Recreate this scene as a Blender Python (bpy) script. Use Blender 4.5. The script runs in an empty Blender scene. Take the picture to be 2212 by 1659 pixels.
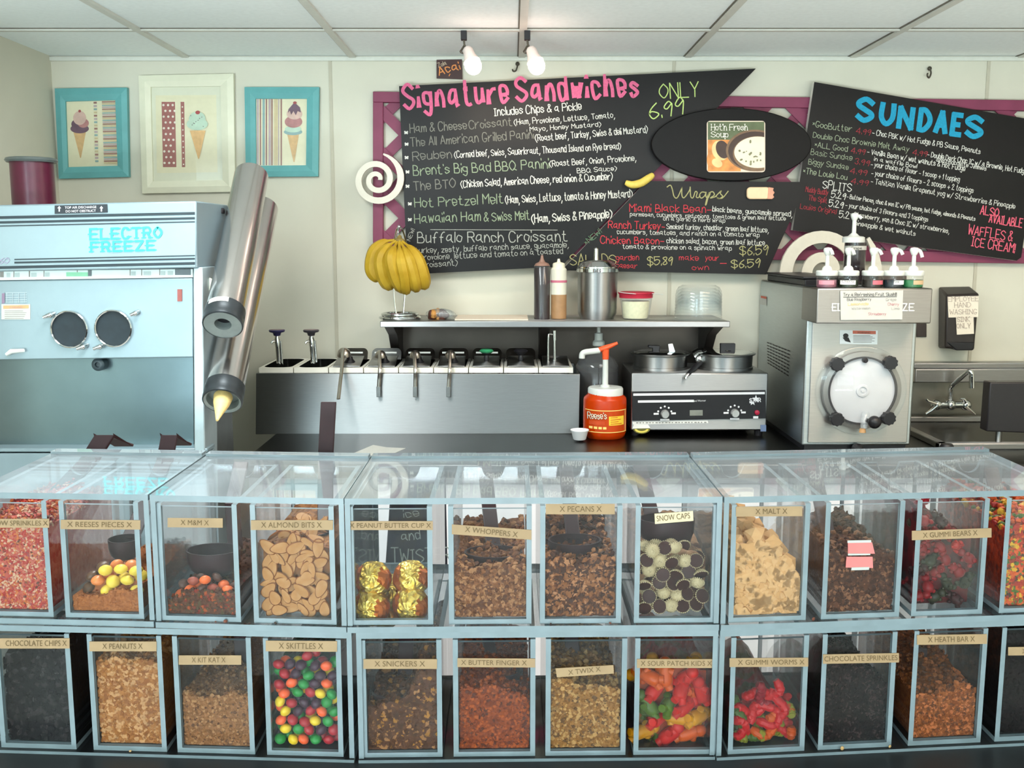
import bpy, math, random
import numpy as np
from mathutils import Vector, Matrix

random.seed(7)
rng = np.random.default_rng(7)
scene = bpy.context.scene

# ---------------------------------------------------------------- camera
F = 2150.0                                  # focal length in pixels of the 2212 x 1659 frame
CZ = 1.60                                   # eye height
PITCH = math.radians(8.15)
SP, CP = math.sin(PITCH), math.cos(PITCH)
cam_data = bpy.data.cameras.new('camera')
cam_data.sensor_fit = 'HORIZONTAL'
cam_data.sensor_width = 36.0
cam_data.lens = 36.0 * F / 2212.0
cam_data.clip_start = 0.02
cam_data.clip_end = 60
cam = bpy.data.objects.new('camera', cam_data)
scene.collection.objects.link(cam)
cam.location = (0, 0, CZ)
cam.rotation_euler = (math.pi / 2 - PITCH, 0, 0)
scene.camera = cam

# ---------------------------------------------------------------- view and sampling
scene.view_settings.view_transform = 'Standard'
scene.view_settings.look = 'None'
scene.view_settings.exposure = 0.3
scene.view_settings.gamma = 1.0
scene.view_settings.use_curve_mapping = False
cy = scene.cycles
cy.max_bounces = 10
cy.diffuse_bounces = 4
cy.glossy_bounces = 4
cy.transmission_bounces = 6
cy.transparent_max_bounces = 48
cy.sample_clamp_indirect = 4.0
cy.sample_clamp_direct = 0.0
cy.caustics_reflective = True
cy.caustics_refractive = False

# ---------------------------------------------------------------- daylight and lamps
world = bpy.data.worlds.new('daylight_world')
scene.world = world
world.use_nodes = True
_bg = world.node_tree.nodes['Background']
_bg.inputs['Color'].default_value = (0.62, 0.80, 0.92, 1)
_bg.inputs['Strength'].default_value = 0.6


def lamp(name, kind, loc, target, energy, color, size=None, size_y=None, angle=None, blend=0.6):
    d = bpy.data.lights.new(name, kind)
    d.energy = energy
    d.color = color
    if kind == 'AREA':
        d.shape = 'RECTANGLE'
        d.size = size
        d.size_y = size_y
    else:
        d.shadow_soft_size = size or 0.03
    if kind == 'SPOT':
        d.spot_size = math.radians(angle)
        d.spot_blend = blend
    o = bpy.data.objects.new(name, d)
    scene.collection.objects.link(o)
    o.location = loc
    o.rotation_euler = (Vector(target) - Vector(loc)).to_track_quat('-Z', 'Y').to_euler()
    return o


# the shop windows behind the photographer: the left one is the large, bright, bluish one
lamp('window_light', 'AREA', (-2.35, -5.2, 1.50), (-1.2, 3.0, 1.5), 52, (0.66, 0.94, 1.0), 1.35, 1.6)
lamp('window_light', 'AREA', (1.35, -5.2, 1.50), (0.6, 3.0, 1.5), 22, (0.84, 0.96, 1.0), 2.2, 1.5)
# unseen lamps added low by the windows to brighten ceiling and walls
lamp('ceiling_fill_light', 'AREA', (-2.0, -4.36, 0.06), (-2.0, -4.3, 2.2), 560, (0.80, 0.95, 1.0), 1.6, 1.95)
lamp('ceiling_fill_light', 'AREA', (0.9, -4.36, 0.06), (0.9, -4.3, 2.2), 400, (0.86, 0.96, 1.0), 2.8, 1.95)
# unseen lamps added under the ceiling to brighten the aisle and back wall
lamp('aisle_fill_light', 'AREA', (-0.72, 1.95, 2.24), (-0.72, 1.95, 0), 33, (0.94, 0.98, 0.97), 0.42, 1.1)
lamp('aisle_fill_light', 'AREA', (0.78, 2.05, 2.24), (0.78, 2.05, 0), 15, (0.97, 0.98, 0.95), 0.42, 1.1)
lamp('aisle_fill_light', 'AREA', (1.5, 2.2, 2.24), (1.5, 2.2, 0), 18, (1.0, 0.74, 0.52), 1.15, 0.45)

# ---------------------------------------------------------------- pixel rays (frame coordinates of the photograph)


def ray(x, y):
    u = (x - 1106.0) / F
    v = (829.5 - y) / F
    return Vector((u, CP + v * SP, -SP + v * CP))


def P(x, y, Y):
    """point seen at pixel (x, y) on the vertical plane at distance Y"""
    d = ray(x, y)
    return Vector((0, 0, CZ)) + d * (Y / d.y)


def PZ(x, y, z):
    d = ray(x, y)
    return Vector((0, 0, CZ)) + d * ((z - CZ) / d.z)


def px(x, y, Y):
    """metres per pixel at that place"""
    return Y / ray(x, y).y / F


# ---------------------------------------------------------------- materials


def lin(c):
    if isinstance(c, str):
        c = c.lstrip('#')
        c = [int(c[i:i + 2], 16) / 255 for i in (0, 2, 4)]
    return tuple(((v / 12.92) if v <= 0.04045 else ((v + 0.055) / 1.055) ** 2.4) for v in c[:3])


MATS = {}


def mat(name, color, rough=0.5, metal=0.0, spec=0.5, vary=0.06, scale=40.0, bump=0.0, color2=None,
        trans=0.0, ior=1.45, sss=0.0, aniso=0.0, arot=0.25, coat=0.0, emit=None, emit_s=0.0, stretch=None, kind='NOISE', contrast=None, alpha=1.0):
    if name in MATS:
        return MATS[name]
    m = bpy.data.materials.new(name)
    m.use_nodes = True
    nt = m.node_tree
    b = nt.nodes['Principled BSDF']
    c1 = lin(color)
    b.inputs['Roughness'].default_value = rough
    b.inputs['Metallic'].default_value = metal
    b.inputs['Specular IOR Level'].default_value = spec
    b.inputs['IOR'].default_value = ior
    b.inputs['Transmission Weight'].default_value = trans
    b.inputs['Coat Weight'].default_value = coat
    b.inputs['Alpha'].default_value = alpha
    if sss:
        b.inputs['Subsurface Weight'].default_value = sss
        b.inputs['Subsurface Radius'].default_value = (0.01, 0.006, 0.004)
        b.inputs['Subsurface Scale'].default_value = 0.5
    if aniso:                                   # brushed metal: highlights drawn out across the brushing
        b.inputs['Anisotropic'].default_value = aniso
        b.inputs['Anisotropic Rotation'].default_value = arot
        tg = nt.nodes.new('ShaderNodeTangent')
        tg.direction_type = 'RADIAL'
        tg.axis = 'Z'
        nt.links.new(tg.outputs[0], b.inputs['Tangent'])
    if emit:
        b.inputs['Emission Color'].default_value = (*lin(emit), 1)
        b.inputs['Emission Strength'].default_value = emit_s
    tc = nt.nodes.new('ShaderNodeTexCoord')
    mp = nt.nodes.new('ShaderNodeMapping')
    nt.links.new(tc.outputs['Object'], mp.inputs['Vector'])
    if stretch:
        mp.inputs['Scale'].default_value = stretch
    if kind == 'VORONOI':
        n = nt.nodes.new('ShaderNodeTexVoronoi')
        n.inputs['Scale'].default_value = scale
        sep = nt.nodes.new('ShaderNodeSeparateColor')
        nt.links.new(n.outputs['Color'], sep.inputs[0])
        fac, hgt = sep.outputs[0], n.outputs['Distance']
    else:
        n = nt.nodes.new('ShaderNodeTexNoise')
        n.inputs['Scale'].default_value = scale
        n.inputs['Detail'].default_value = 4
        fac = hgt = n.outputs['Fac']
    nt.links.new(mp.outputs['Vector'], n.inputs['Vector'])
    rmp = nt.nodes.new('ShaderNodeValToRGB')
    lo, hi = contrast or (0.3, 0.7)
    rmp.color_ramp.elements[0].position = lo
    rmp.color_ramp.elements[1].position = hi
    ca = tuple(v * (1 - vary) for v in c1)
    cb = lin(color2) if color2 else tuple(min(1, v * (1 + vary)) for v in c1)
    if color2:
        ca = c1
    rmp.color_ramp.elements[0].color = (*ca, 1)
    rmp.color_ramp.elements[1].color = (*cb, 1)
    nt.links.new(fac, rmp.inputs['Fac'])
    nt.links.new(rmp.outputs['Color'], b.inputs['Base Color'])
    if bump:
        bp = nt.nodes.new('ShaderNodeBump')
        bp.inputs['Strength'].default_value = bump
        bp.inputs['Distance'].default_value = 0.002
        nt.links.new(hgt, bp.inputs['Height'])
        nt.links.new(bp.outputs['Normal'], b.inputs['Normal'])
    MATS[name] = m
    return m


def clear(name, tint=(0.97, 0.985, 0.99), haze=0.03, rough=0.04, hcol=(0.8, 0.86, 0.9), ior=1.49, scr=0.04):
    """a thin clear sheet: see-through, mirror-like at grazing angles, faintly hazy with wear and a painted-in veil of window glare"""
    if name in MATS:
        return MATS[name]
    m = bpy.data.materials.new(name)
    m.use_nodes = True
    nt = m.node_tree
    nt.nodes.remove(nt.nodes['Principled BSDF'])
    out = nt.nodes['Material Output']
    tr = nt.nodes.new('ShaderNodeBsdfTransparent')
    tr.inputs['Color'].default_value = (*tint, 1)
    gl = nt.nodes.new('ShaderNodeBsdfGlossy')
    gl.inputs['Roughness'].default_value = rough
    df = nt.nodes.new('ShaderNodeBsdfDiffuse')
    df.inputs['Color'].default_value = (*hcol, 1)
    fr = nt.nodes.new('ShaderNodeFresnel')
    geo = nt.nodes.new('ShaderNodeNewGeometry')          # same reflectance from both sides of the thin sheet
    ml = nt.nodes.new('ShaderNodeMapRange')
    ml.inputs['To Min'].default_value = ior
    ml.inputs['To Max'].default_value = 1 / ior
    nt.links.new(geo.outputs['Backfacing'], ml.inputs['Value'])
    nt.links.new(ml.outputs[0], fr.inputs['IOR'])
    m1 = nt.nodes.new('ShaderNodeMixShader')
    nt.links.new(fr.outputs[0], m1.inputs[0])
    nt.links.new(tr.outputs[0], m1.inputs[1])
    nt.links.new(gl.outputs[0], m1.inputs[2])
    tc = nt.nodes.new('ShaderNodeTexCoord')
    nz = nt.nodes.new('ShaderNodeTexNoise')
    nz.inputs['Scale'].default_value = 9
    nz.inputs['Detail'].default_value = 5
    nt.links.new(tc.outputs['Object'], nz.inputs['Vector'])
    mr = nt.nodes.new('ShaderNodeMapRange')
    mr.inputs['From Min'].default_value = 0.35
    mr.inputs['From Max'].default_value = 0.75
    mr.inputs['To Min'].default_value = haze
    mr.inputs['To Max'].default_value = haze + scr
    nt.links.new(nz.outputs['Fac'], mr.inputs['Value'])
    m2 = nt.nodes.new('ShaderNodeMixShader')
    nt.links.new(mr.outputs[0], m2.inputs[0])
    nt.links.new(m1.outputs[0], m2.inputs[1])
    nt.links.new(df.outputs[0], m2.inputs[2])
    nt.links.new(m2.outputs[0], out.inputs['Surface'])
    MATS[name] = m
    return m


# ---------------------------------------------------------------- objects
BASE = {}


def link(o):
    scene.collection.objects.link(o)
    return o


def tag(o, label=None, cat=None, group=None, kind=None):
    if label:
        o['label'] = label
    if cat:
        o['category'] = cat
    if group:
        o['group'] = group
    if kind:
        o['kind'] = kind
    return o


def thing(name, label, cat, loc, group=None):
    o = bpy.data.objects.new(name, None)
    o.empty_display_size = 0.05
    link(o)
    o.location = loc
    BASE[o.name] = Vector(loc)
    return tag(o, label, cat, group)


def dup(root, delta, label=None, group=None, rotz=0.0):
    c = root.copy()
    link(c)
    c.location = Vector(root.location) + Vector(delta)
    c.rotation_euler.z += rotz
    BASE[c.name] = Vector(c.location)
    for ch in root.children:
        k = ch.copy()
        link(k)
        k.parent = c
        for g in ch.children:
            q = g.copy()
            link(q)
            q.parent = k
    return tag(c, label, None, group)


def rotm(rx=0, ry=0, rz=0):
    return Matrix.Rotation(rz, 3, 'Z') @ Matrix.Rotation(ry, 3, 'Y') @ Matrix.Rotation(rx, 3, 'X')


def frame_of(axis):
    a = Vector(axis).normalized()
    u = a.cross(Vector((0, 0, 1)))
    if u.length < 1e-4:
        u = Vector((1, 0, 0))
    u.normalize()
    return u, a.cross(u).normalized(), a


class MB:
    def __init__(self):
        self.v, self.f, self.m = [], [], []

    def add(self, vs, fs, m=0):
        n = len(self.v)
        self.v += [tuple(p) for p in vs]
        for f in fs:
            self.f.append(tuple(i + n for i in f))
            self.m.append(m)
        return self

    def hexa(self, c, m=0, fm=None):
        """8 corners: bottom 0-3 (front-left, front-right, back-right, back-left), top 4-7; fm: per-face slots"""
        fs = [(3, 2, 1, 0), (4, 5, 6, 7), (0, 1, 5, 4), (2, 3, 7, 6), (3, 0, 4, 7), (1, 2, 6, 5)]
        for i, f in enumerate(fs):
            self.add_shared(c, f, fm[i] if fm else m, i == 0)
        return self

    def add_shared(self, c, f, m, first):
        if first:
            self._n = len(self.v)
            self.v += [tuple(p) for p in c]
        self.f.append(tuple(i + self._n for i in f))
        self.m.append(m)

    def box(self, x0, x1, y0, y1, z0, z1, m=0, fm=None):
        c = [(x0, y0, z0), (x1, y0, z0), (x1, y1, z0), (x0, y1, z0),
             (x0, y0, z1), (x1, y0, z1), (x1, y1, z1), (x0, y1, z1)]
        return self.hexa(c, m, fm)

    def obox(self, c, s, R=None, m=0):
        R = R or Matrix.Identity(3)
        pts = []
        for z in (-1, 1):
            for x, y in ((-1, -1), (1, -1), (1, 1), (-1, 1)):
                pts.append(Vector(c) + R @ Vector((x * s[0] / 2, y * s[1] / 2, z * s[2] / 2)))
        return self.hexa(pts, m)

    def prism(self, pts, d, m=0, mside=None):
        """polygon pts (3D) swept by vector d"""
        n = len(pts)
        d = Vector(d)
        vs = [Vector(p) for p in pts] + [Vector(p) + d for p in pts]
        self.add(vs, [tuple(range(n))], m)
        k = len(self.v) - 2 * n
        self.f.append(tuple(k + n + i for i in reversed(range(n))))
        self.m.append(m)
        for i in range(n):
            j = (i + 1) % n
            self.f.append((k + j, k + i, k + n + i, k + n + j))
            self.m.append(m if mside is None else mside)
        return self

    def pprism(self, pts, Y, depth, m=0, mside=None):
        """outline given in photo pixels, standing at distance Y, with real thickness going away"""
        return self.prism([P(x, y, Y) for x, y in pts], (0, depth, 0), m, mside)

    def prect(self, x0, y0, x1, y1, Y, depth, m=0, mside=None):
        return self.pprism([(x0, y0), (x0, y1), (x1, y1), (x1, y0)], Y, depth, m, mside)

    def lathe(self, prof, org, axis=(0, 0, 1), n=32, m=0, cap=True, sx=1.0, mm=None):
        """prof: (radius, height along axis)"""
        u, w, a = frame_of(axis)
        org = Vector(org)
        vs = []
        for r, h in prof:
            for k in range(n):
                t = 2 * math.pi * k / n
                vs.append(org + a * h + u * (r * sx * math.cos(t)) + w * (r * math.sin(t)))
        k0 = len(self.v)
        self.v += [tuple(p) for p in vs]
        for i in range(len(prof) - 1):
            for k in range(n):
                j = (k + 1) % n
                self.f.append((k0 + i * n + k, k0 + i * n + j, k0 + (i + 1) * n + j, k0 + (i + 1) * n + k))
                self.m.append(mm[i] if mm else m)
        if cap:
            if prof[0][0] > 1e-6:
                self.f.append(tuple(k0 + k for k in reversed(range(n))))
                self.m.append(mm[0] if mm else m)
            if prof[-1][0] > 1e-6:
                self.f.append(tuple(k0 + (len(prof) - 1) * n + k for k in range(n)))
                self.m.append(mm[-1] if mm else m)
        return self

    def plathe(self, prof, cx, Y, n=32, m=0, cap=True, mm=None):
        """upright solid of revolution: prof = (pixel y, half width in pixels), axis at pixel column cx and distance Y"""
        ym = prof[-1][0]
        x0 = P(cx, ym, Y).x
        pr = [(hw * px(cx, y, Y), P(cx, y, Y).z) for y, hw in prof]
        return self.lathe(pr, (x0, Y, 0), (0, 0, 1), n, m, cap, 1.0, mm)

    def tube(self, pts, r, n=10, m=0, cap=True, flat=1.0):
        pts = [Vector(p) for p in pts]
        rs = r if isinstance(r, (list, tuple)) else [r] * len(pts)
        k0 = len(self.v)
        prev = None
        for i, p in enumerate(pts):
            a = (pts[min(i + 1, len(pts) - 1)] - pts[max(i - 1, 0)]).normalized()
            if prev is None:
                u, w, _ = frame_of(a)
            else:
                u = (prev - a * prev.dot(a)).normalized()
                w = a.cross(u).normalized()
            prev = u
            for k in range(n):
                t = 2 * math.pi * k / n
                self.v.append(tuple(p + u * (rs[i] * math.cos(t)) + w * (rs[i] * flat * math.sin(t))))
        for i in range(len(pts) - 1):
            for k in range(n):
                j = (k + 1) % n
                self.f.append((k0 + i * n + k, k0 + i * n + j, k0 + (i + 1) * n + j, k0 + (i + 1) * n + k))
                self.m.append(m)
        if cap:
            self.f.append(tuple(k0 + k for k in reversed(range(n))))
            self.m.append(m)
            self.f.append(tuple(k0 + (len(pts) - 1) * n + k for k in range(n)))
            self.m.append(m)
        return self

    def ball(self, c, r, R=None, n=12, k=8, m=0):
        rx, ry, rz = r if isinstance(r, (list, tuple)) else (r, r, r)
        R = R or Matrix.Identity(3)
        c = Vector(c)
        vs = [c + R @ Vector((0, 0, -rz))]
        for i in range(1, k):
            ph = -math.pi / 2 + math.pi * i / k
            for j in range(n):
                t = 2 * math.pi * j / n
                vs.append(c + R @ Vector((rx * math.cos(ph) * math.cos(t), ry * math.cos(ph) * math.sin(t), rz * math.sin(ph))))
        vs.append(c + R @ Vector((0, 0, rz)))
        fs = []
        for j in range(n):
            fs.append((0, 1 + (j + 1) % n, 1 + j))
        for i in range(k - 2):
            for j in range(n):
                a = 1 + i * n
                fs.append((a + j, a + (j + 1) % n, a + n + (j + 1) % n, a + n + j))
        a = 1 + (k - 2) * n
        for j in range(n):
            fs.append((a + j, a + (j + 1) % n, len(vs) - 1))
        return self.add(vs, fs, m)

    def build(self, name, mats, parent=None, base=None, bevel=0.0, seg=2, angle=38, smooth=True, flip=False):
        if not isinstance(mats, (list, tuple)):
            mats = [mats]
        v = np.array(self.v, dtype=float)
        if parent is not None:
            b = BASE[parent.name]
        elif base is not None:
            b = Vector(base)
        else:
            lo, hi = v.min(0), v.max(0)
            b = Vector(((lo[0] + hi[0]) / 2, (lo[1] + hi[1]) / 2, lo[2]))
        me = bpy.data.meshes.new(name)
        me.from_pydata([tuple(p) for p in (v - np.array(b))], [], self.f)
        for mm in mats:
            me.materials.append(mm)
        me.polygons.foreach_set('material_index', self.m)
        if smooth:
            me.polygons.foreach_set('use_smooth', [True] * len(self.f))
            me.set_sharp_from_angle(angle=math.radians(angle))
        me.update()
        o = bpy.data.objects.new(name, me)
        link(o)
        if parent is not None:
            o.parent = parent
        else:
            o.location = b
        BASE[o.name] = Vector(b)
        if bevel:
            bv = o.modifiers.new('bevel', 'BEVEL')
            bv.width = bevel
            bv.segments = seg
            bv.limit_method = 'ANGLE'
            bv.angle_limit = math.radians(40)
        return o


def struct(o):
    o['kind'] = 'structure'
    return o


def smooth_path(pts, n=5, closed=False):
    """Catmull-Rom through 2D or 3D points; a doubled point makes a corner"""
    if len(pts) < 3:
        return [Vector(p) for p in pts]
    pts = [Vector(p) for p in pts]
    out = []
    L = len(pts)
    for i in range(L - 1):
        p1, p2 = pts[i], pts[i + 1]
        if (p2 - p1).length < 1e-9:
            continue
        p0 = pts[i - 1] if i > 0 else (pts[-2] if closed else p1)
        p3 = pts[i + 2] if i + 2 < L else (pts[1] if closed else p2)
        for k in range(n):
            t = k / n
            out.append(0.5 * ((2 * p1) + (p2 - p0) * t + (2 * p0 - 5 * p1 + 4 * p2 - p3) * t * t + (3 * p1 - p0 - 3 * p2 + p3) * t ** 3))
    out.append(pts[-1])
    return out
# ---------------------------------------------------------------- hand lettering (single strokes; baseline 2, x-height 6, capitals 8)
G = {
    'A': '02 28 42|14 34', 'B': '02 08|~08 28 37 36 25 05|~05 35 44 43 32 02', 'C': '~47 38 18 06 04 12 32 43',
    'D': '02 08|~08 28 46 44 22 02', 'E': '48 08 02 42|05 35', 'F': '48 08 02|05 35', 'G': '~47 38 18 06 04 12 32 44|44 24',
    'H': '02 08|42 48|05 45', 'I': '02 22|12 18|08 28', 'J': '~38 34 22 03|18 48', 'K': '02 08|48 05 42', 'L': '08 02 42',
    'M': '02 08 25 48 42', 'N': '02 08 42 48', 'O': '~28 06 04 22 44 46 28', 'P': '02 08|~08 38 46 35 05',
    'Q': '~28 06 04 22 44 46 28|33 52', 'R': '02 08|~08 38 46 35 05|25 42', 'S': '~47 28 07 06 25 44 43 22 03',
    'T': '08 48|28 22', 'U': '~08 04 22 44 48', 'V': '08 22 48', 'W': '08 12 26 42 58', 'X': '02 48|08 42',
    'Y': '08 25 48|25 22', 'Z': '08 48 02 42',
    'a': '~36 16 04 13 34|36 33 42', 'b': '08 02|~05 26 35 33 22 03', 'c': '~35 26 06 04 12 33', 'd': '~35 26 06 04 12 33|38 32',
    'e': '04 34|~34 35 26 06 04 12 33', 'f': '~38 28 16 12|05 25', 'g': '~35 26 06 04 13 33|~36 32 20 01', 'h': '08 02|~04 16 26 34 32',
    'i': '05 02|08 07', 'j': '~26 22 10 00|28 27', 'k': '08 02|36 04 32', 'l': '08 02', 'm': '06 02|~04 16 25 22|~24 36 45 42',
    'n': '06 02|~04 16 26 34 32', 'o': '~16 05 03 22 34 35 16', 'p': '06 00|~05 26 35 33 22 03', 'q': '~35 26 06 04 12 33|36 30',
    'r': '06 02|~04 15 26 36', 's': '~35 16 05 24 33 12 03', 't': '~18 13 22 32|06 26', 'u': '~06 03 12 33|36 32', 'v': '06 12 26',
    'w': '06 12 25 32 46', 'x': '02 36|06 32', 'y': '06 13|36 00', 'z': '06 36 02 32',
    '0': '~28 06 04 22 44 46 28', '1': '06 18 12', '2': '~06 18 37 25 02|02 42', '3': '~07 28 37 25|~25 34 22 03', '4': '38 32|38 04 44',
    '5': '48 08 05|~05 26 45 33 12 03', '6': '~38 16 04 12 33 34 15 04', '7': '08 48 12', '8': '~25 07 28 37 25 03 12 33 25',
    '9': '~37 28 06 15 37|~37 36 22', '.': '02 03', ',': '12 00', '(': '~28 06 04 21', ')': '~08 26 24 01', '&': '~42 17 28 37 04 12 33 44',
    '-': '04 34', '!': '08 04|02 03', "'": '08 07', '$': '~47 28 07 06 25 44 43 22 03|28 21', '/': '01 48', '+': '04 44|26 22',
    '*': '14 36|16 34', ':': '02 03|05 06', 'u2': '', ' ': '', '~': '04 34', '%': '~26 15 24 23 12|26 36', ';': '14 26|15 25',
}


def stroke_glyph(ch):
    out = []
    for s in G.get(ch, '').split('|'):
        s = s.strip()
        if not s:
            continue
        sm = s[0] == '~'
        pts = [(int(q[0]), int(q[1]) - 2) for q in s.lstrip('~').split()]
        out.append((pts, sm))
    return out


def text_width(text, gap=1.3):
    w = 0
    for ch in text:
        gs = stroke_glyph(ch)
        w += (2.4 if ch == ' ' else max([p[0] for g, _ in gs for p in g] or [0]) + gap)
    return w


def ribbon2d(pts, w):
    """flat outline strip around a polyline in pixel space: list of (left, right)"""
    L = []
    n = len(pts)
    for i in range(n):
        a = pts[max(i - 1, 0)]
        b = pts[min(i + 1, n - 1)]
        d = Vector((b[0] - a[0], b[1] - a[1]))
        if d.length < 1e-9:
            d = Vector((1, 0))
        d.normalize()
        nrm = Vector((-d.y, d.x)) * (w[i] if isinstance(w, list) else w) / 2
        L.append((Vector(pts[i][:2]) + nrm, Vector(pts[i][:2]) - nrm))
    return L


_layer = [0]


def add_ribbon(mb, pts, w, Y, m=0, close_ends=True):
    if len(pts) < 2:
        return
    _layer[0] += 1                               # later strokes lie a hair above the earlier ones
    Y = Y - .00005 * (_layer[0] % 19)
    if close_ends and not isinstance(w, list):                # round the ends a little by running on
        a, b = Vector(pts[0]), Vector(pts[1])
        d = (a - b)
        if d.length > 0:
            pts = [a + d.normalized() * w * 0.35] + list(pts[1:])
        a, b = Vector(pts[-1]), Vector(pts[-2])
        d = (a - b)
        if d.length > 0:
            pts = list(pts[:-1]) + [a + d.normalized() * w * 0.35]
    rb = ribbon2d(pts, w)
    k = len(mb.v)
    for l, r in rb:
        mb.v.append(tuple(P(l.x, l.y, Y)))
        mb.v.append(tuple(P(r.x, r.y, Y)))
    for i in range(len(rb) - 1):
        mb.f.append((k + 2 * i, k + 2 * i + 1, k + 2 * i + 3, k + 2 * i + 2))
        mb.m.append(m)


def chalk(mb, text, p0, p1, h, w, Y, m=0, jit=0.25, slant=0.0, serif=False, wob=True, gap=1.3, wk=0.8, flare=False):
    """write text between two baseline pixels; h = capital height in pixels, w = stroke width in pixels"""
    w = w * wk * (.78 if h < 17 and wk < 1 else 1)
    p0, p1 = Vector(p0), Vector(p1)
    base = (p1 - p0)
    L = base.length
    ex = base.normalized()
    ey = Vector((ex.y, -ex.x))                  # up in the picture
    if ey.y > 0:
        ey = -ey
    sx = L / max(text_width(text, gap) - gap, 1)
    sy = h / 6.0
    x = 0.0
    r = random.Random(text)
    for ch in text:
        gs = stroke_glyph(ch)
        wd = 2.4 if ch == ' ' else max([p[0] for g, _ in gs for p in g] or [0]) + gap
        oy = r.uniform(-jit, jit) if wob else 0
        sc = 1 + (r.uniform(-0.08, 0.08) if wob else 0)
        for pts, sm in gs:
            q = []
            for gx, gy in pts:
                gx2 = x + gx + slant * gy + (r.uniform(-.12, .12) if wob else 0)
                gy2 = gy * sc + oy + (r.uniform(-.12, .12) if wob else 0)
                q.append(p0 + ex * gx2 * sx + ey * gy2 * sy)
            if sm:
                q = smooth_path(q, 4)
            if sm and len(q) > 2:
                add_ribbon(mb, q, w, Y, m)
            else:
                for a, b in zip(q[:-1], q[1:]):
                    add_ribbon(mb, [a, b], [w * .8, w * 1.5] if flare else w, Y, m)
            if serif:
                for e in (q[0], q[-1]):
                    if abs((q[0] - q[-1]).length) > 0.3 * h or not sm:
                        add_ribbon(mb, [e - ex * w * .9, e + ex * w * .9], w * serif, Y, m)
        x += wd


_font_cache = {}


def font_tris(text):
    """the default font as a flat triangle mesh (unit height), cached"""
    if text in _font_cache:
        return _font_cache[text]
    cu = bpy.data.curves.new('lettering_curve', 'FONT')
    cu.body = text
    cu.resolution_u = 3
    o = bpy.data.objects.new('lettering_curve', cu)
    me = o.to_mesh()
    v = [tuple(p.co) for p in me.vertices]
    f = [tuple(p.vertices) for p in me.polygons]
    o.to_mesh_clear()
    bpy.data.objects.remove(o)
    bpy.data.curves.remove(cu)
    xs = [p[0] for p in v] or [0, 1]
    _font_cache[text] = (v, f, min(xs), max(xs))
    return _font_cache[text]


def printed(mb, text, p0, p1, h, Y, m=0, mirror=False):
    """printed lettering stretched between two baseline pixels"""
    v, f, x0, x1 = font_tris(text)
    p0, p1 = Vector(p0), Vector(p1)
    ex = (p1 - p0)
    L = ex.length
    ex.normalize()
    ey = Vector((ex.y, -ex.x))
    if ey.y > 0:
        ey = -ey
    sx = L / max(x1 - x0, 1e-6)
    sy = h / 0.69
    vs = []
    for a, b, _ in v:
        q = p0 + ex * (a - x0) * sx + ey * b * sy
        vs.append(P(q.x, q.y, Y))
    mb.add(vs, f, m)


def write_lines(parent, name, material, lines, Y, **kw):
    """each written line is a part of its own"""
    for s, p, q, h, w in lines:
        b = MB()
        chalk(b, s, p, q, h, w, Y, **kw)
        b.build(name, material, parent, smooth=False)
# ---------------------------------------------------------------- shared materials
STEEL = mat('brushed_steel', '#9c9d9d', 0.40, 1.0, vary=0.05, scale=30, stretch=(1, 1, 40), aniso=.9)
STEELH = mat('brushed_steel_sheet', '#a4a4a4', 0.40, 1.0, vary=0.06, scale=26, stretch=(1, 1, 40), aniso=.85)
STEELD = mat('dull_steel', '#8d8e8d', 0.42, 1.0, vary=0.08, scale=20)
CHROME = mat('chrome', '#d5d8d8', 0.10, 1.0, vary=0.02)
BLACK = mat('black_plastic', '#17161a', 0.42, vary=0.15)
BLACKR = mat('black_rubber', '#1d1a1e', 0.6, vary=0.2)
WHITEP = mat('white_plastic', '#cdd1cd', 0.35, vary=0.02)
PAPER = mat('white_paper', '#b4b4ae', 0.75, vary=0.03)
INK = mat('black_ink', '#2a2728', 0.7, vary=0.1)
GREYINK = mat('grey_ink', '#8b8884', 0.7, vary=0.1)
REDINK = mat('red_ink', '#b5433f', 0.7, vary=0.1)
BROWNP = mat('dark_brown_plastic', '#2c1618', 0.45, vary=0.12, spec=.25)

# ---------------------------------------------------------------- room
YW = 3.80
CEIL = 2.272
XL, XR, YF = -1.70, 2.60, -5.40
XO = -4.20                                  # the customers' side of the shop is wider
WALLM = mat('painted_wall_panel', '#d0cdbd', 0.62, vary=0.025, scale=6)
CEILM = mat('ceiling_tile_board', '#f3fafa', 0.8, vary=0.03, scale=60, bump=0.1)
FLOORM = mat('grey_floor_tile', '#55524e', 0.5, vary=0.1, scale=5)
b = MB()
b.box(XL - .1, XR + .1, YW, YW + .1, -.1, CEIL + .1)
struct(b.build('wall_back', WALLM))
b = MB()
b.box(XL - .1, XL, 2.1, YW, -.1, CEIL + .1)
b.box(XO, XL - .1, 2.1, 2.2, -.1, CEIL + .1)
struct(b.build('wall_left', WALLM))
b = MB()
b.box(XO - .1, XO, YF, 2.2, -.1, CEIL + .1)
struct(b.build('wall_side', WALLM))
b = MB()
b.box(XR, XR + .1, YF, YW, -.1, CEIL + .1)
struct(b.build('wall_right', WALLM))
b = MB()
b.box(XO, XR, YF, 1.30, -.1, 0)
b.box(XO, XR, 1.30, YW, -.1, 0, 1)
struct(b.build('floor', [FLOORM, mat('pale_kitchen_floor', '#dad8d4', .5, vary=.04, scale=4)]))
b = MB()
b.box(XO, XR, YF, YW, CEIL + .004, CEIL + .1)
struct(b.build('ceiling', CEILM))
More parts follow.
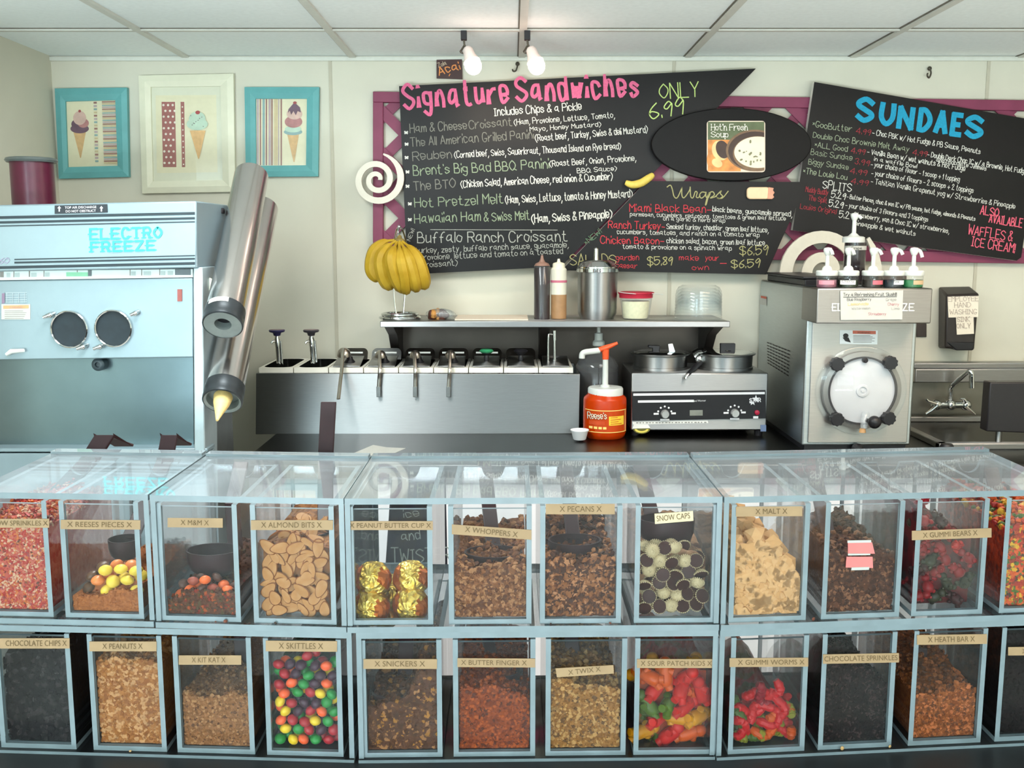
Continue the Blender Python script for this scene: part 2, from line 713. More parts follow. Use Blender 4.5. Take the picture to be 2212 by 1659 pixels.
# suspended grid: bars running to the back wall every two feet and cross bars
GRIDM = mat('ceiling_grid_bar', '#d3d3cb', 0.5, vary=0.03)
GRID_SHADE = mat('ceiling_grid_shade', '#6f6a60', 0.8, vary=0.1)  # dark strip along each bar, painted in for its shadow line
for i, x in enumerate((-1.20, -.587, .036, .647, 1.253, 1.87)):
    b = MB()
    b.box(x - .012, x + .012, YF, YW, CEIL - .004, CEIL + .006)
    b.box(x - .0165, x - .012, YF, YW, CEIL + .0005, CEIL + .006, 1)
    struct(b.build('trim_%d' % (i + 1), [GRIDM, GRID_SHADE], smooth=False))
for i, y in enumerate((3.325, 2.715, 2.105, 1.495)):
    b = MB()
    b.box(XL, XR, y - .012, y + .012, CEIL - .0035, CEIL + .006)
    b.box(XL, XR, y - .016, y - .012, CEIL + .0005, CEIL + .006, 1)
    struct(b.build('trim_%d' % (i + 7), [GRIDM, GRID_SHADE], smooth=False))
# panel joints on the wall
JOINT = mat('wall_panel_joint', '#b9b4a2', 0.6, vary=0.03)
for i, xp in enumerate((722, 1448, 2112)):
    x = P(xp, 500, YW).x
    b = MB()
    b.box(x - .006, x + .006, YW - .0035, YW, .0, CEIL)
    struct(b.build('trim_%d' % (i + 11), JOINT, smooth=False))
b = MB()
b.box(XL, XR, YW - .010, YW, CEIL - .014, CEIL)
struct(b.build('trim_14', mat('ceiling_edge_angle', '#cfd1c8', 0.5, vary=.03), smooth=False))
# wall behind the photographer with the two shop windows
FW = mat('front_wall_paint', '#5f5c56', 0.8, vary=0.04, scale=6)
b = MB()
for x0, x1, z0, z1 in ((XO, -3.05, 0, CEIL), (-1.65, .2, 0, CEIL), (2.5, XR, 0, CEIL),
                       (-3.05, -1.65, 0, .7), (.2, 2.5, 0, .7), (-3.05, -1.65, 2.2, CEIL), (.2, 2.5, 2.2, CEIL)):
    b.box(x0, x1, YF - .1, YF, z0, z1)
struct(b.build('wall_front', FW, smooth=False))

# ---------------------------------------------------------------- serving counter in front, back counter behind
ZC = 0.885
ZB = 0.925
b = MB()
DARKT = mat('black_laminate', '#1b1c1e', 0.45, vary=0.12)
t = thing('serving_counter', 'black serving counter that carries the two rows of clear candy bins', 'counter', (0, 1.45, 0))
b.box(-1.6, 1.6, 1.24, 1.575, ZC - .04, ZC)
b.build('counter_top', DARKT, t, bevel=.004)
b = MB()
b.box(-1.6, 1.6, 1.28, 1.55, 0, ZC - .04)
b.build('counter_base', mat('counter_front_panel', '#232529', 0.6, vary=0.1), t)

t = thing('back_counter', 'long stainless steel work counter against the back wall', 'counter', (.8, 3.4, 0))
b = MB()
b.box(-.84, XR - .01, 2.98, YW - .01, ZB - .045, ZB)
b.build('worktop', mat('worktop_steel', '#474746', 0.28, 1.0, vary=0.07, scale=14, stretch=(1, 6, 1)), t, bevel=.006)
CABM = mat('cabinet_front', '#dcd9dd', 0.45, vary=0.04, scale=8)
b = MB()
b.box(-.82, XR - .02, 3.03, YW - .012, .10, ZB - .045)
b.build('cabinet_base', CABM, t)
for i in range(6):
    x0 = -.80 + i * .57
    b = MB()
    b.box(x0, x0 + .54, 3.008, 3.03, .14, ZB - .07)
    d = b.build('cabinet_door', CABM, t, bevel=.004)
    b = MB()
    b.tube([(x0 + .48, 3.008, .66), (x0 + .48, 2.975, .66), (x0 + .48, 2.975, .78), (x0 + .48, 3.008, .78)], .006)
    BASE[d.name] = BASE[t.name]
    b.build('door_handle', CHROME, d)
# ---------------------------------------------------------------- things on the back wall


def lerp2(a, b, t):
    return (a[0] + (b[0] - a[0]) * t, a[1] + (b[1] - a[1]) * t)


PLUM = mat('plum_painted_wood', '#7d3350', 0.55, vary=0.08, scale=15)
YL = 3.768
t = thing('lattice_panel', 'long plum wooden lattice panel mounted behind the menu boards', 'lattice', P(1500, 570, 3.79))
LT, LB = lambda x: 197.5 + (x - 806) * .0132, lambda x: 549 + (x - 806) * .0145     # top and bottom outer edges
X0, X1 = 805.5, 2330
for name, pts in (('top_rail', [(X0, LT(X0)), (X0, LT(X0) + 23), (X1, LT(X1) + 23), (X1, LT(X1))]),
                  ('bottom_rail', [(X0, LB(X0) - 24), (X0, LB(X0)), (X1, LB(X1)), (X1, LB(X1) - 24)]),
                  ('side_rail', [(X0, LT(X0) + 23), (X0, LB(X0) - 24), (X0 + 22, LB(X0) - 24), (X0 + 22, LT(X0) + 23)]),
                  ('side_rail', [(X1 - 22, LT(X1) + 23), (X1 - 22, LB(X1) - 24), (X1, LB(X1) - 24), (X1, LT(X1) + 23)])):
    MB().pprism(pts, YL, .026).build(name, PLUM, t, bevel=.002)
for sgn, yy in ((1, 3.776), (-1, 3.783)):
    b = MB()
    k = -12
    while k < 30:
        c = 832 + k * 89.5                         # slat centre line: x = c + sgn * (y - 247.5)
        a = []
        for y in (LT(c) + 14, LB(c + sgn * 280) - 14):
            a.append((c + sgn * (y - 247.5), y))
        (xa, ya), (xb, yb) = a
        lo, hi = X0 + 8, X1 - 8
        pts = [(xa, ya), (xb, yb)]
        def clipx(p, q):
            (x0, y0), (x1, y1) = p, q
            if x0 < lo and x1 < lo or x0 > hi and x1 > hi:
                return None
            r = []
            for (x, y) in (p, q):
                x2 = min(max(x, lo), hi)
                r.append((x2, y + (x2 - x) * sgn))
            return r
        r = clipx(*pts)
        if r and abs(r[0][1] - r[1][1]) > 4:
            (x0, y0), (x1, y1) = r
            hw = 11.5
            o = hw * .707
            b.pprism([(x0 - o, y0 + sgn * o), (x1 - o, y1 + sgn * o), (x1 + o, y1 - sgn * o), (x0 + o, y0 - sgn * o)], yy, .006)
        k += 1
    b.build('lattice_slats', PLUM, t, smooth=False)

BOARD = mat('chalkboard_black', '#100e0f', 0.45, spec=0.3, vary=0.25, scale=9)
FOAM = mat('white_foam_board_edge', '#dcdad2', 0.7, vary=0.03)
CW = mat('white_chalk', '#cfcfc8', 0.85, vary=0.1, scale=200)
CGY = mat('grey_chalk', '#a9aca4', 0.85, vary=0.15, scale=200)
CGN = mat('green_chalk', '#5f7d62', 0.85, vary=0.2, scale=200)
CDG = mat('faded_chalk', '#77776f', 0.85, vary=0.2, scale=200)
CYG = mat('yellow_green_chalk', '#b9cf7c', 0.85, vary=0.15, scale=200)
COL = mat('olive_chalk', '#a5a06f', 0.85, vary=0.15, scale=200)
CPK = mat('pink_chalk', '#d2648a', 0.85, vary=0.12, scale=150)
CRD = mat('red_chalk', '#c03a44', 0.85, vary=0.15, scale=200)
CRP = mat('salmon_chalk', '#d85f74', 0.85, vary=0.15, scale=200)
CBL = mat('blue_chalk', '#1f93b8', 0.85, vary=0.12, scale=150)

# --- the sandwich board
YS = 3.742
t = thing('sandwich_menu_board', 'black slanted chalkboard headed Signature Sandwiches in pink letters', 'menu board', P(1150, 590, YS))
MB().pprism([(862, 186), (880, 593), (1212, 576), (1633, 148)], YS, .016, 0, 1).build('board', [BOARD, FOAM], t, smooth=False)
YT = YS - .0015
b = MB()
chalk(b, 'Signature', (874, 236), (1097, 220), 50, 7.3, YT, jit=.35, gap=2.5, wk=1, flare=True)
chalk(b, 'Sandwiches', (1117, 220), (1378, 208), 50, 7.3, YT, jit=.35, gap=2.5, wk=1, flare=True)
b.build('title_lettering', CPK, t, smooth=False)['label'] = 'thick pink chalk title'
write_lines(t, 'white_text_line', CW, (
        ('Includes Chips & a Pickle', (1068, 250), (1256, 237), 17, 2.4),
        ('(Ham, Provolone, Lettuce, Tomato,', (1111, 270), (1328, 254), 12, 2.2),
        ('Mayo, Honey Mustard)', (1145, 284), (1298, 273), 10, 2.0),
        ('(Roast beef, Turkey, Swiss & deli Mustard)', (1157, 305), (1399, 286), 14, 2.4),
        ('(Corned beef, Swiss, Sauerkraut, Thousand Island on Rye bread)', (982, 341), (1341, 322), 14, 2.3),
        ('(Roast Beef, Onion, Provolone,', (1188, 360), (1374, 347), 13, 2.3),
        ('BBQ Sauce)', (1247, 374), (1332, 368), 10, 2.0),
        ('(Chicken Salad, American Cheese, red onion & Cucumber)', (996, 405), (1323, 388), 15, 2.7),
        ('(Ham, Swiss, Lettuce, tomato & Honey Mustard)', (1092, 439), (1366, 426), 16, 2.7),
        ('(Ham, Swiss & Pineapple)', (1149, 481), (1322, 470), 17, 2.7),
        ('*', (872, 292), (880, 292), 12, 5), ('*', (873, 317), (881, 317), 12, 5), ('*', (873, 346), (881, 346), 12, 5),
        ('*', (875, 377), (883, 377), 12, 5), ('*', (875, 408), (883, 408), 12, 5), ('*', (880, 446), (888, 446), 12, 5), ('*', (880, 480), (888, 480), 12, 5)), YT)
write_lines(t, 'dim_text_line', CDG, (
        ('Ham & Cheese', (886, 287), (1008, 279), 18, 2.4), ('Croissant', (1014, 279), (1106, 271), 18, 2.2),
        ('The All American Grilled Panini', (887, 316), (1153, 299), 18, 2.2),
        ('Reuben', (892, 347), (976, 341), 18, 2.2),
        ('The BTO', (894, 412), (984, 405), 19, 2.4)), YT)
write_lines(t, 'green_text_line', mat('sage_chalk', '#8b9a80', .85, vary=.2, scale=200), (
        ("Brent's Big Bad BBQ Panini", (893, 379), (1186, 363), 20, 2.4),
        ('Hot Pretzel Melt', (896, 448), (1087, 439), 20, 2.4),
        ('Hawaiian Ham', (896, 482), (1038, 477), 20, 2.5), ('& Swiss Melt', (1046, 478), (1144, 474), 19, 2.4)), YT)
write_lines(t, 'grey_text_line', CGY, (
        ('Buffalo Ranch Croissant', (902, 524), (1225, 521), 22, 2.4),
        ('turkey, zesty, buffalo ranch sauce, guacamole,', (898, 547), (1228, 534), 12, 2.0),
        ('provolone, lettuce and tomato on a toasted', (908, 562), (1216, 548), 12, 1.9),
        ('croissant)', (912, 578), (988, 573), 12, 1.9)), YT)
b = MB()
add_ribbon(b, [(930, 496), (1204, 497)], 1.2, YT)
chalk(b, 'NEW!', (886, 521), (896, 496), 8, 1.6, YT)
b.build('side_note', CGY, t, smooth=False)
b = MB()
chalk(b, 'ONLY', (1426, 213), (1510, 208), 31, 2.8, YT, jit=.1)
chalk(b, '6.99', (1405, 258), (1480, 246), 34, 3.2, YT, jit=.2)
b.build('price_lettering', CYG, t, smooth=False)

# --- black oval soup sign with its picture
YO = 3.706
t = thing('soup_sign', 'black oval sign with a square picture of a bowl of soup', 'sign', P(1580, 392, YO))
pts = [(1580 + 173 * math.cos(2 * math.pi * k / 56), 312 - 79 * math.sin(2 * math.pi * k / 56)) for k in range(56)]
MB().pprism(pts, YO, .022).build('oval_panel', mat('black_gloss_panel', '#0a090a', .45, vary=.2, spec=.2), t, bevel=.003)


def rrect(x0, y0, x1, y1, r, n=5):
    out = []
    for cx, cy, a0 in ((x1 - r, y0 + r, 0), (x0 + r, y0 + r, 90), (x0 + r, y1 - r, 180), (x1 - r, y1 - r, 270)):
        for k in range(n + 1):
            a = math.radians(a0 + 90 * k / n)
            out.append((cx + r * math.cos(a), cy - r * math.sin(a)))
    return out


def ell(cx, cy, rx, ry, n=28, rot=0, a0=0, a1=360):
    out = []
    for k in range(n + (0 if a1 - a0 >= 360 else 1)):
        a = math.radians(a0 + (a1 - a0) * k / n)
        x, y = rx * math.cos(a), -ry * math.sin(a)
        c, s = math.cos(math.radians(rot)), math.sin(math.radians(rot))
        out.append((cx + x * c + y * s, cy - x * s + y * c))
    return out


def clip_poly(pts, x0, y0, x1, y1):
    def cut(p, f, inter):
        o = []
        for i in range(len(p)):
            a, c = p[i - 1], p[i]
            if f(c):
                if not f(a):
                    o.append(inter(a, c))
                o.append(c)
            elif f(a):
                o.append(inter(a, c))
        return o
    def ix(X):
        return lambda a, c: (X, a[1] + (c[1] - a[1]) * (X - a[0]) / (c[0] - a[0]))
    def iy(Y):
        return lambda a, c: (a[0] + (c[0] - a[0]) * (Y - a[1]) / (c[1] - a[1]), Y)
    for f, i in ((lambda p: p[0] >= x0, ix(x0)), (lambda p: p[0] <= x1, ix(x1)), (lambda p: p[1] >= y0, iy(y0)), (lambda p: p[1] <= y1, iy(y1))):
        pts = cut(pts, f, i) if pts else pts
    return pts


t2 = t
yp = YO - .004
pl = MB().pprism(rrect(1527, 261, 1653, 372, 7), yp, .004).build('soup_picture', mat('picture_border', '#e8d3c0', .5, vary=.04), t2, smooth=False)
layers = MB()
lay = [0]


def art(mb, pts, m, Y):
    """one printed shape, each laid a hair above the last"""
    lay[0] += 1
    if pts and len(pts) > 2:
        yy = Y - .0003 - .00012 * (lay[0] % 60)
        mb.add([P(x, y, yy) for x, y in pts], [tuple(range(len(pts)))], m)


C4 = (1529, 263, 1651, 370)
am = [mat('print_dark_green', '#5c6646', .5, vary=.2, scale=25), mat('print_orange', '#d88a45', .5, vary=.35, scale=30),
      mat('print_bread', '#efc489', .5, vary=.2, scale=30), mat('print_brown', '#3f2a22', .5, vary=.2, scale=25),
      mat('print_cream', '#f0e2c6', .5, vary=.06, scale=20), mat('print_herb', '#7d7a5a', .5, vary=.3, scale=40),
      mat('print_rim', '#7a5d43', .5, vary=.2), mat('print_white', '#f6f0e4', .5, vary=.02)]
art(layers, [(1529, 263), (1529, 304), (1651, 304), (1651, 263)], 0, yp)
art(layers, [(1529, 302), (1529, 370), (1600, 370), (1600, 302)], 1, yp)
art(layers, ell(1540, 345, 13, 22), 1, yp)
art(layers, clip_poly(ell(1556, 325, 18, 22, rot=20), *C4), 2, yp)
art(layers, clip_poly(ell(1561, 323, 14, 20, rot=20), *C4), 3, yp)
art(layers, clip_poly(ell(1549, 352, 12, 9, rot=-30), *C4), 2, yp)
art(layers, clip_poly(ell(1630, 325, 62, 45, 40), *C4), 6, yp)
art(layers, clip_poly(ell(1631, 326, 58, 42, 40), *C4), 3, yp)
art(layers, clip_poly(ell(1636, 332, 53, 38, 40), *C4), 6, yp)
art(layers, clip_poly(ell(1637, 329, 51, 34, 40), *C4), 4, yp)
rr = random.Random(4)
for k in range(26):
    a, q = rr.uniform(0, 6.28), math.sqrt(rr.random())
    art(layers, clip_poly(ell(1634 + 42 * q * math.cos(a), 330 + 27 * q * math.sin(a), rr.uniform(1.2, 4.2), rr.uniform(1, 2.6), 8, rr.uniform(0, 90)), *C4), 5, yp)
layers.build('picture_print', am, pl, smooth=False)
b = MB()
lw = dict(serif=1.0, wob=False)
chalk(b, "Hot'n Fresh", (1537, 281), (1615, 281), 13, 1.9, yp - .012, **lw)
chalk(b, 'Soup', (1537, 296), (1573, 296), 12, 1.9, yp - .012, **lw)
for v in range(len(b.v)):
    b.v[v] = (b.v[v][0], b.v[v][1] + .0035, b.v[v][2])
b.build('picture_lettering', am[7], pl, smooth=False)

# --- the wraps board
YW2 = 3.724
t = thing('wraps_menu_board', 'black slanted chalkboard headed Wraps, below the oval soup sign', 'menu board', P(1450, 592, YW2))
MB().pprism([(1397, 391), (1213, 584), (1655, 593), (1744, 393)], YW2, .014, 0, 1).build('board', [BOARD, FOAM], t, smooth=False)
YT = YW2 - .0015
b = MB()
path = smooth_path([(1441, 404), (1448, 400), (1452, 408), (1456, 424), (1463, 427), (1472, 408), (1473, 405), (1473, 422), (1478, 427), (1489, 412), (1491, 404)], 5)
add_ribbon(b, [tuple(p) for p in path], 2.2, YT)
for pl_ in ([(1491, 404), (1492, 424), (1497, 427), (1502, 414), (1506, 416), (1504, 425), (1508, 427), (1512, 423)], [(1525, 416), (1516, 415), (1511, 422), (1515, 428), (1522, 423), (1525, 416)], [(1525, 415), (1525, 425), (1530, 427), (1534, 418)],
            [(1532, 416), (1526, 440), (1524, 441), (1530, 420), (1539, 414), (1543, 421), (1534, 428), (1548, 424)],
            [(1545, 425), (1558, 412), (1556, 418), (1561, 424), (1554, 429), (1549, 427), (1560, 428), (1573, 413)]):
    add_ribbon(b, [tuple(p) for p in smooth_path(pl_, 5)], 2.2, YT)
b.build('title_lettering', COL, t, smooth=False)
write_lines(t, 'red_text_line', CRD, (
        ('Miami Black Bean-', (1360, 457), (1536, 459), 16, 2.8),
        ('Ranch Turkey-', (1314, 493), (1436, 496), 16, 2.8),
        ('Chicken Bacon-', (1297, 526), (1434, 527), 15, 2.8),
        ('garden', (1331, 562), (1380, 562), 12, 2.0), ('caesar', (1331, 578), (1376, 580), 11, 2.0),
        ('make', (1467, 562), (1509, 563), 11, 2.0), ('your', (1524, 562), (1552, 563), 11, 2.0), ('own', (1495, 583), (1531, 583), 11, 1.8),
        ('-', (1556, 573), (1569, 573), 12, 2.6)), YT)
write_lines(t, 'white_text_line', CW, (
        ('black beans, guacamole spread,', (1539, 457), (1711, 468), 11, 2.2),
        ('parmesan, cucumbers, red onions, tomatoes & green leaf lettuce', (1361, 467), (1697, 476), 9, 1.7),
        ('on a garlic & herb wrap', (1433, 476), (1566, 481), 9, 1.7),
        ('Smoked turkey, cheddar, green leaf lettuce,', (1440, 494), (1660, 502), 11, 2.0),
        ('cucumbers, tomatoes, and ranch on a tomato wrap', (1333, 505), (1640, 512), 10, 1.8),
        ('chicken salad, bacon, green leaf lettuce,', (1440, 525), (1655, 530), 11, 2.0),
        ('tomato & provolone on a spinach wrap', (1345, 537), (1580, 541), 10, 1.8)), YT)
write_lines(t, 'price_text_line', COL, (('$6.59', (1598, 551), (1659, 551), 20, 2.2), ('$5.89', (1399, 573), (1453, 572), 18, 2.3), ('$6.59', (1580, 579), (1642, 578), 18, 2.3),
                      ('SALADS', (1232, 573), (1330, 571), 22, 2.2)), YT)
b = MB()
chalk(b, '*NEW!', (1266, 531), (1300, 502), 11, 2.0, YT)
b.build('new_lettering', CGN, t, smooth=False)

# --- the sundae board
YU = 3.736
t = thing('sundae_menu_board', 'black tilted chalkboard headed SUNDAES in blue letters', 'menu board', P(1950, 562, YU))
MB().pprism([(1759, 177), (1712, 497), (2196, 563), (2206, 556), (2250, 262)], YU, .026, 0, 1).build('board', [BOARD, FOAM], t, smooth=False)
YT = YU - .0015
b = MB()
for i, (ch, x, y) in enumerate((('S', 1847, 262), ('U', 1897, 270), ('N', 1936, 278), ('D', 1980, 283), ('A', 2016, 287), ('E', 2051, 293), ('S', 2083, 297))):
    wd = {'S': 38, 'U': 34, 'N': 36, 'D': 30, 'A': 30, 'E': 26}[ch]
    chalk(b, ch, (x + 5, y - 4), (x + wd - 5, y - 4 + (wd - 10) * .13), 46 if i == 0 else 42, 11.5, YT, jit=0, wob=False, wk=1)
b.build('title_lettering', CBL, t, smooth=False)['label'] = 'thick blue chalk title'
sl = .178
write_lines(t, 'white_text_line', CW, [(s, (x, y), (x2, y + (x2 - x) * sl), h, w) for s, x, y, x2, h, w in (
        ('- Choc PBK w/ Hot Fudge & PB Sauce, Peanuts', 1884, 291, 2117, 11, 2.1),
        ('- Double Dark Choc IC w/ a Brownie, Hot Fudge', 2003, 338, 2216, 11, 2.1),
        ('and chocolate Jimmies', 2022, 349, 2130, 9, 1.9),
        ('- Vanilla Bean w/ wet walnuts & Hot Fudge', 1873, 332, 2084, 11, 2.1),
        ('in a waffle Bowl', 1888, 347, 1980, 9, 1.9),
        ('- your choice of flavor - 1 scoop + 1 topping', 1881, 359, 2072, 11, 1.9),
        ('- your choice of flavors - 2 scoops + 2 toppings', 1882, 378, 2102, 11, 1.9),
        ('- Tahitian Vanilla Grapenut yog w/ Strawberries & Pineapple', 1881, 396, 2192, 11, 1.9),
        ('- Butter Pecan, choc & van IC w/ PB sauce, hot fudge, almonds & Peanuts', 1829, 428, 2106, 9, 1.8),
        ('- your choice of 3 flavors and 3 toppings', 1826, 447, 2004, 10, 1.8),
        ('- Strawberry, van & Choc IC w/ strawberries,', 1836, 466, 2050, 10, 1.9),
        ('pineapple & wet walnuts', 1846, 486, 1977, 10, 1.9))], YT)
write_lines(t, 'white_text_line', CW, [(s, (x, y), (x2, y + (x2 - x) * .14), h, w) for s, x, y, x2, h, w in (('SPLITS', 1777, 406, 1838, 17, 2.0), ('5.29', 1795, 427, 1826, 14, 2.4), ('5.29', 1790, 446, 1821, 14, 2.4), ('5.29', 1812, 470, 1843, 14, 2.4))], YT)
write_lines(t, 'green_text_line', mat('pale_green_chalk', '#97a289', .85, vary=.2, scale=200), [(s, (x, y), (x2, y + (x2 - x) * .15), h, w) for s, x, y, x2, h, w in (('*GooButter', 1753, 273, 1839, 13, 2.0), ('Double Choc Brownie Melt Away', 1756, 297, 1963, 12, 1.9), ('*ALL Good', 1758, 317, 1830, 11, 1.9),
                          ('Basic Sundae', 1751, 334, 1840, 12, 1.6), ('Biggy Sundae', 1746, 354, 1832, 12, 1.8), ('*The Louie Lou', 1733, 374, 1829, 12, 2.1))], YT)
write_lines(t, 'red_text_line', mat('dark_red_chalk', '#94333b', .85, vary=.2, scale=200), [(s, (x, y), (x2, y + (x2 - x) * .16), h, w) for s, x, y, x2, h, w in (('4.99', 1849, 288, 1880, 13, 2.0), ('4.99', 1971, 334, 2002, 12, 2.0), ('4.99', 1838, 330, 1868, 12, 2.0), ('3.99', 1846, 354, 1878, 12, 2.0),
                          ('4.99', 1836, 374, 1872, 12, 2.0), ('4.99', 1838, 396, 1875, 12, 2.0),
                          ('Muddy Buddy', 1740, 414, 1788, 11, 1.9), ('The Split', 1746, 432, 1786, 11, 1.9), ('Louies Original', 1728, 450, 1806, 11, 1.9))], YT)
write_lines(t, 'salmon_text_line', CRP, [(s, (x, y), (x2, y + (x2 - x) * .16), h, w) for s, x, y, x2, h, w in (('ALSO', 2117, 462, 2156, 18, 2.8), ('AVAILABLE', 2136, 480, 2207, 18, 2.8), ('WAFFLES &', 2091, 506, 2186, 20, 2.6), ('ICE CREAM!', 2098, 531, 2191, 19, 2.6))], YT)

# --- painted scroll cut-outs


def scroll(cx, cy, k, Y, name_label, a0=76):
    L, R = [], []
    n = 74
    for i in range(n + 1):
        q = i / n
        ang = math.radians(a0 - q * 800)
        rc = (60 - 53 * q ** .93) * k
        w = (15.5 - 5 * q) * k * (0.25 + 0.75 * min(1, q * 14))
        for lst, rr_ in ((L, rc + w / 2), (R, max(rc - w / 2, .3))):
            lst.append((cx + rr_ * math.cos(ang), cy - rr_ * math.sin(ang)))
    b = MB()
    d = .014
    for i in range(n):
        c = [P(*L[i], Y), P(*R[i], Y), P(*R[i + 1], Y), P(*L[i + 1], Y)]
        bk = [p + Vector((0, d, 0)) for p in c]
        k0 = len(b.v)
        b.v += [tuple(p) for p in c + bk]
        b.f += [(k0, k0 + 1, k0 + 2, k0 + 3), (k0 + 7, k0 + 6, k0 + 5, k0 + 4), (k0 + 1, k0 + 5, k0 + 6, k0 + 2), (k0, k0 + 3, k0 + 7, k0 + 4)]
        b.m += [0] * 4
        if i == 0:
            b.f.append((k0, k0 + 4, k0 + 5, k0 + 1)); b.m.append(0)
        if i == n - 1:
            b.f.append((k0 + 3, k0 + 2, k0 + 6, k0 + 7)); b.m.append(0)
    o = b.build('scroll_cutout', SCROLLM, base=P(cx, cy, Y), smooth=False)
    tag(o, name_label, 'decoration', 'painted scroll cut-outs')


SCROLLM = mat('cream_painted_scroll', '#d6d0c2', 0.6, vary=0.03)
scroll(814, 388, .95, 3.722, 'small white spiral cut-out on the left end of the plum lattice')
scroll(1784, 586, 1.94, 3.705, 'large cream spiral cut-out behind the syrup bottles', 38)

# --- small fruit and wrap cut-outs on the boards
b = MB()
cp = smooth_path([P(1351, 394, 3.715), P(1366, 399, 3.712), P(1385, 395, 3.712), P(1402, 384, 3.712), P(1411, 377, 3.715)], 5)
n = len(cp)
b.tube(cp, [.006 + .009 * math.sin(math.pi * (i + .8) / (n + .6)) ** .6 for i in range(n)], 10)
o = b.build('banana_cutout', mat('painted_banana', '#d9c05a', .5, vary=.1, scale=60))
tag(o, 'small yellow banana cut-out stuck between the sandwich and wraps boards', 'decoration')
t = thing('wrap_cutout', 'cream wrap-shaped cut-out stuck on the wraps board', 'decoration', P(1643, 430, 3.71))
MB().pprism(rrect(1614, 404, 1664, 430, 8), 3.706, .016).build('wrap_roll', mat('painted_tortilla', '#f0cfa8', .6, vary=.05), t, bevel=.004)
MB().pprism([(1660, 404), (1658, 430), (1668, 430), (1673, 426), (1670, 421), (1674, 416), (1670, 411), (1672, 406)], 3.704, .018).build('wrap_filling', mat('painted_filling', '#d99a80', .6, vary=.1), t, bevel=.002)

# --- small brand card under the lamp
t = thing('brand_card', 'small brown card with orange and white lettering under the spotlight', 'sign', P(970, 170, 3.79))
MB().pprism([(943, 129), (943, 169), (999, 171), (998, 128)], 3.788, .008).build('card', mat('brown_card', '#3d1e1c', .45, vary=.3, scale=12), t)
b = MB()
chalk(b, 'Zola', (948, 146), (965, 139), 9, 1.6, 3.7865)
b.build('small_lettering', mat('card_cream', '#cdb9a0', .6, vary=.1), t, smooth=False)
b = MB()
chalk(b, 'Acai', (949, 163), (994, 149), 17, 3.0, 3.7865, jit=.3)
add_ribbon(b, [(972, 160), (970, 164)], 2, 3.7865)
b.build('large_lettering', mat('card_orange', '#d98a4a', .6, vary=.15), t, smooth=False)

# --- hooks
HOOKM = mat('dark_metal_hook', '#5d584f', .4, .8, vary=.1)
b = MB()
b.tube(smooth_path([P(1118, 138, 3.78), P(1117, 146, 3.77), P(1114, 153, 3.765), P(1109, 154, 3.765), P(1107, 150, 3.768)], 5), .003, 8)
b.ball(P(1118, 138, 3.79), .008)
tag(b.build('wall_hook', HOOKM), 'small dark curled hook on the wall between the two spotlights', 'hook', 'hooks on the back wall')
b = MB()
b.tube(smooth_path([P(2009, 148, 3.785), P(2011, 158, 3.78), P(2007, 168, 3.77), P(2003, 163, 3.765), P(2004, 158, 3.765)], 5), .003, 8)
b.ball(P(2008, 148, 3.79), .008)
tag(b.build('wall_hook', HOOKM), 'small dark hook high on the wall above the sundae board', 'hook', 'hooks on the back wall')

# ---------------------------------------------------------------- framed pictures
TEAL = mat('teal_painted_frame', '#63a5a7', 0.55, vary=0.06, scale=25)
CREAM = mat('cream_painted_frame', '#e0dfc9', 0.5, vary=0.03, scale=25)


def framed(outer, inner, fm, label, paint, mats, Y=3.772, mats_only=None, glass=True):
    t = thing('framed_picture', label, 'picture', P((outer[1][0] + outer[2][0]) / 2, max(outer[1][1], outer[2][1]), 3.79), 'framed ice cream pictures')
    b = MB()
    mid = [lerp2(o, i, .5) for o, i in zip(outer, inner)]
    d = .026
    for k in range(4):
        j = (k + 1) % 4
        for (a0, a1, ya, b0, b1, yb) in ((outer[k], outer[j], Y + .006, mid[k], mid[j], Y), (mid[k], mid[j], Y, inner[k], inner[j], Y + .008)):
            b.add([P(*a0, ya), P(*a1, ya), P(*b1, yb), P(*b0, yb)], [(0, 1, 2, 3)])
        o0, o1 = P(*outer[k], Y + .006), P(*outer[j], Y + .006)
        b.add([o0, o1, o1 + Vector((0, d - .006, 0)), o0 + Vector((0, d - .006, 0))], [(3, 2, 1, 0)])
        i0, i1 = P(*inner[k], Y + .008), P(*inner[j], Y + .008)
        b.add([i0, i1, i1 + Vector((0, .012, 0)), i0 + Vector((0, .012, 0))], [(0, 1, 2, 3)])
    b.build('frame', fm, t, smooth=False)
    ya = Y + .017
    b = MB()
    b.pprism([tuple(p) for p in inner], ya, .006)
    pr = b.build('print', mats[0], t, smooth=False)
    a = MB()
    lay[0] = 0
    paint(a, ya)
    a.build('picture_print', mats, pr, smooth=False)
    if glass:
        g = MB()
        c = [P(x, y, Y + .0115) for x, y in inner]
        g.add(c, [(0, 1, 2, 3)])
        g.build('glass', clear('picture_glass', haze=.0, scr=.0, rough=.02), t, smooth=False)


WAF = mat('print_waffle', '#d2ab78', .6, vary=.12, scale=60)
PCR = mat('print_paper', '#e4dcbc', .6, vary=.03)
PST = [mat('print_stripe_brown', '#9a6f66', .6), mat('print_stripe_mauve', '#b7a3a6', .6), mat('print_stripe_teal', '#8aa6a4', .6), mat('print_stripe_sand', '#cdbb93', .6)]
PSC = [mat('print_scoop_choc', '#6d5060', .6, vary=.15), mat('print_scoop_pink', '#d3b1a4', .6, vary=.1), mat('print_scoop_mint', '#b6cdb9', .6, vary=.08),
       mat('print_cherry', '#a54a4a', .6), mat('print_scoop_rose', '#b27a78', .6, vary=.15), mat('print_rust', '#a3655f', .6, vary=.08), mat('print_dot', '#eadfd0', .6), mat('print_mat', '#dedcc6', .6, vary=.02)]
ML = [PCR, WAF] + PST + PSC      # 0 paper 1 waffle 2-5 stripes 6 choc 7 pink 8 mint 9 cherry 10 rose 11 rust 12 dot 13 mat


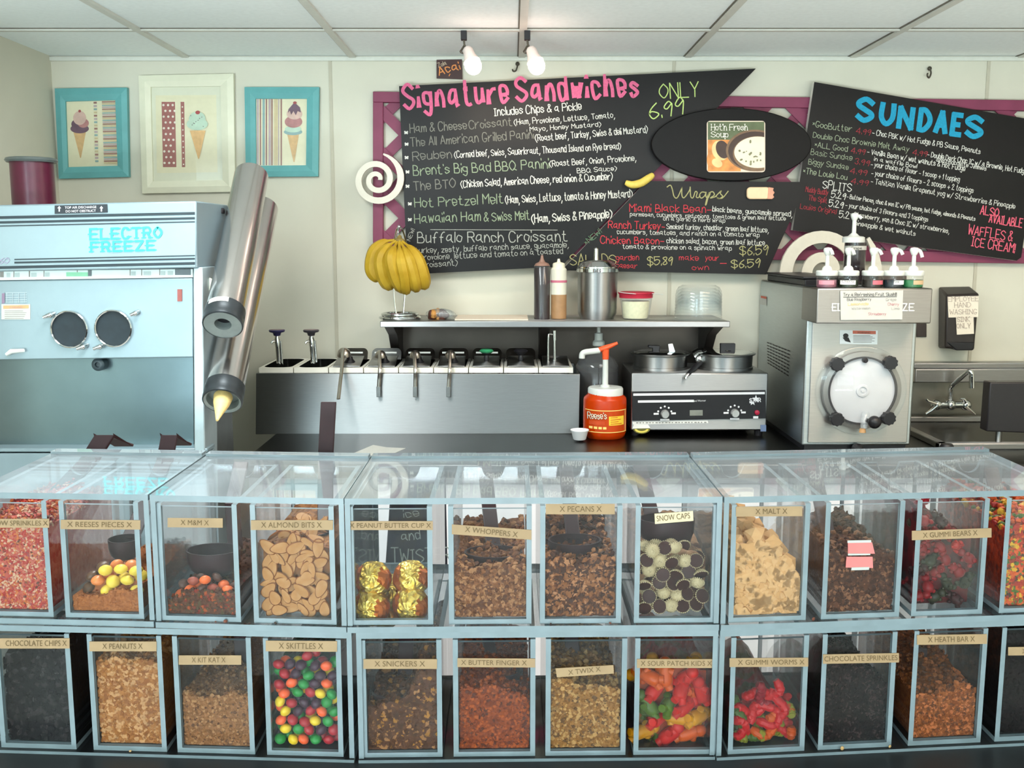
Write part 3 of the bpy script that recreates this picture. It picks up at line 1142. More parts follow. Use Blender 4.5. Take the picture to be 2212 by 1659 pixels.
def cone(a, ya, cx, top, bot, hw, m=1):
    art(a, [(cx - hw, top), (cx + 1, bot), (cx + 3, bot), (cx + hw, top)], m, ya)


def pic1(a, ya):
    cone(a, ya, 172, 283, 341, 14)
    art(a, ell(172, 278, 20, 10), 6, ya)
    art(a, ell(165, 268, 11, 10), 6, ya)
    art(a, ell(180, 266, 12, 10), 10, ya)
    art(a, ell(172, 255, 14, 15), 7, ya)
    art(a, ell(172, 240, 3, 3), 9, ya)
    for k in range(19):
        y = 220 + k * 7
        art(a, [(202 + k * .2, y), (202 + k * .2, y + 4), (209 + k * .2, y + 4), (209 + k * .2, y)], 2 + k % 4, ya)
    for k in range(34):
        y = 219 + k * 4
        sh = k * .14
        art(a, [(220 + sh, y), (220 + sh, y + 2.6), (249 + sh, y + 2), (249 + sh, y - .6)], 2 + (k * 7) % 4, ya)


def pic2(a, ya):
    art(a, [(325, 188), (330, 392), (481, 389), (476, 186)], 13, ya)
    art(a, [(336, 206), (339, 374), (470, 372), (467, 205)], 0, ya)
    art(a, [(349, 220), (352, 361), (381, 361), (378, 220)], 11, ya)
    art(a, [(390, 220), (393, 361), (400, 361), (398, 220)], 11, ya)
    for r in range(11):
        for c in range(3):
            x = 353 + c * 10 + (r % 2) * 4 + r * .25
            if x < 378:
                art(a, ell(x, 227 + r * 12.5, 2.6, 2.6, 8), 12, ya)
        art(a, ell(394 + r * .25, 231 + r * 12.4, 1.7, 1.7, 7), 12, ya)
    cone(a, ya, 427, 282, 343, 17)
    art(a, ell(426, 268, 23, 13), 8, ya)
    art(a, ell(426, 257, 18, 16), 8, ya)
    art(a, ell(427, 243, 5, 4), 9, ya)
    for q in range(9):
        art(a, ell(412 + (q * 37) % 29, 250 + (q * 17) % 24, 1, 1, 6), 6, ya)


def pic3(a, ya):
    for k, (x, w, m) in enumerate(((555, 4, 3), (561, 3, 2), (567, 5, 4), (574, 3, 2), (580, 5, 3), (586, 3, 2), (592, 8, 5), (601, 2, 3), (606, 3, 2))):
        art(a, [(x, 214), (x, 357), (x + w, 357), (x + w, 214)], m, ya)
    cone(a, ya, 633, 288, 350, 13)
    art(a, ell(633, 285, 20, 7), 4, ya)
    art(a, ell(633, 279, 18, 7), 8, ya)
    art(a, ell(634, 263, 19, 13), 10, ya)
    art(a, ell(636, 246, 17, 12), 7, ya)
    art(a, [(623, 236), (622, 244), (626, 239), (629, 248), (634, 240), (639, 249), (643, 240), (650, 243), (648, 232), (636, 221)], 6, ya)
    art(a, ell(637, 222, 4, 3), 9, ya)


framed([(118, 191), (127, 386), (278, 382), (274, 189)], [(141, 219), (146, 361), (254, 358), (249, 216)], TEAL,
       'teal framed picture with a dark scoop cone, leftmost on the wall', pic1, ML)
framed([(299, 163), (307, 418), (508, 414), (504, 159)], [(325, 188), (330, 392), (481, 389), (476, 186)], CREAM,
       'large cream framed picture of a mint cone between two teal frames', pic2, ML)
framed([(528, 188), (531, 382), (687, 381), (689, 188)], [(552, 213), (553, 358), (661, 357), (663, 213)], TEAL,
       'teal framed picture of a three scoop cone, rightmost of the three', pic3, ML)

# ---------------------------------------------------------------- spotlights on the ceiling bar
BULB = mat('lit_bulb', '#fff0e0', .3, emit='#ffe6cf', emit_s=9.0)
GLOWN = mat('frosted_lamp_neck', '#e9dcd6', .35, vary=.03)


def spotlight(x, label, target):
    Y = 3.32
    top = P(x, 67, Y)
    t = thing('spotlight', label, 'spotlight', (top.x, Y, CEIL - .004), 'spotlights on the ceiling bar')
    z0 = CEIL - .004
    k = px(x, 90, Y)
    b = MB()
    b.box(top.x - 6.5 * k, top.x + 6.5 * k, Y - .012, Y + .012, z0 - 19 * k, z0)
    b.build('clip', BLACK, t, bevel=.001)
    b = MB()
    j = P(x + 6, 107, Y)
    b.tube([P(x, 85, Y), P(x + 1, 96, Y), j], .0035)
    b.tube([P(x + 2, 96, Y), P(x - 5, 108, Y - .004), P(x - 8, 112, Y - .006)], .003)
    b.tube([P(x - 8, 112, Y - .006), P(x + 3, 117, Y - .004)], .003)
    b.build('stem', HOOKM, t)
    ax = (P(x + 19, 140, Y - .02) - P(x + 8, 108, Y)).normalized()
    b = MB()
    o = P(x + 7, 104, Y)
    b.lathe([(.012, 0), (.017, .008), (.019, .03), (.026, .048), (.0275, .052)], o, ax, 20)
    b.build('lamp_body', GLOWN, t)
    b = MB()
    c = o + ax * .066
    b.ball(c, (.0275, .0275, .03), frame_to(ax), 16, 10)
    b.build('bulb', BULB, t)
    return c


def frame_to(a):
    u, w, a = frame_of(a)
    return Matrix((u, w, a)).transposed()


for x, lab, tg in ((1002, 'left of the two ceiling spotlights, next to the brown card', (1085, 430)),
                   (1139, 'right of the two ceiling spotlights, above the word Sandwiches', (1190, 380))):
    c = spotlight(x, lab, tg)
    lamp('spot_beam', 'SPOT', c + Vector((.0, .035, -.03)), P(*tg, 3.74), 3.0, (1.0, .80, .62), .02, None, 120, 1.0)
    lamp('bulb_glow', 'POINT', c + Vector((0, -.04, .0)), (0, 0, 0), .2, (1.0, .62, .55), .03)
# ---------------------------------------------------------------- shelf over the back counter
SH0 = P(822, 697, 3.50)
SH1 = P(1575, 699, 3.50)
ZS = 1.322
t = thing('wall_shelf', 'stainless steel shelf on dark brackets above the topping rail', 'shelf', (P(1198, 697, 3.6).x, 3.65, ZS - .03))
b = MB()
b.box(SH0.x, SH1.x, 3.50, YW - .003, ZS - .004, ZS)
b.box(SH0.x, SH1.x, 3.485, 3.505, ZS - .020, ZS + .001)
b.build('shelf_board', STEELH, t, bevel=.002)
BRK = mat('dark_bracket_steel', '#3b3532', .45, .6, vary=.15)
for xp in (849, 1176, 1538):
    xc = P(xp, 720, 3.62).x
    b = MB()
    b.prism([(xc - .017, 3.50, ZS - .02), (xc - .017, YW - .003, ZS - .02), (xc - .017, YW - .003, ZS - .23), (xc - .017, 3.62, ZS - .06)], (.034, 0, 0))
    b.build('bracket', BRK, t, bevel=.002)
# stainless splash sheet on the wall below the shelf
b = MB()
x0, x1 = P(950, 720, YW).x - .14, P(1590, 720, YW).x - .09
b.box(x0, x1, YW - .006, YW, ZB, ZS - .03)
o = b.build('splash_sheet', mat('splash_steel', '#57504a', .42, .8, vary=.08, scale=10))
tag(o, 'dark stainless splash sheet on the wall under the shelf', 'splashback')

# --- banana stand and bananas
YBN = 3.60
cx, cyz = 866, 0
zb = ZS
t = thing('banana_stand', 'chrome wire banana stand with a double ring base on the shelf', 'banana stand', (P(864, 682, YBN).x, YBN, ZS))
xc = P(864, 682, YBN).x
b = MB()
for r, z in ((.071, .006), (.063, .018)):
    b.tube([(xc + r * math.cos(a), YBN + r * math.sin(a), ZS + z) for a in [2 * math.pi * i / 40 for i in range(41)]], .0055, 8, cap=False)
b.build('base_ring', CHROME, t)
b = MB()
topz = P(862, 490, YBN).z
xt = P(862, 490, YBN).x
for s in (-1, 1):
    b.tube(smooth_path([(xc + s * .012 - .004, YBN + .03, ZS + .012), (xc + s * .02 - .004, YBN + .035, ZS + .10), (xt + s * .022, YBN + .035, ZS + .25), (xt + s * .012, YBN + .015, topz - .015), (xt, YBN, topz)], 5), .0032, 8)
b.tube(smooth_path([(xt, YBN, topz), (xt - .002, YBN - .02, topz - .02), (xt, YBN - .025, topz - .05), (xt, YBN - .012, topz - .06)], 5), .0032, 8)
b.ball((xt, YBN, topz), .0065)
b.build('wire_post', CHROME, t)
BAN = mat('banana_peel', '#a8841a', .5, vary=.12, scale=22, bump=.05, color2='#bc9a30', spec=.3)
BANT = mat('banana_tip', '#4b3a22', .6, vary=.2)
BANS = mat('banana_stem', '#7d6a34', .6, vary=.25, scale=50)
t = thing('banana_bunch', 'bunch of seven ripe yellow bananas hanging from the wire stand', 'bananas', P(862, 520, YBN - .03))
b = MB()
kp = P(862, 522, YBN - .03)
b.ball(kp, (.022, .016, .014))
b.tube([kp, kp + Vector((0, .012, .02))], [.012, .008])
b.build('crown', BANS, t)
for i, (pts, dy, w) in enumerate((
        ([(852, 519), (828, 524), (808, 548), (803, 580), (812, 596), (820, 600)], -.015, 16),
        ([(855, 521), (838, 534), (824, 560), (828, 592), (838, 612), (843, 618)], -.045, 17),
        ([(858, 523), (850, 540), (846, 562), (854, 595), (866, 618), (872, 624)], -.075, 16),
        ([(862, 524), (864, 545), (868, 572), (874, 600), (876, 622), (879, 630)], -.085, 14),
        ([(866, 524), (876, 543), (886, 570), (894, 600), (898, 618), (899, 624)], -.080, 14),
        ([(869, 522), (888, 538), (904, 566), (914, 596), (916, 612), (917, 618)], -.060, 15),
        ([(864, 521), (858, 536), (880, 560), (884, 590), (886, 606), (887, 612)], -.035, 14))):
    path = []
    n = len(pts)
    for q, (x, y) in enumerate(pts):
        path.append(P(x, y, YBN - .03 + dy * math.sin(math.pi * min(1, q / (n - 1) * .9 + .1)) ** .8))
    sp = smooth_path(path, 5)
    m = len(sp)
    k = px(860, 570, YBN)
    rs = []
    for q in range(m):
        u = q / (m - 1)
        rs.append(k * (3.2 + (w * .98 - 3.2) * min(1, max(0, (u - .12) / .22)) ** .8 * (1 if u < .72 else max(.18, 1 - ((u - .72) / .28) ** 2.2 * .85))))
    b = MB()
    b.tube(sp, rs, 9)
    o = b.build('banana', BAN, t, angle=30)
    e = MB()
    e.tube([sp[-1] - (sp[-1] - sp[-2]) * .4, sp[-1] + (sp[-1] - sp[-2]) * .8], [rs[-1] * 1.1, rs[-1] * .9], 8)
    e.build('banana_tip', BANT, o)

# --- wrapped brownie
t = thing('wrapped_cookie', 'cellophane wrapped dark cookie lying on the shelf beside the banana stand', 'snack', P(953, 688, 3.60))
c = P(952, 678, 3.60)
b = MB()
for q in range(9):
    a = q * .7
    b.ball(c + Vector((.022 * math.cos(a * 2.1) - .012, .015 * math.sin(a), -.005 + .006 * math.sin(a * 3))), (.022, .018, .014), rotm(a, a * 2, a), 9, 6, q % 2)
b.build('cookie', [mat('dark_cookie', '#4a2417', .5, vary=.3, scale=60), mat('caramel_cookie', '#a8763c', .4, vary=.3, scale=60)], t)
b = MB()
for q in range(3):
    b.ball(c + Vector((.01 * q - .005, 0, 0)), (.05 - .004 * q, .03, .019), rotm(0, .08 * q, .1), 12, 8)
b.build('wrapper', clear('cellophane', haze=.02, scr=.08, rough=.12), t)
# --- paper liner on the shelf
b = MB()
b.box(P(985, 690, 3.62).x, P(1140, 690, 3.62).x, 3.54, 3.76, ZS, ZS + .004)
tag(b.build('shelf_liner', mat('cream_board', '#dccfbd', .7, vary=.03)), 'flat cream board lying on the shelf behind the cookie', 'board')

# --- squeeze bottles
t = thing('squeeze_bottle', 'tall clear squeeze bottle full of dark chocolate syrup on the shelf', 'bottle', (P(1171, 688, 3.60).x, 3.60, ZS), 'squeeze bottles on the shelf')
b = MB()
b.plathe([(690, 16.5), (682, 17.2), (586, 17.2), (578, 16)], 1171, 3.60, 24)
b.build('syrup', mat('chocolate_syrup', '#26171c', .3, vary=.15), t)
b = MB()
b.plathe([(690.5, 17.4), (576, 17.6), (572, 15), (570, 8)], 1171, 3.60, 24, cap=False)
b.build('bottle_wall', clear('squeeze_plastic', haze=.015, scr=.02, rough=.12), t)
b = MB()
b.plathe([(574, 17), (569, 14), (566, 7), (560, 4), (551, 2.2)], 1171, 3.60, 20)
b.build('nozzle', mat('amber_cap', '#8d6d60', .4, vary=.1), t)
t = thing('squeeze_bottle', 'frosted squeeze bottle half full of caramel between the dark bottle and the canister', 'bottle', (P(1207, 686, 3.60).x, 3.60, ZS), 'squeeze bottles on the shelf')
b = MB()
b.plathe([(688, 16.4), (680, 17), (636, 17)], 1207, 3.60, 24)
b.build('syrup', mat('caramel_syrup', '#a07a55', .35, vary=.1), t)
b = MB()
b.plathe([(636, 17.2), (582, 17.2), (578, 14)], 1207, 3.60, 24)
b.build('bottle_wall', mat('frosted_plastic', '#d9d6c6', .4, vary=.03), t)
b = MB()
b.plathe([(610, 17.8), (605, 17.8)], 1207, 3.60, 24, cap=False)
b.build('measure_line', mat('pink_band', '#c26a80', .5), t)
b = MB()
b.plathe([(581, 13.6), (570, 13.2), (568, 11), (566, 4), (559, 2.4)], 1207, 3.60, 20)
b.build('nozzle', mat('cream_cap', '#e6e2cc', .4, vary=.02), t)

# --- steel canister
t = thing('steel_canister', 'tall stainless steel canister with a stepped lid on the shelf', 'canister', (P(1292, 684, 3.62).x, 3.62, ZS))
b = MB()
b.plathe([(690, 36), (684, 38), (676, 41.5), (664, 42.5), (590, 43), (588, 43)], 1291, 3.62, 40)
b.build('body', STEEL, t)
b = MB()
b.plathe([(588, 43), (587, 46), (580, 46.5), (579, 44.5), (576, 44.5), (566, 35), (562, 30), (561, 0.1)], 1291, 3.62, 40)
b.build('lid', CHROME, t)
b = MB()
b.plathe([(563, 6), (545, 5.5), (537, 5), (535, 3)], 1288, 3.62, 16)
b.build('lid_post', CHROME, t)

# --- plastic tub with red lid
Yt = 3.60
t = thing('plastic_tub', 'clear plastic tub of white topping with a red lid on the shelf', 'tub', (P(1375, 686, Yt).x, Yt, ZS))
b = MB()
b.plathe([(687, 25), (683, 27), (650, 30)], 1373, Yt, 28)
b.build('topping', mat('white_topping', '#e9e3bd', .6, vary=.08, scale=90), t)
b = MB()
b.plathe([(688.5, 26), (686, 28.5), (642, 35)], 1374, Yt, 28, cap=False)
b.build('tub_wall', clear('tub_plastic', haze=.10, scr=.04, rough=.1), t)
b = MB()
b.plathe([(643, 36), (636, 36.5), (633, 39), (631, 39), (630, 34), (630, .1)], 1374, Yt, 28)
b.build('lid', mat('red_lid', '#b5263d', .4, vary=.06), t)
b = MB()
b.tube(smooth_path([P(1338, 631, Yt - .03), P(1352, 633, Yt - .06), P(1378, 635, Yt - .06), P(1402, 634, Yt - .04), P(1432, 636, Yt - .02)], 5), .0028, 8, flat=.5)
tag(b.build('plastic_spoon', WHITEP), 'thin white plastic spoon lying across the red tub lid', 'spoon')

# --- stack of clear dome lids
DOME = clear('dome_plastic', haze=.012, scr=.02, rough=.10)
kz = px(1509, 690, 3.62)
xd = P(1509, 690, 3.62).x
for i in range(6):
    b = MB()
    z0 = ZS + .0005 + i * .0115
    b.lathe([(.085 - .0004 * i, 0), (.0865 - .0004 * i, .003), (.0845 - .0004 * i, .006), (.0858 - .0004 * i, .012), (.0842 - .0004 * i, .018), (.0845, .026), (.0825, .034), (.081, .043), (.0735, .056), (.062, .062), (.060, .064)], (xd, 3.63, z0), (0, 0, 1), 36, cap=False)
    o = b.build('dome_lid', DOME, base=(xd, 3.63, z0))
    tag(o, 'clear plastic dome lid nested in the upright stack at the right end of the shelf', 'lid', 'stack of clear dome lids')

# ---------------------------------------------------------------- topping rail with nine inserts
ZR = P(900, 806, 3.47).z
xl, xr = P(548, 806, 3.47).x, P(1253, 806, 3.47).x
t = thing('topping_rail', 'stainless steel topping rail holding nine white pans', 'topping rail', ((xl + xr) / 2, 3.62, ZB))
b = MB()
c = [P(552, 938, 3.47), P(1251, 937, 3.47), P(1251, 937, 3.47) + Vector((0, .32, 0)), P(552, 938, 3.47) + Vector((0, .32, 0)),
     P(553, 806, 3.47), P(1253, 808, 3.47), P(1253, 808, 3.47) + Vector((0, .32, 0)), P(553, 806, 3.47) + Vector((0, .32, 0))]
w_ = .006
for d0, d1 in ((Vector((0, 0, 0)), Vector((0, -.32 + w_, 0))), (Vector((0, .32 - w_, 0)), Vector((0, 0, 0)))):       # front and back sheets
    b.hexa([c[0] + d0, c[1] + d0, c[2] + d1, c[3] + d1, c[4] + d0, c[5] + d0, c[6] + d1, c[7] + d1])
for d0, d1, i0 in ((0, .004, (0, 3)), (-.004, 0, (1, 2))):                                                             # end sheets
    f_, r_ = c[i0[0]], c[i0[1]]
    tf, tr = c[i0[0] + 4], c[i0[1] + 4]
    q = Vector((0, w_, 0))
    b.hexa([f_ + q + Vector((d0, 0, 0)), f_ + q + Vector((d1, 0, 0)), r_ - q + Vector((d1, 0, 0)), r_ - q + Vector((d0, 0, 0)),
            tf + q + Vector((d0, 0, 0)), tf + q + Vector((d1, 0, 0)), tr - q + Vector((d1, 0, 0)), tr - q + Vector((d0, 0, 0))])
b.box(c[0].x + .004, c[1].x - .004, 3.47 + w_, 3.79 - w_, ZB + .002, ZB + .008)
b.build('housing', STEEL, t, bevel=.0015)
PANW = mat('white_pan_rim', '#f0ece0', .35, vary=.02)
xs = [558 + (1239 - 558) * i / 9 for i in range(10)]
LIDC = clear('hinged_lid_plastic', haze=.10, scr=.06, rough=.1, tint=(.9, .93, .92))
pans = []
for i in range(9):
    a, c = P(xs[i] + 1, 800, 3.475).x, P(xs[i + 1] - 1, 800, 3.475).x
    tt = thing('topping_pan', '%s pan of the topping rail, counted from the left%s' % (
        ('first', 'second', 'third', 'fourth', 'fifth', 'sixth', 'seventh', 'eighth', 'ninth')[i],
        (', under a round-knobbed pump', ', under a round-knobbed pump', ', with the long-handled ladle', ', with a short ladle', ', with a short ladle', ', with a short ladle', ', with a green knob', ', with a clear lid', ', with a slim pump')[i]),
        'pan', ((a + c) / 2, 3.6, ZR), 'pans in the topping rail')
    b = MB()
    y0, y1 = 3.478, 3.76
    # rim frame with a rounded opening, standing a little proud of the rail
    w = .010
    zt = ZR + .018
    n = 8
    inner = []
    r = .035
    for cx_, cy_, a0 in ((c - w - r, y1 - w - r, 0), (a + w + r, y1 - w - r, 90), (a + w + r, y0 + w + r, 180), (c - w - r, y0 + w + r, 270)):
        for k in range(n + 1):
            an = math.radians(a0 + 90 * k / n)
            inner.append((cx_ + r * math.cos(an), cy_ + r * math.sin(an)))
    corner = [(c, y1), (a, y1), (a, y0), (c, y0)]
    outer = [corner[k // (n + 1)] for k in range(4 * (n + 1))]
    k0 = len(b.v)
    N = len(inner)
    for z, ring in ((ZR, outer), (zt, outer), (zt, inner), (ZR - .07, inner)):
        b.v += [(x, y, z) for x, y in ring]
    for s in range(3):
        for k in range(N):
            j = (k + 1) % N
            b.f.append((k0 + s * N + k, k0 + s * N + j, k0 + (s + 1) * N + j, k0 + (s + 1) * N + k))
            b.m.append(0 if s < 2 else 1)
    b.f.append(tuple(k0 + 3 * N + k for k in range(N)))
    b.m.append(2)
    b.build('insert', [PANW, CHROME, mat('dark_sauce', '#2c211d', .3, vary=.2)], tt, angle=60)
    pans.append((tt, a, c, zt))
    if 2 <= i:
        b = MB()
        z0 = zt + .002
        if i >= 2:
            b.hexa([(a + .012, y0 + .01, z0), (c - .012, y0 + .01, z0), (c - .014, y0 + .13, z0 + .022), (a + .014, y0 + .13, z0 + .022),
                    (a + .012, y0 + .01, z0 + .003), (c - .012, y0 + .01, z0 + .003), (c - .014, y0 + .13, z0 + .026), (a + .014, y0 + .13, z0 + .026)])
        b.build('front_flap', STEELH, tt, bevel=.001)
        # raised rear half of the lid, hinged half way back, with rounded top corners
        b = MB()
        yh = y0 + .14
        zt2 = P((xs[i] + xs[i + 1]) / 2, 752, yh + .04).z
        h = zt2 - z0
        prof = []
        for k in range(7):
            an = math.pi * k / 12
            prof.append((1 - math.cos(an), math.sin(an)))
        R_ = .018
        poly = [(a + .006, z0 + .01)] + [(a + .006 + R_ * q[0], z0 + h - R_ + R_ * q[1]) for q in prof] + [(c - .006 - R_ * q[0], z0 + h - R_ + R_ * q[1]) for q in reversed(prof)] + [(c - .006, z0 + .01)]
        vs = [(x, yh + .04 * (z - z0) / h, z) for x, z in poly]
        b.prism(vs, (0, .003, .0))
        if i != 8:
            b.build('raised_lid', mat('lid_dark_steel', '#55504b', .22, 1.0, vary=.1) if i not in (3,) else STEELD, tt, smooth=False)
        if i in (2, 3, 4, 5, 6):
            b = MB()
            b.tube([(a + .02, yh - .002, z0 + .036), (c - .02, yh - .002, z0 + .036)], .0035, 8)
            b.build('hinge', WHITEP, tt)
KNOBG = mat('green_knob', '#2f8a5c', .4, vary=.1)
for i, mm in ((6, KNOBG), (7, BLACK)):
    tt, a, c, zt = pans[i]
    b = MB()
    b.lathe([(.008, 0), (.010, .012), (.008, .02), (.020, .03), (.026, .036), (.02, .042), (0.001, .044)], ((a + c) / 2, 3.478 + .07, zt + .016), (0, 0, 1), 20, mm=[0, 0, 0, 1, 1, 1])
    b.build('lid_knob', [BLACK, mm], tt)
for i in (2, 3, 4, 5):
    tt, a, c, zt = pans[i]
    b = MB()
    b.lathe([(.022, 0), (.012, .012), (.01, .022)], ((a + c) / 2 + .004, 3.478 + .06, zt + .012), (0, 0, 1), 20)
    b.build('lid_knob', BLACK, tt)

# pumps standing in the first two pans
for xk, knob, lab, yb in ((598, '#2c2a55', 'blue-black knobbed chrome pump in the first topping pan', 785), (672, '#35333a', 'grey-black knobbed chrome pump in the second topping pan', 780)):
    Yp = 3.56
    t = thing('syrup_pump', lab, 'pump', (P(xk + 4, yb, Yp).x, Yp, ZR + .02), 'knobbed pumps in the topping rail')
    b = MB()
    b.plathe([(725, 7), (719, 9), (717, 16), (714, 17.5), (712, 16), (711.5, .2)], xk, Yp, 20, mm=[0, 0, 0, 0, 1])
    b.build('knob', [mat('knob_' + knob[1:], knob, .4, vary=.2), mat('knob_cap', '#8d7a78', .5, vary=.1)], t)
    b = MB()
    b.tube([P(xk, 724, Yp), P(xk + 1, 735, Yp), P(xk + 2, 750, Yp), P(xk + 5, yb + 5, Yp)], [.0065, .011, .0085, .0085], 14)
    b.tube([P(xk + 8, 736, Yp), P(xk + 12, yb + 2, Yp)], .004, 10)
    b.build('shaft', CHROME, t)
    b = MB()
    b.tube(smooth_path([P(xk + 1, 738, Yp), P(xk - 8, 737, Yp - .01), P(xk - 12, 742, Yp - .015)], 4), .0042, 10)
    b.build('spout', CHROME, t)
# slim pump in the ninth pan
Yp = 3.56
t = thing('syrup_pump', 'slim chrome pump with twin tubes in the ninth topping pan', 'pump', (P(1196, 786, Yp).x, Yp, ZR + .02), 'slim pump')
b = MB()
b.tube([P(1198, 788, Yp), P(1198, 730, Yp)], .0055, 12)
b.tube([P(1198, 735, Yp), P(1197.5, 714, Yp)], .0075, 12)
b.build('shaft', CHROME, t)
b = MB()
b.tube(smooth_path([P(1194, 722, Yp - .004), P(1187, 721, Yp - .008), P(1185, 724, Yp - .01), P(1184, 750, Yp - .01), P(1184, 787, Yp - .01)], 4), .004, 10)
b.build('spout_tube', CHROME, t)

# ladles hooked over the pans
LAD = mat('ladle_steel', '#bdb5ac', .3, 1.0, vary=.06, scale=40)


def ladle(hx, hy, ex, ey, Yh, Ye, label, hook=True, R=.0195):
    t = thing('ladle', label, 'ladle', P(hx, hy + 20, Yh), 'ladles in the topping rail')
    c = P(hx, hy, Yh)
    b = MB()
    b.lathe([(.001, R), (R * .5, R * .87), (R * .87, R * .5), (R, 0), (R * 1.02, -R * .25), (R * .8, -R * .3)], c, (0, -.25, 1), 22, cap=False)
    b.build('bowl', LAD, t)
    b = MB()
    e = P(ex, ey, Ye)
    s = c + Vector((0, -R * 1.0, R * .45))
    lip = P(hx + (ex - hx) * .4, 797, 3.448 if hook else 3.43)
    pth = smooth_path([c + Vector((0, -R * .4, R * .9)), s, lip, lip + (e - lip) * .5, e], 5)
    b.tube(pth, .0062, 10, flat=.35)
    b.build('handle', LAD, t)
    if hook:
        b = MB()
        k = px(ex, ey, Ye)
        b.box(e.x - 5 * k, e.x + 4 * k, Ye - .002, Ye + .004, e.z - 22 * k, e.z + 1 * k)
        b.build('hook_end', STEELD, t, bevel=.001)


ladle(743, 765, 731, 862, 3.52, 3.30, 'long-handled steel ladle leaning out of the third topping pan', False, .024)
ladle(822, 768, 818, 836, 3.52, 3.448, 'steel ladle hooked over the rail at the fourth pan')
ladle(897, 768, 897, 836, 3.52, 3.448, 'steel ladle hooked over the rail at the fifth pan')
ladle(973, 768, 969, 836, 3.52, 3.448, 'steel ladle hooked over the rail at the sixth pan')

# ---------------------------------------------------------------- dark pump jug standing behind, and the orange jar
Yj = 3.64
t = thing('pump_jug', 'tall clear jug with a white pump standing behind the orange jar', 'jug', (P(1294, 900, Yj).x, Yj, ZB))
b = MB()
b.plathe([(912, 44), (905, 46), (790, 46), (775, 38), (762, 22), (752, 15)], 1290, Yj, 32, cap=False)
b.build('jug_wall', clear('jug_plastic', haze=.05, scr=.05, rough=.08, tint=(.55, .52, .5)), t)
b = MB()
b.plathe([(911, 43), (905, 45), (800, 45)], 1290, Yj, 32)
b.build('syrup', mat('dark_syrup', '#2d2523', .3, vary=.15), t)
b = MB()
b.plathe([(748, 10), (746, 13), (738, 13), (734, 9), (720, 9), (718, 4), (668, 4)], 1294, Yj, 20)
b.build('pump_neck', WHITEP, t)
b = MB()
b.tube(smooth_path([P(1304, 664, Yj), P(1294, 662, Yj), P(1284, 664, Yj - .01), P(1276, 672, Yj - .015), P(1273, 673, Yj - .015)], 4), [.010] * 5 + [.012] * 4 + [.009] * 4 + [.007] * 4, 12)
b.build('pump_head', WHITEP, t)

Yj = 3.42
ORANGE = mat('orange_jar_plastic', '#b53400', .25, vary=.05, spec=.3)
t = thing('topping_jar', 'orange jar of peanut butter topping with a white pump on the counter', 'jar', (P(1306, 938, Yj).x, Yj, ZB))
b = MB()
b.plathe([(944, 38), (940, 43), (930, 46), (925, 46.5), (862, 46.5), (857, 45), (851, 38), (847, 37)], 1307, Yj, 40)
b.build('jar_body', ORANGE, t)
b = MB()
b.plathe([(853, 37), (852, 38), (839, 38), (836, 36), (835, .2)], 1308, Yj, 36)
b.build('lid', WHITEP, t)
b = MB()
b.plathe([(838, 11), (832, 10), (830, 6.5), (775, 6)], 1308, Yj, 18)
b.build('pump_shaft', WHITEP, t)
b = MB()
POR = mat('orange_pump_head', '#e2572c', .4, vary=.05)
b.tube([P(1308, 776, Yj), P(1308, 765, Yj), P(1307, 755, Yj)], [.011, .012, .014], 14)
b.tube([P(1293, 756, Yj - .005), P(1307, 752, Yj), P(1322, 746, Yj), P(1334, 741, Yj)], [.011, .013, .009, .0065], 12, flat=.8)
b.build('pump_head', POR, t)
b = MB()
b.tube(smooth_path([P(1295, 757, Yj - .005), P(1278, 759, Yj - .01), P(1264, 761, Yj - .015), P(1258, 765, Yj - .015), P(1257, 774, Yj - .015)], 5), .0105, 12)
b.build('pump_spout', WHITEP, t)


def wrap_pts(cx, R, Yc, pts):
    """pixel outline wrapped on an upright cylinder of pixel radius R"""
    out = []
    for x, y in pts:
        k = px(cx, y, Yc)
        dx = max(-.98, min(.98, (x - cx) / R))
        p = P(cx, y, Yc)
        out.append(Vector((p.x + R * k * dx, Yc - R * k * math.sqrt(1 - dx * dx), p.z)))
    return out


def wrapped(mb, cx, R, Yc, x0, y0, x1, y1, m, n=10):
    for i in range(n):
        a, c = x0 + (x1 - x0) * i / n, x0 + (x1 - x0) * (i + 1) / n
        mb.add(wrap_pts(cx, R, Yc, [(a, y0), (a, y1), (c, y1), (c, y0)]), [(0, 1, 2, 3)], m)


LM = [mat('label_orange', '#b93e04', .35), mat('label_yellow', '#e9c53a', .4), mat('label_line', '#f3d27a', .4), mat('label_brown', '#5a1f14', .4), mat('label_white', '#f2ead2', .4), mat('label_redbrown', '#c2471c', .4)]
b = MB()
wrapped(b, 1307, 47.0, Yj, 1263, 880, 1350, 926, 0, 16)
for y in (879.2, 925):
    wrapped(b, 1307, 47.3, Yj, 1263, y, 1350, y + 1.6, 2, 16)
wrapped(b, 1307, 47.3, Yj, 1347, 880, 1348.5, 926, 2, 1)
wrapped(b, 1307, 47.3, Yj, 1311, 892, 1344, 911, 1, 8)
wrapped(b, 1307, 47.3, Yj, 1270, 902, 1302, 910, 5, 8)
for q in range(4):
    wrapped(b, 1307, 47.3, Yj, 1270 + q * 9.5, 914, 1277 + q * 9.5, 919, 2, 2)
for q in range(4):
    wrapped(b, 1307, 47.5, Yj, 1314, 894 + q * 4.4, 1330 + (q * 7) % 12, 895.4 + q * 4.4, 5, 4)
lb = b.build('label', LM, t, smooth=False)


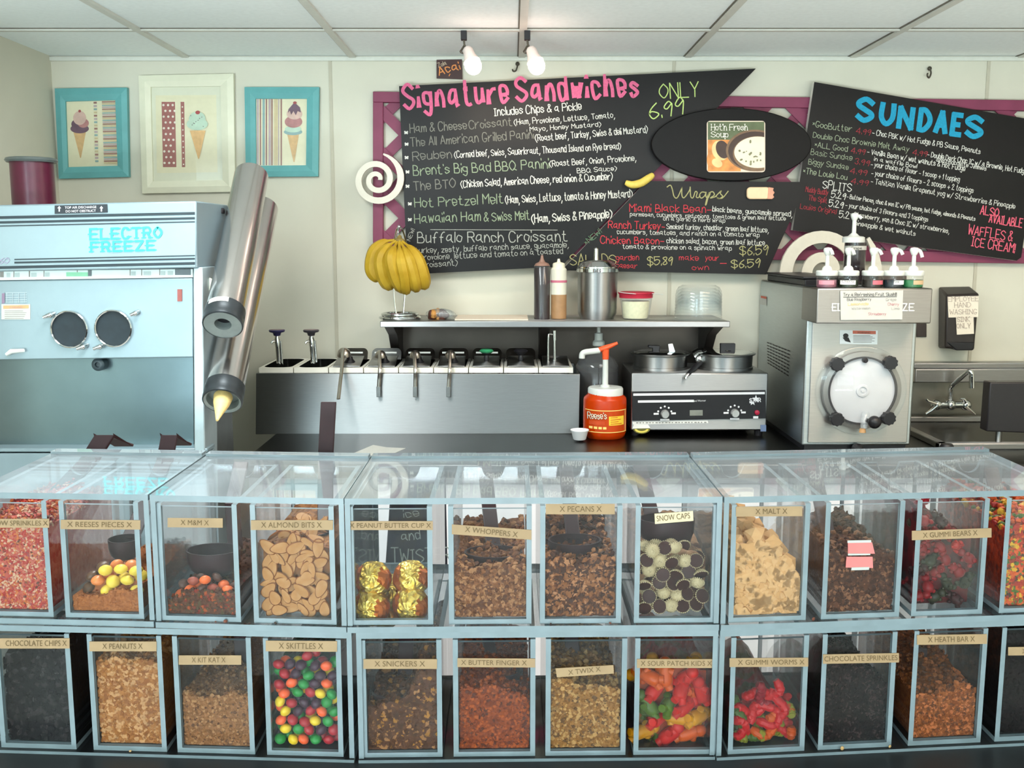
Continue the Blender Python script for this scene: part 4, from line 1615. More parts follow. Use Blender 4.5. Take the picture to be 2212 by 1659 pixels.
def wrapped_text(mb, text, cx, R, Yc, p0, p1, h, w, m):
    q = MB()
    chalk(q, text, p0, p1, h, w, 1.0)
    k0 = len(mb.v)
    for v in q.v:                                  # back to pixels, then round the jar
        d = Vector(v) - Vector((0, 0, CZ))
        f = d.y * CP - d.z * SP
        x = 1106 + F * d.x / f
        y = 829.5 - F * (d.y * SP + d.z * CP) / f
        mb.v.append(tuple(wrap_pts(cx, R, Yc, [(x, y)])[0]))
    for f_ in q.f:
        mb.f.append(tuple(i + k0 for i in f_))
        mb.m.append(m)


b = MB()
wrapped_text(b, "Reese's", 1307, 47.5, Yj, (1267, 899), (1306, 897), 13, 3.4, 0)
wrapped_text(b, "Reese's", 1307, 47.8, Yj, (1267.5, 898.5), (1306, 896.5), 13, 1.9, 1)
b.build('label_lettering', [LM[3], LM[4]], lb, smooth=False)

# paper cup
t = thing('portion_cup', 'small white portion cup standing in front of the orange jar', 'cup', (P(1252, 946, 3.34).x, 3.34, ZB))
b = MB()
b.plathe([(949, 13), (948, 14), (932, 18), (929.5, 20), (928, 20), (929, 18), (932, 17), (946, 13), (946.5, .2)], 1252, 3.34, 28)
b.build('cup_wall', mat('translucent_cup', '#e6e7ea', .35, vary=.02), t)

# napkin on the counter
b = MB()
b.add([PZ(761, 980, ZB + .003), PZ(806, 984, ZB + .004), PZ(851, 979, ZB + .012), PZ(876, 968, ZB + .016), PZ(835, 966, ZB + .006), PZ(806, 961, ZB + .01)],
      [(0, 1, 5), (1, 2, 4, 5), (2, 3, 4)])
o = b.build('paper_napkin', PAPER, smooth=False)
sm = o.modifiers.new('thickness', 'SOLIDIFY')
sm.thickness = .0012
tag(o, 'crumpled white paper napkin on the steel counter', 'napkin')

# ---------------------------------------------------------------- double food warmer
Yf = 3.42
t = thing('food_warmer', 'steel twin-well food warmer with a black control panel', 'food warmer', (P(1510, 944, Yf).x, Yf + .15, ZB))
b = MB()
z1 = P(1500, 806, Yf).z
xa, xb = P(1363, 880, Yf).x, P(1657, 880, Yf).x
b.box(xa, xb, Yf, Yf + .30, ZB + .022, z1)
b.build('housing', STEELH, t, bevel=.004)
for xq in (xa + .02, xb - .02):
    for yq in (Yf + .03, Yf + .27):
        b = MB()
        b.lathe([(.014, 0), (.016, .022)], (xq, yq, ZB), (0, 0, 1), 14)
        b.build('foot', BLACKR, t)
b = MB()
b.pprism([(1365, 846), (1654, 843), (1655, 904), (1366, 909)], Yf - .006, .008)
cp_ = b.build('control_panel', BLACK, t, bevel=.0015)
yd = Yf - .0072
b = MB()
def q4(mb, x0, y0, x1, y1, m=0, sl=-.012, Y=yd):
    mb.add([P(x0, y0, Y), P(x0, y1, Y), P(x1, y1 + (x1 - x0) * sl, Y), P(x1, y0 + (x1 - x0) * sl, Y)], [(0, 1, 2, 3)], m)
q4(b, 1368, 850, 1652, 855, 0)
q4(b, 1378, 865, 1499, 870, 0)
for xk, yk in ((1436, 894), (1587, 892)):
    for k in range(5):
        a = math.radians(20 + 35 * k)
        b.add([P(x, y, yd) for x, y in ell(xk + 15 * math.cos(a), yk - 16 * math.sin(a), 2.1, 2.1, 10)], [tuple(range(10))])
    q4(b, xk - 24, yk - 2, xk - 13, yk + 2)
    q4(b, xk + 14, yk - 3, xk + 24, yk + 1)
    q4(b, xk - 10, yk + 11, xk + 10, yk + 15)
q4(b, 1627, 899, 1638, 904)
q4(b, 1490, 886, 1518, 898, 1)
b.build('panel_markings', [mat('panel_white', '#dfdfe2', .5, vary=.02), mat('panel_grey', '#7d8078', .5, vary=.1)], cp_, smooth=False)
b = MB()
b.add([P(x, y, yd) for x, y in ((1633, 853), (1635, 859), (1641, 859), (1636.5, 862), (1638.5, 868), (1633, 864.5), (1627.5, 868), (1629.5, 862), (1625, 859), (1631, 859))], [tuple(range(10))])
chalk(b, 'STAR', (1620, 869), (1643, 868), 8, 2.6, yd - .0004, wob=False)
b.add([P(x, y, yd) for x, y in ((1619, 866), (1619, 871), (1622, 871), (1622, 875), (1626, 872), (1630, 875), (1629, 869))], [tuple(range(7))])
b.build('maker_emblem', MATS['panel_white'], cp_, smooth=False)
b = MB()
printed(b, 'and Warmer', (1499, 868), (1525, 867), 4, yd)
b.build('panel_lettering', MATS['panel_white'], cp_, smooth=False)
for xk, yk in ((1436, 894), (1587, 892)):
    b = MB()
    k = px(xk, yk, Yf)
    b.lathe([(9.2 * k, 0), (8.5 * k, .014), (7.5 * k, .017), (.001, .017)], P(xk, yk, Yf - .006), (0, -1, 0), 24)
    o = b.build('control_knob', mat('silver_knob', '#c6c6c4', .3, .7, vary=.05), t)
b = MB()
b.lathe([(.009, 0), (.008, .006), (.001, .008)], P(1635, 891, Yf - .006), (0, -1, 0), 18)
b.build('indicator_lamp', mat('red_indicator', '#a81f3c', .3, vary=.1), t)
b = MB()
b.pprism([(1366, 911), (1367, 917), (1530, 914), (1529, 909)], Yf - .0012, .001)
st = b.build('lower_sticker', mat('sticker_white', '#e4e4e0', .5, vary=.02), t, smooth=False)
b = MB()
for k in range(22):
    q4(b, 1374 + k * 7, 912.3 - k * .05, 1379 + k * 7 - (k % 3), 914.6 - k * .05, 0, -.01, Yf - .0018)
b.build('sticker_print', GREYINK, st, smooth=False)
b = MB()
b.add([P(x, y, Yf - .002) for x, y in ((1366, 926), (1369, 917), (1400, 917), (1405, 925))], [(0, 1, 2, 3)], 0)
b.add([P(x, y, Yf - .002) for x, y in [(1366, 926), (1405, 925)] + ell(1386, 925, 19, 12, 13, 0, 360, 180)[1:-1]], [tuple(range(14))], 1)
b.add([P(x, y, Yf - .0026) for x, y in ell(1386, 927, 15, 8, 12, 0, 180, 360)] , [tuple(range(13))], 2)
b.add([P(x, y, Yf - .0032) for x, y in ell(1386, 925.5, 11, 5.5, 12, 0, 180, 360)] , [tuple(range(13))], 1)
b.build('round_sticker', [MATS['sticker_white'], mat('sticker_olive', '#5d5a22', .5, vary=.1), mat('sticker_yellow', '#d8c95c', .5)], t, smooth=False)
b = MB()
b.prect(1643, 918, 1655, 932, Yf - .002, .002)
b.build('small_sticker', mat('sticker_blue', '#6d7fa0', .5, vary=.1), t, smooth=False)
for cxp, lab in ((1427, 'left'), (1565, 'right')):
    Yc = Yf + .14
    ww = 62 if lab == 'right' else 60
    tt = thing('steel_pot', 'round steel pot in the %s well of the food warmer' % lab, 'pot', (P(cxp, 806, Yc).x, Yc, z1 - .002), 'pots in the food warmer')
    b = MB()
    b.plathe([(818, ww - 6), (796, ww - 4), (795, ww - 1), (790, ww - 1), (789, ww - 3), (766, ww - 2), (764, ww + 3), (762, ww + 4), (761, ww + 2)], cxp, Yc, 44)
    b.build('pot_wall', STEEL, tt)
    b = MB()
    b.plathe([(762, ww + 1), (759, ww - 8), (757, ww - 20), (756, .2)], cxp, Yc, 44)
    b.build('lid', CHROME, tt)
    b = MB()
    if lab == 'left':
        b.pprism([(1401, 746), (1426, 747), (1425, 756), (1418, 762), (1410, 760), (1410, 752), (1401, 751)], Yc - .01, .02)
    else:
        b.pprism([(1557, 742), (1589, 742), (1588, 761), (1581, 762), (1578, 758), (1570, 757), (1565, 760), (1557, 760)], Yc - .03, .02)
    b.build('lid_handle', BLACK, tt, bevel=.002)
b = MB()
Yc = Yf + .1
b.pprism([(1443, 743), (1453, 742), (1459, 760), (1456, 766), (1446, 764)], Yc, .004)
tag(b.build('spoon_handle', CHROME, bevel=.001), 'flat steel spoon handle sticking out of the left pot', 'spoon')
t = thing('ladle', 'black-handled ladle lying between the two warmer pots', 'ladle', P(1500, 800, Yf + .08), 'ladle at the food warmer')
b = MB()
b.lathe([(.001, .035), (.018, .031), (.031, .018), (.036, 0), (.034, -.002)], P(1512, 772, Yf + .13), (.5, -.35, .6), 24, cap=False)
b.ball(P(1511, 776, Yf + .095), (.016, .012, .016))
b.build('bowl', CHROME, t)
b = MB()
b.tube([P(1512, 783, Yf + .09), P(1498, 797, Yf + .03), P(1486, 808, Yf - .012)], [.010, .009, .007], 12)
b.build('handle', BLACK, t)
b = MB()
b.tube([P(1486, 807, Yf - .012), P(1480, 814, Yf - .018), P(1480, 819, Yf - .02)], [.007, .008, .008], 12, flat=.5)
b.build('handle_end', CHROME, t)
# ---------------------------------------------------------------- slush machine on the back counter


def PX(x, y, X):
    d = ray(x, y)
    return Vector((0, 0, CZ)) + d * (X / d.x)


YA = 3.17
XA, XB = P(1739, 780, YA).x, P(1977, 780, YA).x
ZT = P(1850, 623, YA - .10).z
t = thing('slush_machine', 'stainless steel frozen drink machine with a round clear door on the counter', 'slush machine', ((XA + XB) / 2, YA + .3, ZB))
b = MB()
b.box(XA, XB, YA, YW - .02, ZB + .02, ZT)
b.build('body', mat('machine_side_steel', '#b6bec1', .38, 1.0, vary=.05, scale=16, stretch=(1, 1, 30), aniso=.85), t, bevel=.006)
b = MB()
b.box(XA + .018, XB - .014, YA - .006, YA + .004, ZB + .03, ZT - .10)
b.build('front_panel', mat('machine_front_steel', '#b4b1ae', .36, 1.0, vary=.05, scale=16, stretch=(1, 1, 30), aniso=.85), t, bevel=.002)
b = MB()
b.box(XA + .012, XB - .012, YA + .01, YW - .05, ZB, ZB + .022)
b.build('plinth', BLACK, t)
b = MB()
b.box(XA - .001, XB + .001, YA - .10, YA + .06, P(1850, 699, YA - .10).z, ZT)
hd = b.build('header_box', mat('machine_header_steel', '#9a9896', .38, 1.0, vary=.05, scale=16, stretch=(1, 1, 30), aniso=.85), t, bevel=.004)
yh = YA - .10
b = MB()
MET = mat('header_letter_silver', '#d4d2cd', .4, .3, vary=.03)
chalk(b, 'ELECTRO', (1798, 671), (1880, 671), 15, 3.4, yh - .0015, serif=.55, wob=False, gap=2.2, wk=.95)
chalk(b, 'FREEZE', (1895, 671), (1973, 671), 15, 3.4, yh - .0015, serif=.55, wob=False, gap=2.2, wk=.95)
b.build('header_lettering', MET, hd, smooth=False)
b = MB()
b.pprism([(1815, 628), (1816, 691), (1949, 690), (1951, 627)], yh - .004, .0025)
sg = b.build('paper_sign', PAPER, t, smooth=False)
b = MB()
ys = yh - .0048
for s, p, q, h, w, m in (('Try a Refreshing Fruit Slush!!!', (1822, 640), (1937, 639), 7, 1.5, 0), ('Blue Raspberry', (1830, 650), (1882, 649), 6, 1.1, 0), ('Grape', (1914, 650), (1936, 650), 6, 1.1, 1),
                         ('Lemonade', (1832, 660), (1876, 659), 6, 1.2, 3), ('Cherry', (1918, 660), (1942, 660), 6, 1.1, 2), ('Watermelon', (1840, 669), (1880, 668), 5, 1.0, 1),
                         ('Lime', (1926, 669), (1943, 669), 5, 1.0, 1), ('Strawberry', (1876, 681), (1914, 681), 6, 1.1, 2)):
    chalk(b, s, p, q, h, w * .8, ys, m, wob=False)
add_ribbon(b, [(1822, 642), (1937, 641)], 1, ys, 0)
b.build('sign_lettering', [INK, GREYINK, mat('sign_red_ink', '#b0606a', .7), mat('sign_yellow_ink', '#d9b85a', .7)], sg, smooth=False)
# side vents, sticker, edge strips
b = MB()
c00, c10, c11, c01 = PX(1657, 738, XA), PX(1708, 757, XA), PX(1705, 818, XA), PX(1658, 788, XA)
for r in range(8):
    for c in range(8):
        def at(u, v):
            return c00.lerp(c10, u).lerp(c01.lerp(c11, u), v)
        u0, u1, v0, v1 = c / 8 + .01, c / 8 + .105, r / 8 + .01, r / 8 + .055
        q = [at(u0, v0), at(u0, v1), at(u1, v1), at(u1, v0)]
        b.add([p + Vector((-.0012, 0, 0)) for p in q], [(0, 1, 2, 3)])
b.build('vent_slots', BLACK, t, smooth=False)
b = MB()
q = [PX(1641, 638, XA - .001), PX(1641, 657, XA - .001), PX(1656, 660, XA - .001), PX(1656, 641, XA - .001)]
b.add(q, [(0, 1, 2, 3)], 0)
b.add([p + Vector((-.0006, 0, 0)) for p in (q[0].lerp(q[3], .2), q[0].lerp(q[3], .2).lerp(q[1].lerp(q[2], .2), .25), q[3].lerp(q[2], .25), q[3])], [(0, 1, 2, 3)], 1)
b.build('side_sticker', [PAPER, mat('sticker_red', '#b4553f', .6)], t, smooth=False)
b = MB()
b.pprism([(1814, 713), (1814, 743), (1895, 744), (1896, 714)], YA - .008, .002)
wl = b.build('warning_label', mat('label_pale', '#d6dadb', .5, vary=.03), t, smooth=False)
b = MB()
yl_ = YA - .0088
b.add([P(x, y, yl_) for x, y in ((1842, 714), (1842, 721), (1892, 722), (1892, 715))], [(0, 1, 2, 3)], 0)
for k in range(6):
    b.add([P(x, y, yl_) for x, y in ((1843, 724 + 3 * k), (1843, 725.3 + 3 * k), (1880 + (k * 5) % 11, 725.3 + 3 * k), (1880 + (k * 5) % 11, 724 + 3 * k))], [(0, 1, 2, 3)], 1)
b.add([P(x, y, yl_) for x, y in ell(1827, 725, 6, 5, 12)], [tuple(range(12))], 2)
b.add([P(x, y, yl_) for x, y in ((1820, 729), (1826, 737), (1838, 740), (1833, 729))], [(0, 1, 2, 3)], 2)
printed(b, 'WARNING', (1852, 720.5), (1880, 720.5), 4, yl_ - .0004, 2)
b.build('warning_print', [mat('warning_red', '#b6604c', .6), GREYINK, INK], wl, smooth=False)
# freezing cylinder door
k = px(1858, 842, YA)
cd = P(1858, 842, YA - .004)
b = MB()
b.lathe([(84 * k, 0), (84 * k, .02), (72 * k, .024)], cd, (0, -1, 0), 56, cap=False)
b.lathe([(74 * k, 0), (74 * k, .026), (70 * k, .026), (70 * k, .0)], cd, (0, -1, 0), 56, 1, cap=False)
b.build('door_gasket', [mat('door_grey_ring', '#8d8b87', .4, .6, vary=.05), BLACKR], t)  # plain grey ring around the black one
b = MB()
b.lathe([(70 * k, .008), (70 * k, .018), (40 * k, .021), (14 * k, .021), (13 * k, .025), (9 * k, .026), (8 * k, .022), (4 * k, .022), (3 * k, .026), (.001, .026)], cd, (0, -1, 0), 56)
b.build('frozen_drink', mat('white_slush', '#c4c4c8', .45, vary=.05, scale=18, bump=.2), t)
b = MB()
b.lathe([(97 * k, .0), (97 * k, .014), (93 * k, .018), (86 * k, .020), (74 * k, .030), (.001, .031)], cd, (0, -1, 0), 64, cap=False)
b.build('clear_door', clear('door_plastic', haze=.02, scr=.03, rough=.05), t)
for xk, yk in ((1804, 785), (1918, 782), (1803, 903), (1914, 901)):
    b = MB()
    c = P(xk, yk, YA - .02)
    b.lathe([(6 * k, -.01), (6 * k, .008)], c, (0, -1, 0), 14)
    rr_ = []
    for q in range(20):
        r_ = (15.5 if q % 2 else 13.2) * k
        rr_.append((c.x + r_ * math.cos(math.pi * q / 10), c.z + r_ * math.sin(math.pi * q / 10)))
    b.prism([(x, c.y - .03, z) for x, z in rr_], (0, .022, 0))
    b.build('clamp_knob', BLACK, t, bevel=.0015)
b = MB()
b.lathe([(6 * k, .02), (5.5 * k, .034), (3 * k, .037), (.001, .037)], P(1862, 776, YA), (0, -1, 0), 16)
b.build('vent_plug', BLACKR, t)
b = MB()
b.tube([P(1870, 893, YA - .03), P(1868, 908, YA - .045), P(1866, 926, YA - .05)], [.012, .014, .010], 16)
o = b.build('dispensing_valve', clear('valve_plastic', haze=.12, scr=.05, rough=.1), t)
b = MB()
b.ball(P(1889, 912, YA - .075), .0205, None, 18, 12)
b.tube([P(1872, 908, YA - .05), P(1889, 912, YA - .075)], .007)
b.build('valve_handle', BLACK, o)
b = MB()
b.lathe([(.011, 0), (.009, .012)], P(1863, 934, YA - .05), (0, 0, 1), 14)
b.build('valve_tip', mat('amber_plastic', '#b98d5e', .4, vary=.1), o)
b = MB()
b.lathe([(12 * k, 0), (13 * k, .01), (8 * k, .02), (.001, .021)], P(1850, 969, YA - .006), (0, -1, 0), 16)
b.build('drain_knob', BLACK, t)
# black tray on the machine
b = MB()
xa_, xb_ = PX(1655, 596, XA).x, 0
tray0 = P(1752, 600, YA + .05)
b.box(XA + .01, XA + .14, YA + .07, YW - .08, ZT, ZT + .022)
b.box(XA + .002, XA + .148, YA + .065, YW - .075, ZT + .022, ZT + .030)
tag(b.build('black_tray', BLACK, bevel=.003), 'black plastic tray lying on the left of the slush machine', 'tray')
b = MB()
b.box(XB - .10, XB - .006, YA + .09, YA + .30, ZT, ZT + .035)
b.lathe([(.05, .035), (.045, .043), (.001, .046)], (XB - .053, YA + .19, ZT), (0, 0, 1), 24)
tag(b.build('air_filter_box', mat('brown_box', '#4a3b36', .5, vary=.1), bevel=.003), 'low dark brown box on the right of the slush machine behind the green syrup', 'box')

# syrup jars with white pumps
JARW = clear('jar_glass', haze=.006, scr=.01, rough=.05)
jars = ((1785, '#7c4a5a', '#c78592', '', -1, 'pink-labelled dark syrup jar with a white pump, first of the front five'),
        (1831, '#23301f', '#ecebe4', 'Cherry', -1, 'dark syrup jar with a white word label, second of the front five'),
        (1884, '#2c2620', '#c0606c', '', 1, 'dark syrup jar with a red label, middle of the front five'),
        (1929, '#1f2a30', '#dfe6e6', 'Blue Rasp', 1, 'dark blue syrup jar with a pale label, fourth of the front five'),
        (1971, '#1f6b3c', '#b69a78', '', 2, 'green syrup jar with a tan label, last of the front five'))
for i, (cx_, col, lab, word, side, label) in enumerate(jars):
    Yb = YA - .035
    yb0 = 829.5 - F * math.tan(PITCH + math.atan2(ZT - CZ, Yb))  # where the machine top meets this jar
    bt = 617.0
    t = thing('syrup_jar', label, 'syrup jar', (P(cx_, bt, Yb).x, Yb, ZT), 'syrup jars on the slush machine')
    z0 = ZT
    k = px(cx_, 605, Yb)
    x_ = P(cx_, bt, Yb).x
    b = MB()
    b.lathe([(19 * k, .0005), (21 * k, .003), (21 * k, .024)], (x_, Yb, z0), (0, 0, 1), 24)
    b.build('syrup', mat('syrup_' + col[1:], col, .25, vary=.15), t)
    b = MB()
    b.lathe([(20 * k, .0), (21.6 * k, .003), (21.6 * k, .034), (19 * k, .038)], (x_, Yb, z0), (0, 0, 1), 24, cap=False)
    b.build('jar_wall', JARW, t)
    b = MB()
    n = 10
    a0, a1 = (-.3, 1.0) if side > 0 else (-1.1, .5)
    for q in range(n):
        u, v = a0 + (a1 - a0) * q / n, a0 + (a1 - a0) * (q + 1) / n
        r_ = 21.9 * k
        b.add([(x_ + r_ * math.sin(g_), Yb - r_ * math.cos(g_), z0 + h_) for g_, h_ in ((u, .010), (u, .023), (v, .023), (v, .010))], [(0, 1, 2, 3)])
    lo = b.build('label', mat('jar_label_' + lab[1:], lab, .5, vary=.04), t, smooth=False)
    if word:
        b = MB()
        printed(b, word, (cx_ - 13, 610), (cx_ + 14, 610), 5, Yb - 22.6 * k)
        b.build('label_lettering', INK, lo, smooth=False)
    b = MB()
    b.lathe([(22.5 * k, .037), (23 * k, .038), (23 * k, .050), (21 * k, .053), (11 * k, .054), (9.5 * k, .062), (7 * k, .066), (4.4 * k, .068), (4.2 * k, .104)], (x_, Yb, z0), (0, 0, 1), 24)
    b.build('pump_base', WHITEP, t)
    b = MB()
    dx = {-1: (.35, -.94), 1: (.9, -.4), 2: (.93, -.35)}[side]
    zt_ = z0 + .104
    dv = Vector((dx[0], dx[1], 0))
    c = Vector((x_, Yb, zt_))
    drop = .012 if side == 2 else .004
    b.lathe([(5 * k, -.004), (8 * k, .004), (9.5 * k, .012), (8 * k, .019), (.001, .021)], c, (0, 0, 1), 16)
    b.tube(smooth_path([c + Vector((0, 0, .012)), c + dv * .012 + Vector((0, 0, .012)), c + dv * .019 + Vector((0, 0, .009 - drop / 3)), c + dv * .024 + Vector((0, 0, .002 - drop))], 4), .0055, 10)
    b.build('pump_head', WHITEP, t)
# the tall bottle behind
Yb = YA + .16
t = thing('syrup_bottle', 'tall dark syrup bottle with a white pump behind the front five jars', 'syrup jar', (P(1847, 600, Yb).x, Yb, ZT), 'tall syrup bottle')
b = MB()
b.plathe([(607, 20), (602, 22), (524, 22)], 1848, Yb, 24)
b.build('syrup', mat('dark_grape_syrup', '#1f151b', .25, vary=.2), t)
b.v = [(v[0], v[1], max(v[2], ZT)) for v in b.v]
b = MB()
b.plathe([(608, 21), (602, 22.6), (520, 22.6)], 1848, Yb, 24, cap=False)
b.build('jar_wall', JARW, t)
b = MB()
b.plathe([(540, 22.9), (531, 22.9)], 1848, Yb, 24, cap=False)
lo = b.build('label', PAPER, t)
b = MB()
printed(b, 'Grape', (1838, 538.5), (1862, 538.5), 6, Yb - 23.6 * px(1848, 535, Yb))
b.build('label_lettering', INK, lo, smooth=False)
b = MB()
b.plathe([(524, 23.5), (513, 23.5), (511, 20), (510, 12), (506, 8), (503, 4.5), (474, 4.3)], 1846, Yb, 24)
b.build('pump_base', WHITEP, t)
b = MB()
c = P(1846, 475, Yb)
b.lathe([(.006, -.004), (.011, .006), (.0135, .014), (.011, .021), (.001, .023)], c, (0, 0, 1), 16)
b.tube(smooth_path([c + Vector((0, 0, .012)), c + Vector((.012, -.006, .012)), c + Vector((.020, -.010, .004))], 4), .0055, 10)
b.build('pump_head', WHITEP, t)

# ---------------------------------------------------------------- hand-washing corner
t = thing('towel_dispenser', 'black paper towel dispenser with white paper notes on the wall', 'towel dispenser', P(2070, 755, 3.76))
b = MB()
fr = [P(2041, 752, 3.70), P(2105, 757, 3.70), P(2116, 634, 3.70), P(2044, 638, 3.70)]
bk = [P(2026, 752, YW), P(2092, 752, YW), P(2096, 618, YW), P(2027, 619, YW)]
b.hexa([fr[0], fr[1], bk[1], bk[0], fr[3], fr[2], bk[2], bk[3]])
b.build('cover', mat('dispenser_black', '#2a2422', .45, vary=.12), t, bevel=.008, seg=3)
b = MB()
b.prism([P(2046, 739, 3.695), P(2105, 739, 3.695), P(2102, 757, 3.695), P(2066, 757, 3.695)], (0, .06, 0))
b.build('towel_slot', BLACK, t, bevel=.003)
NOTE = mat('note_paper', '#e9e0cf', .7, vary=.03)
for nm, pts, tx in (('upper_note', [(2047, 641), (2049, 686), (2113, 685), (2114, 639)], (('EMPLOYEE', 2048, 2113, 651), ('HAND', 2062, 2097, 664), ('WASHING', 2052, 2110, 679))),
                    ('lower_note', [(2065, 684), (2067, 723), (2104, 721), (2103, 683)], (('SINK', 2068, 2095, 695), ('ONLY', 2067, 2097, 709)))):
    b = MB()
    b.pprism(pts, 3.694 if nm == 'upper_note' else 3.6955, .002)
    nt_ = b.build(nm, NOTE, t, smooth=False)
    b = MB()
    for s, x0, x1, y in tx:
        chalk(b, s, (x0, y), (x1, y - 1), 10, 1.3, 3.6925, serif=.9, wob=False)
    b.build('note_lettering', mat('note_ink', '#a3938a', .7, vary=.1), nt_, smooth=False)
b = MB()
b.prect(1980, 699, 2002, 728, YW - .008, .008)
o = b.build('switch_plate', mat('dark_switch_plate', '#3a302b', .45, vary=.1), bevel=.002)
tag(o, 'dark wall switch plate between the slush machine and the towel dispenser', 'switch')

t = thing('sink_splashback', 'stainless sink splashback with a folded upper ledge', 'splashback', (1.9, 3.75, ZB))
b = MB()
xs0 = P(1968, 800, 3.76).x
b.box(xs0, XR - .005, 3.762, YW, ZB, P(2000, 826, 3.762).z)
b.build('lower_sheet', mat('sink_steel', '#8d8a80', .4, 1.0, vary=.1, scale=12), t)
b = MB()
b.box(xs0, XR - .005, 3.72, YW, P(2000, 826, 3.72).z, P(2000, 797, 3.72).z)
b.box(xs0, XR - .005, 3.735, YW, P(2000, 797, 3.72).z, P(2000, 784, 3.735).z)
b.build('ledge', STEELH, t, bevel=.004)
Yq = 3.70
t = thing('wall_faucet', 'chrome wall faucet with two lever handles over the sink', 'faucet', P(2055, 876, 3.75))
b = MB()
b.tube([P(2018, 876, Yq), P(2090, 874, Yq)], .013, 14)
for xk in (2022, 2053, 2086):
    b.ball(P(xk, 875, Yq), .021, None, 14, 10)
    b.tube([P(xk, 875, Yq), P(xk, 875, 3.765)], .012, 12)
b.build('valve_body', CHROME, t)
b = MB()
b.tube(smooth_path([P(2053, 872, Yq), P(2053, 850, Yq), P(2054, 838, Yq - .005), P(2062, 829, Yq - .02), P(2085, 808, Yq - .05), P(2094, 802, Yq - .06), P(2099, 808, Yq - .065), P(2099, 822, Yq - .065)], 5), .0085, 12)
b.tube([P(2099, 812, Yq - .065), P(2099, 838, Yq - .065)], [.0105, .0105], 14)
b.build('spout', CHROME, t)
for pts in ([(2022, 872), (2004, 866), (2001, 862)], [(2024, 876), (2012, 886), (2000, 894)], [(2086, 868), (2082, 862), (2074, 862)], [(2086, 878), (2098, 888), (2106, 895)]):
    b = MB()
    b.tube([P(x, y, Yq - .02) for x, y in pts], [.009, .008, .006], 10, flat=.7)
    b.build('lever_handle', CHROME, t)
t = thing('sink_basin', 'stainless steel sink basin set in the counter below the wall faucet', 'sink', (1.75, 3.5, ZB))
b = MB()
for a_, c_, d_, e_ in ((1.40, 2.2, 3.70, 3.73), (1.40, 2.2, 3.20, 3.23), (1.40, 1.43, 3.2, 3.73), (2.17, 2.2, 3.2, 3.73)):
    b.box(a_, c_, d_, e_, ZB, ZB + .02)
b.build('rim', STEELH, t, bevel=.003)
b = MB()
b.lathe([(.020, 0), (.024, .008), (.018, .02), (.001, .022)], PZ(2045, 972, ZB), (0, 0, 1), 18)
b.build('drain_lever', BLACK, t)
t = thing('monitor', 'black flat screen seen at the right edge, standing on the counter', 'screen', (P(2180, 960, 3.2).x, 3.25, ZB))
b = MB()
b.pprism([(2139, 826), (2131, 932), (2330, 940), (2330, 826)], 3.2, .05)
b.build('screen', mat('screen_black', '#1d1a1d', .4, vary=.1), t, bevel=.004)
b = MB()
q = P(2160, 945, 3.22)
b.tube([(q.x, 3.23, ZB), (q.x, 3.23, ZB + .09)], .010, 12)
b.build('support_leg', STEEL, t)
b = MB()
q2 = P(2280, 945, 3.22)
b.tube([(q2.x, 3.23, ZB), (q2.x, 3.23, ZB + .09)], .010, 12)
b.build('support_leg', STEEL, t)

# ---------------------------------------------------------------- soft serve machine on the left
YM = 2.75
t = thing('soft_serve_machine', 'tall white and steel soft serve machine with two round openings, at the left', 'ice cream machine', (P(150, 900, YM).x, 3.0, 0))
MW = mat('machine_white_panel', '#83959d', .30, .35, vary=.03, scale=10)
MS = mat('machine_splash_steel', '#66767b', .30, 1.0, vary=.08, scale=8, aniso=.7)
MG = mat('machine_frame_grey', '#a7b5ba', .4, .5, vary=.04)
xL = XL + .02
xR = P(424, 500, YM - .03).x
b = MB()
b.box(xL, xR - .030, YM + .07, 3.10, .06, P(300, 440, YM).z - .004)
b.build('cabinet', STEELD, t, bevel=.004)
b = MB()
b.pprism([(-118, 445), (-118, 589), (425, 579), (424, 434)], YM - .03, .30)
h_ = b.build('header', MW, t, bevel=.004)
yq_ = YM - .0312
b = MB()
STR = mat('header_stripe', '#1f2c33', .5, vary=.1)
for y0, y1, xs_ in ((467, 473, -20), (478, 483, -20), (487, 489.5, -20), (560, 562.5, 31), (566, 570, 31), (575, 581, -20)):
    f = lambda x, y: y - (x - 0) * .0215
    b.add([P(x, f(x, y), yq_) for x, y in ((xs_, y0), (xs_, y1), (421, y1), (421, y0))], [(0, 1, 2, 3)])
b.build('stripes', STR, h_, smooth=False)
b = MB()
CYL = mat('cyan_header_letters', '#35d3dc', .4, vary=.05)
chalk(b, 'ELECTRO', (195, 517), (348, 513), 22, 5, yq_ - .0004, serif=.55, wob=False, gap=2.4, wk=.95)
chalk(b, 'FREEZE', (197, 544), (333, 540), 20, 5, yq_ - .0004, serif=.55, wob=False, gap=2.4, wk=.95)
b.build('header_lettering', CYL, h_, smooth=False)
b = MB()
chalk(b, '860', (-12, 570), (18, 569), 12, 2, yq_ - .0004, slant=.2, wob=False)
b.build('model_number', mat('mauve_number', '#8f86a0', .5), h_, smooth=False)
b = MB()
b.pprism([(118, 444), (118, 462), (232, 459), (231, 441)], YM - .033, .004)
ll = b.build('notice_plate', mat('notice_black', '#20262d', .5, vary=.1), t, smooth=False)
b = MB()
yy_ = YM - .0336
printed(b, 'TOP AIR DISCHARGE', (140, 451), (208, 449.5), 5, yy_)
printed(b, 'DO NOT OBSTRUCT', (142, 459), (207, 457.5), 5, yy_)
for xa_ in (128, 219):
    b.add([P(x, y, yy_) for x, y in ((xa_, 445), (xa_ - 4, 450), (xa_ - 1.3, 450), (xa_ - 1.3, 457), (xa_ + 1.3, 457), (xa_ + 1.3, 450), (xa_ + 4, 450))], [tuple(range(7))])
b.build('notice_lettering', MATS['panel_white'], ll, smooth=False)
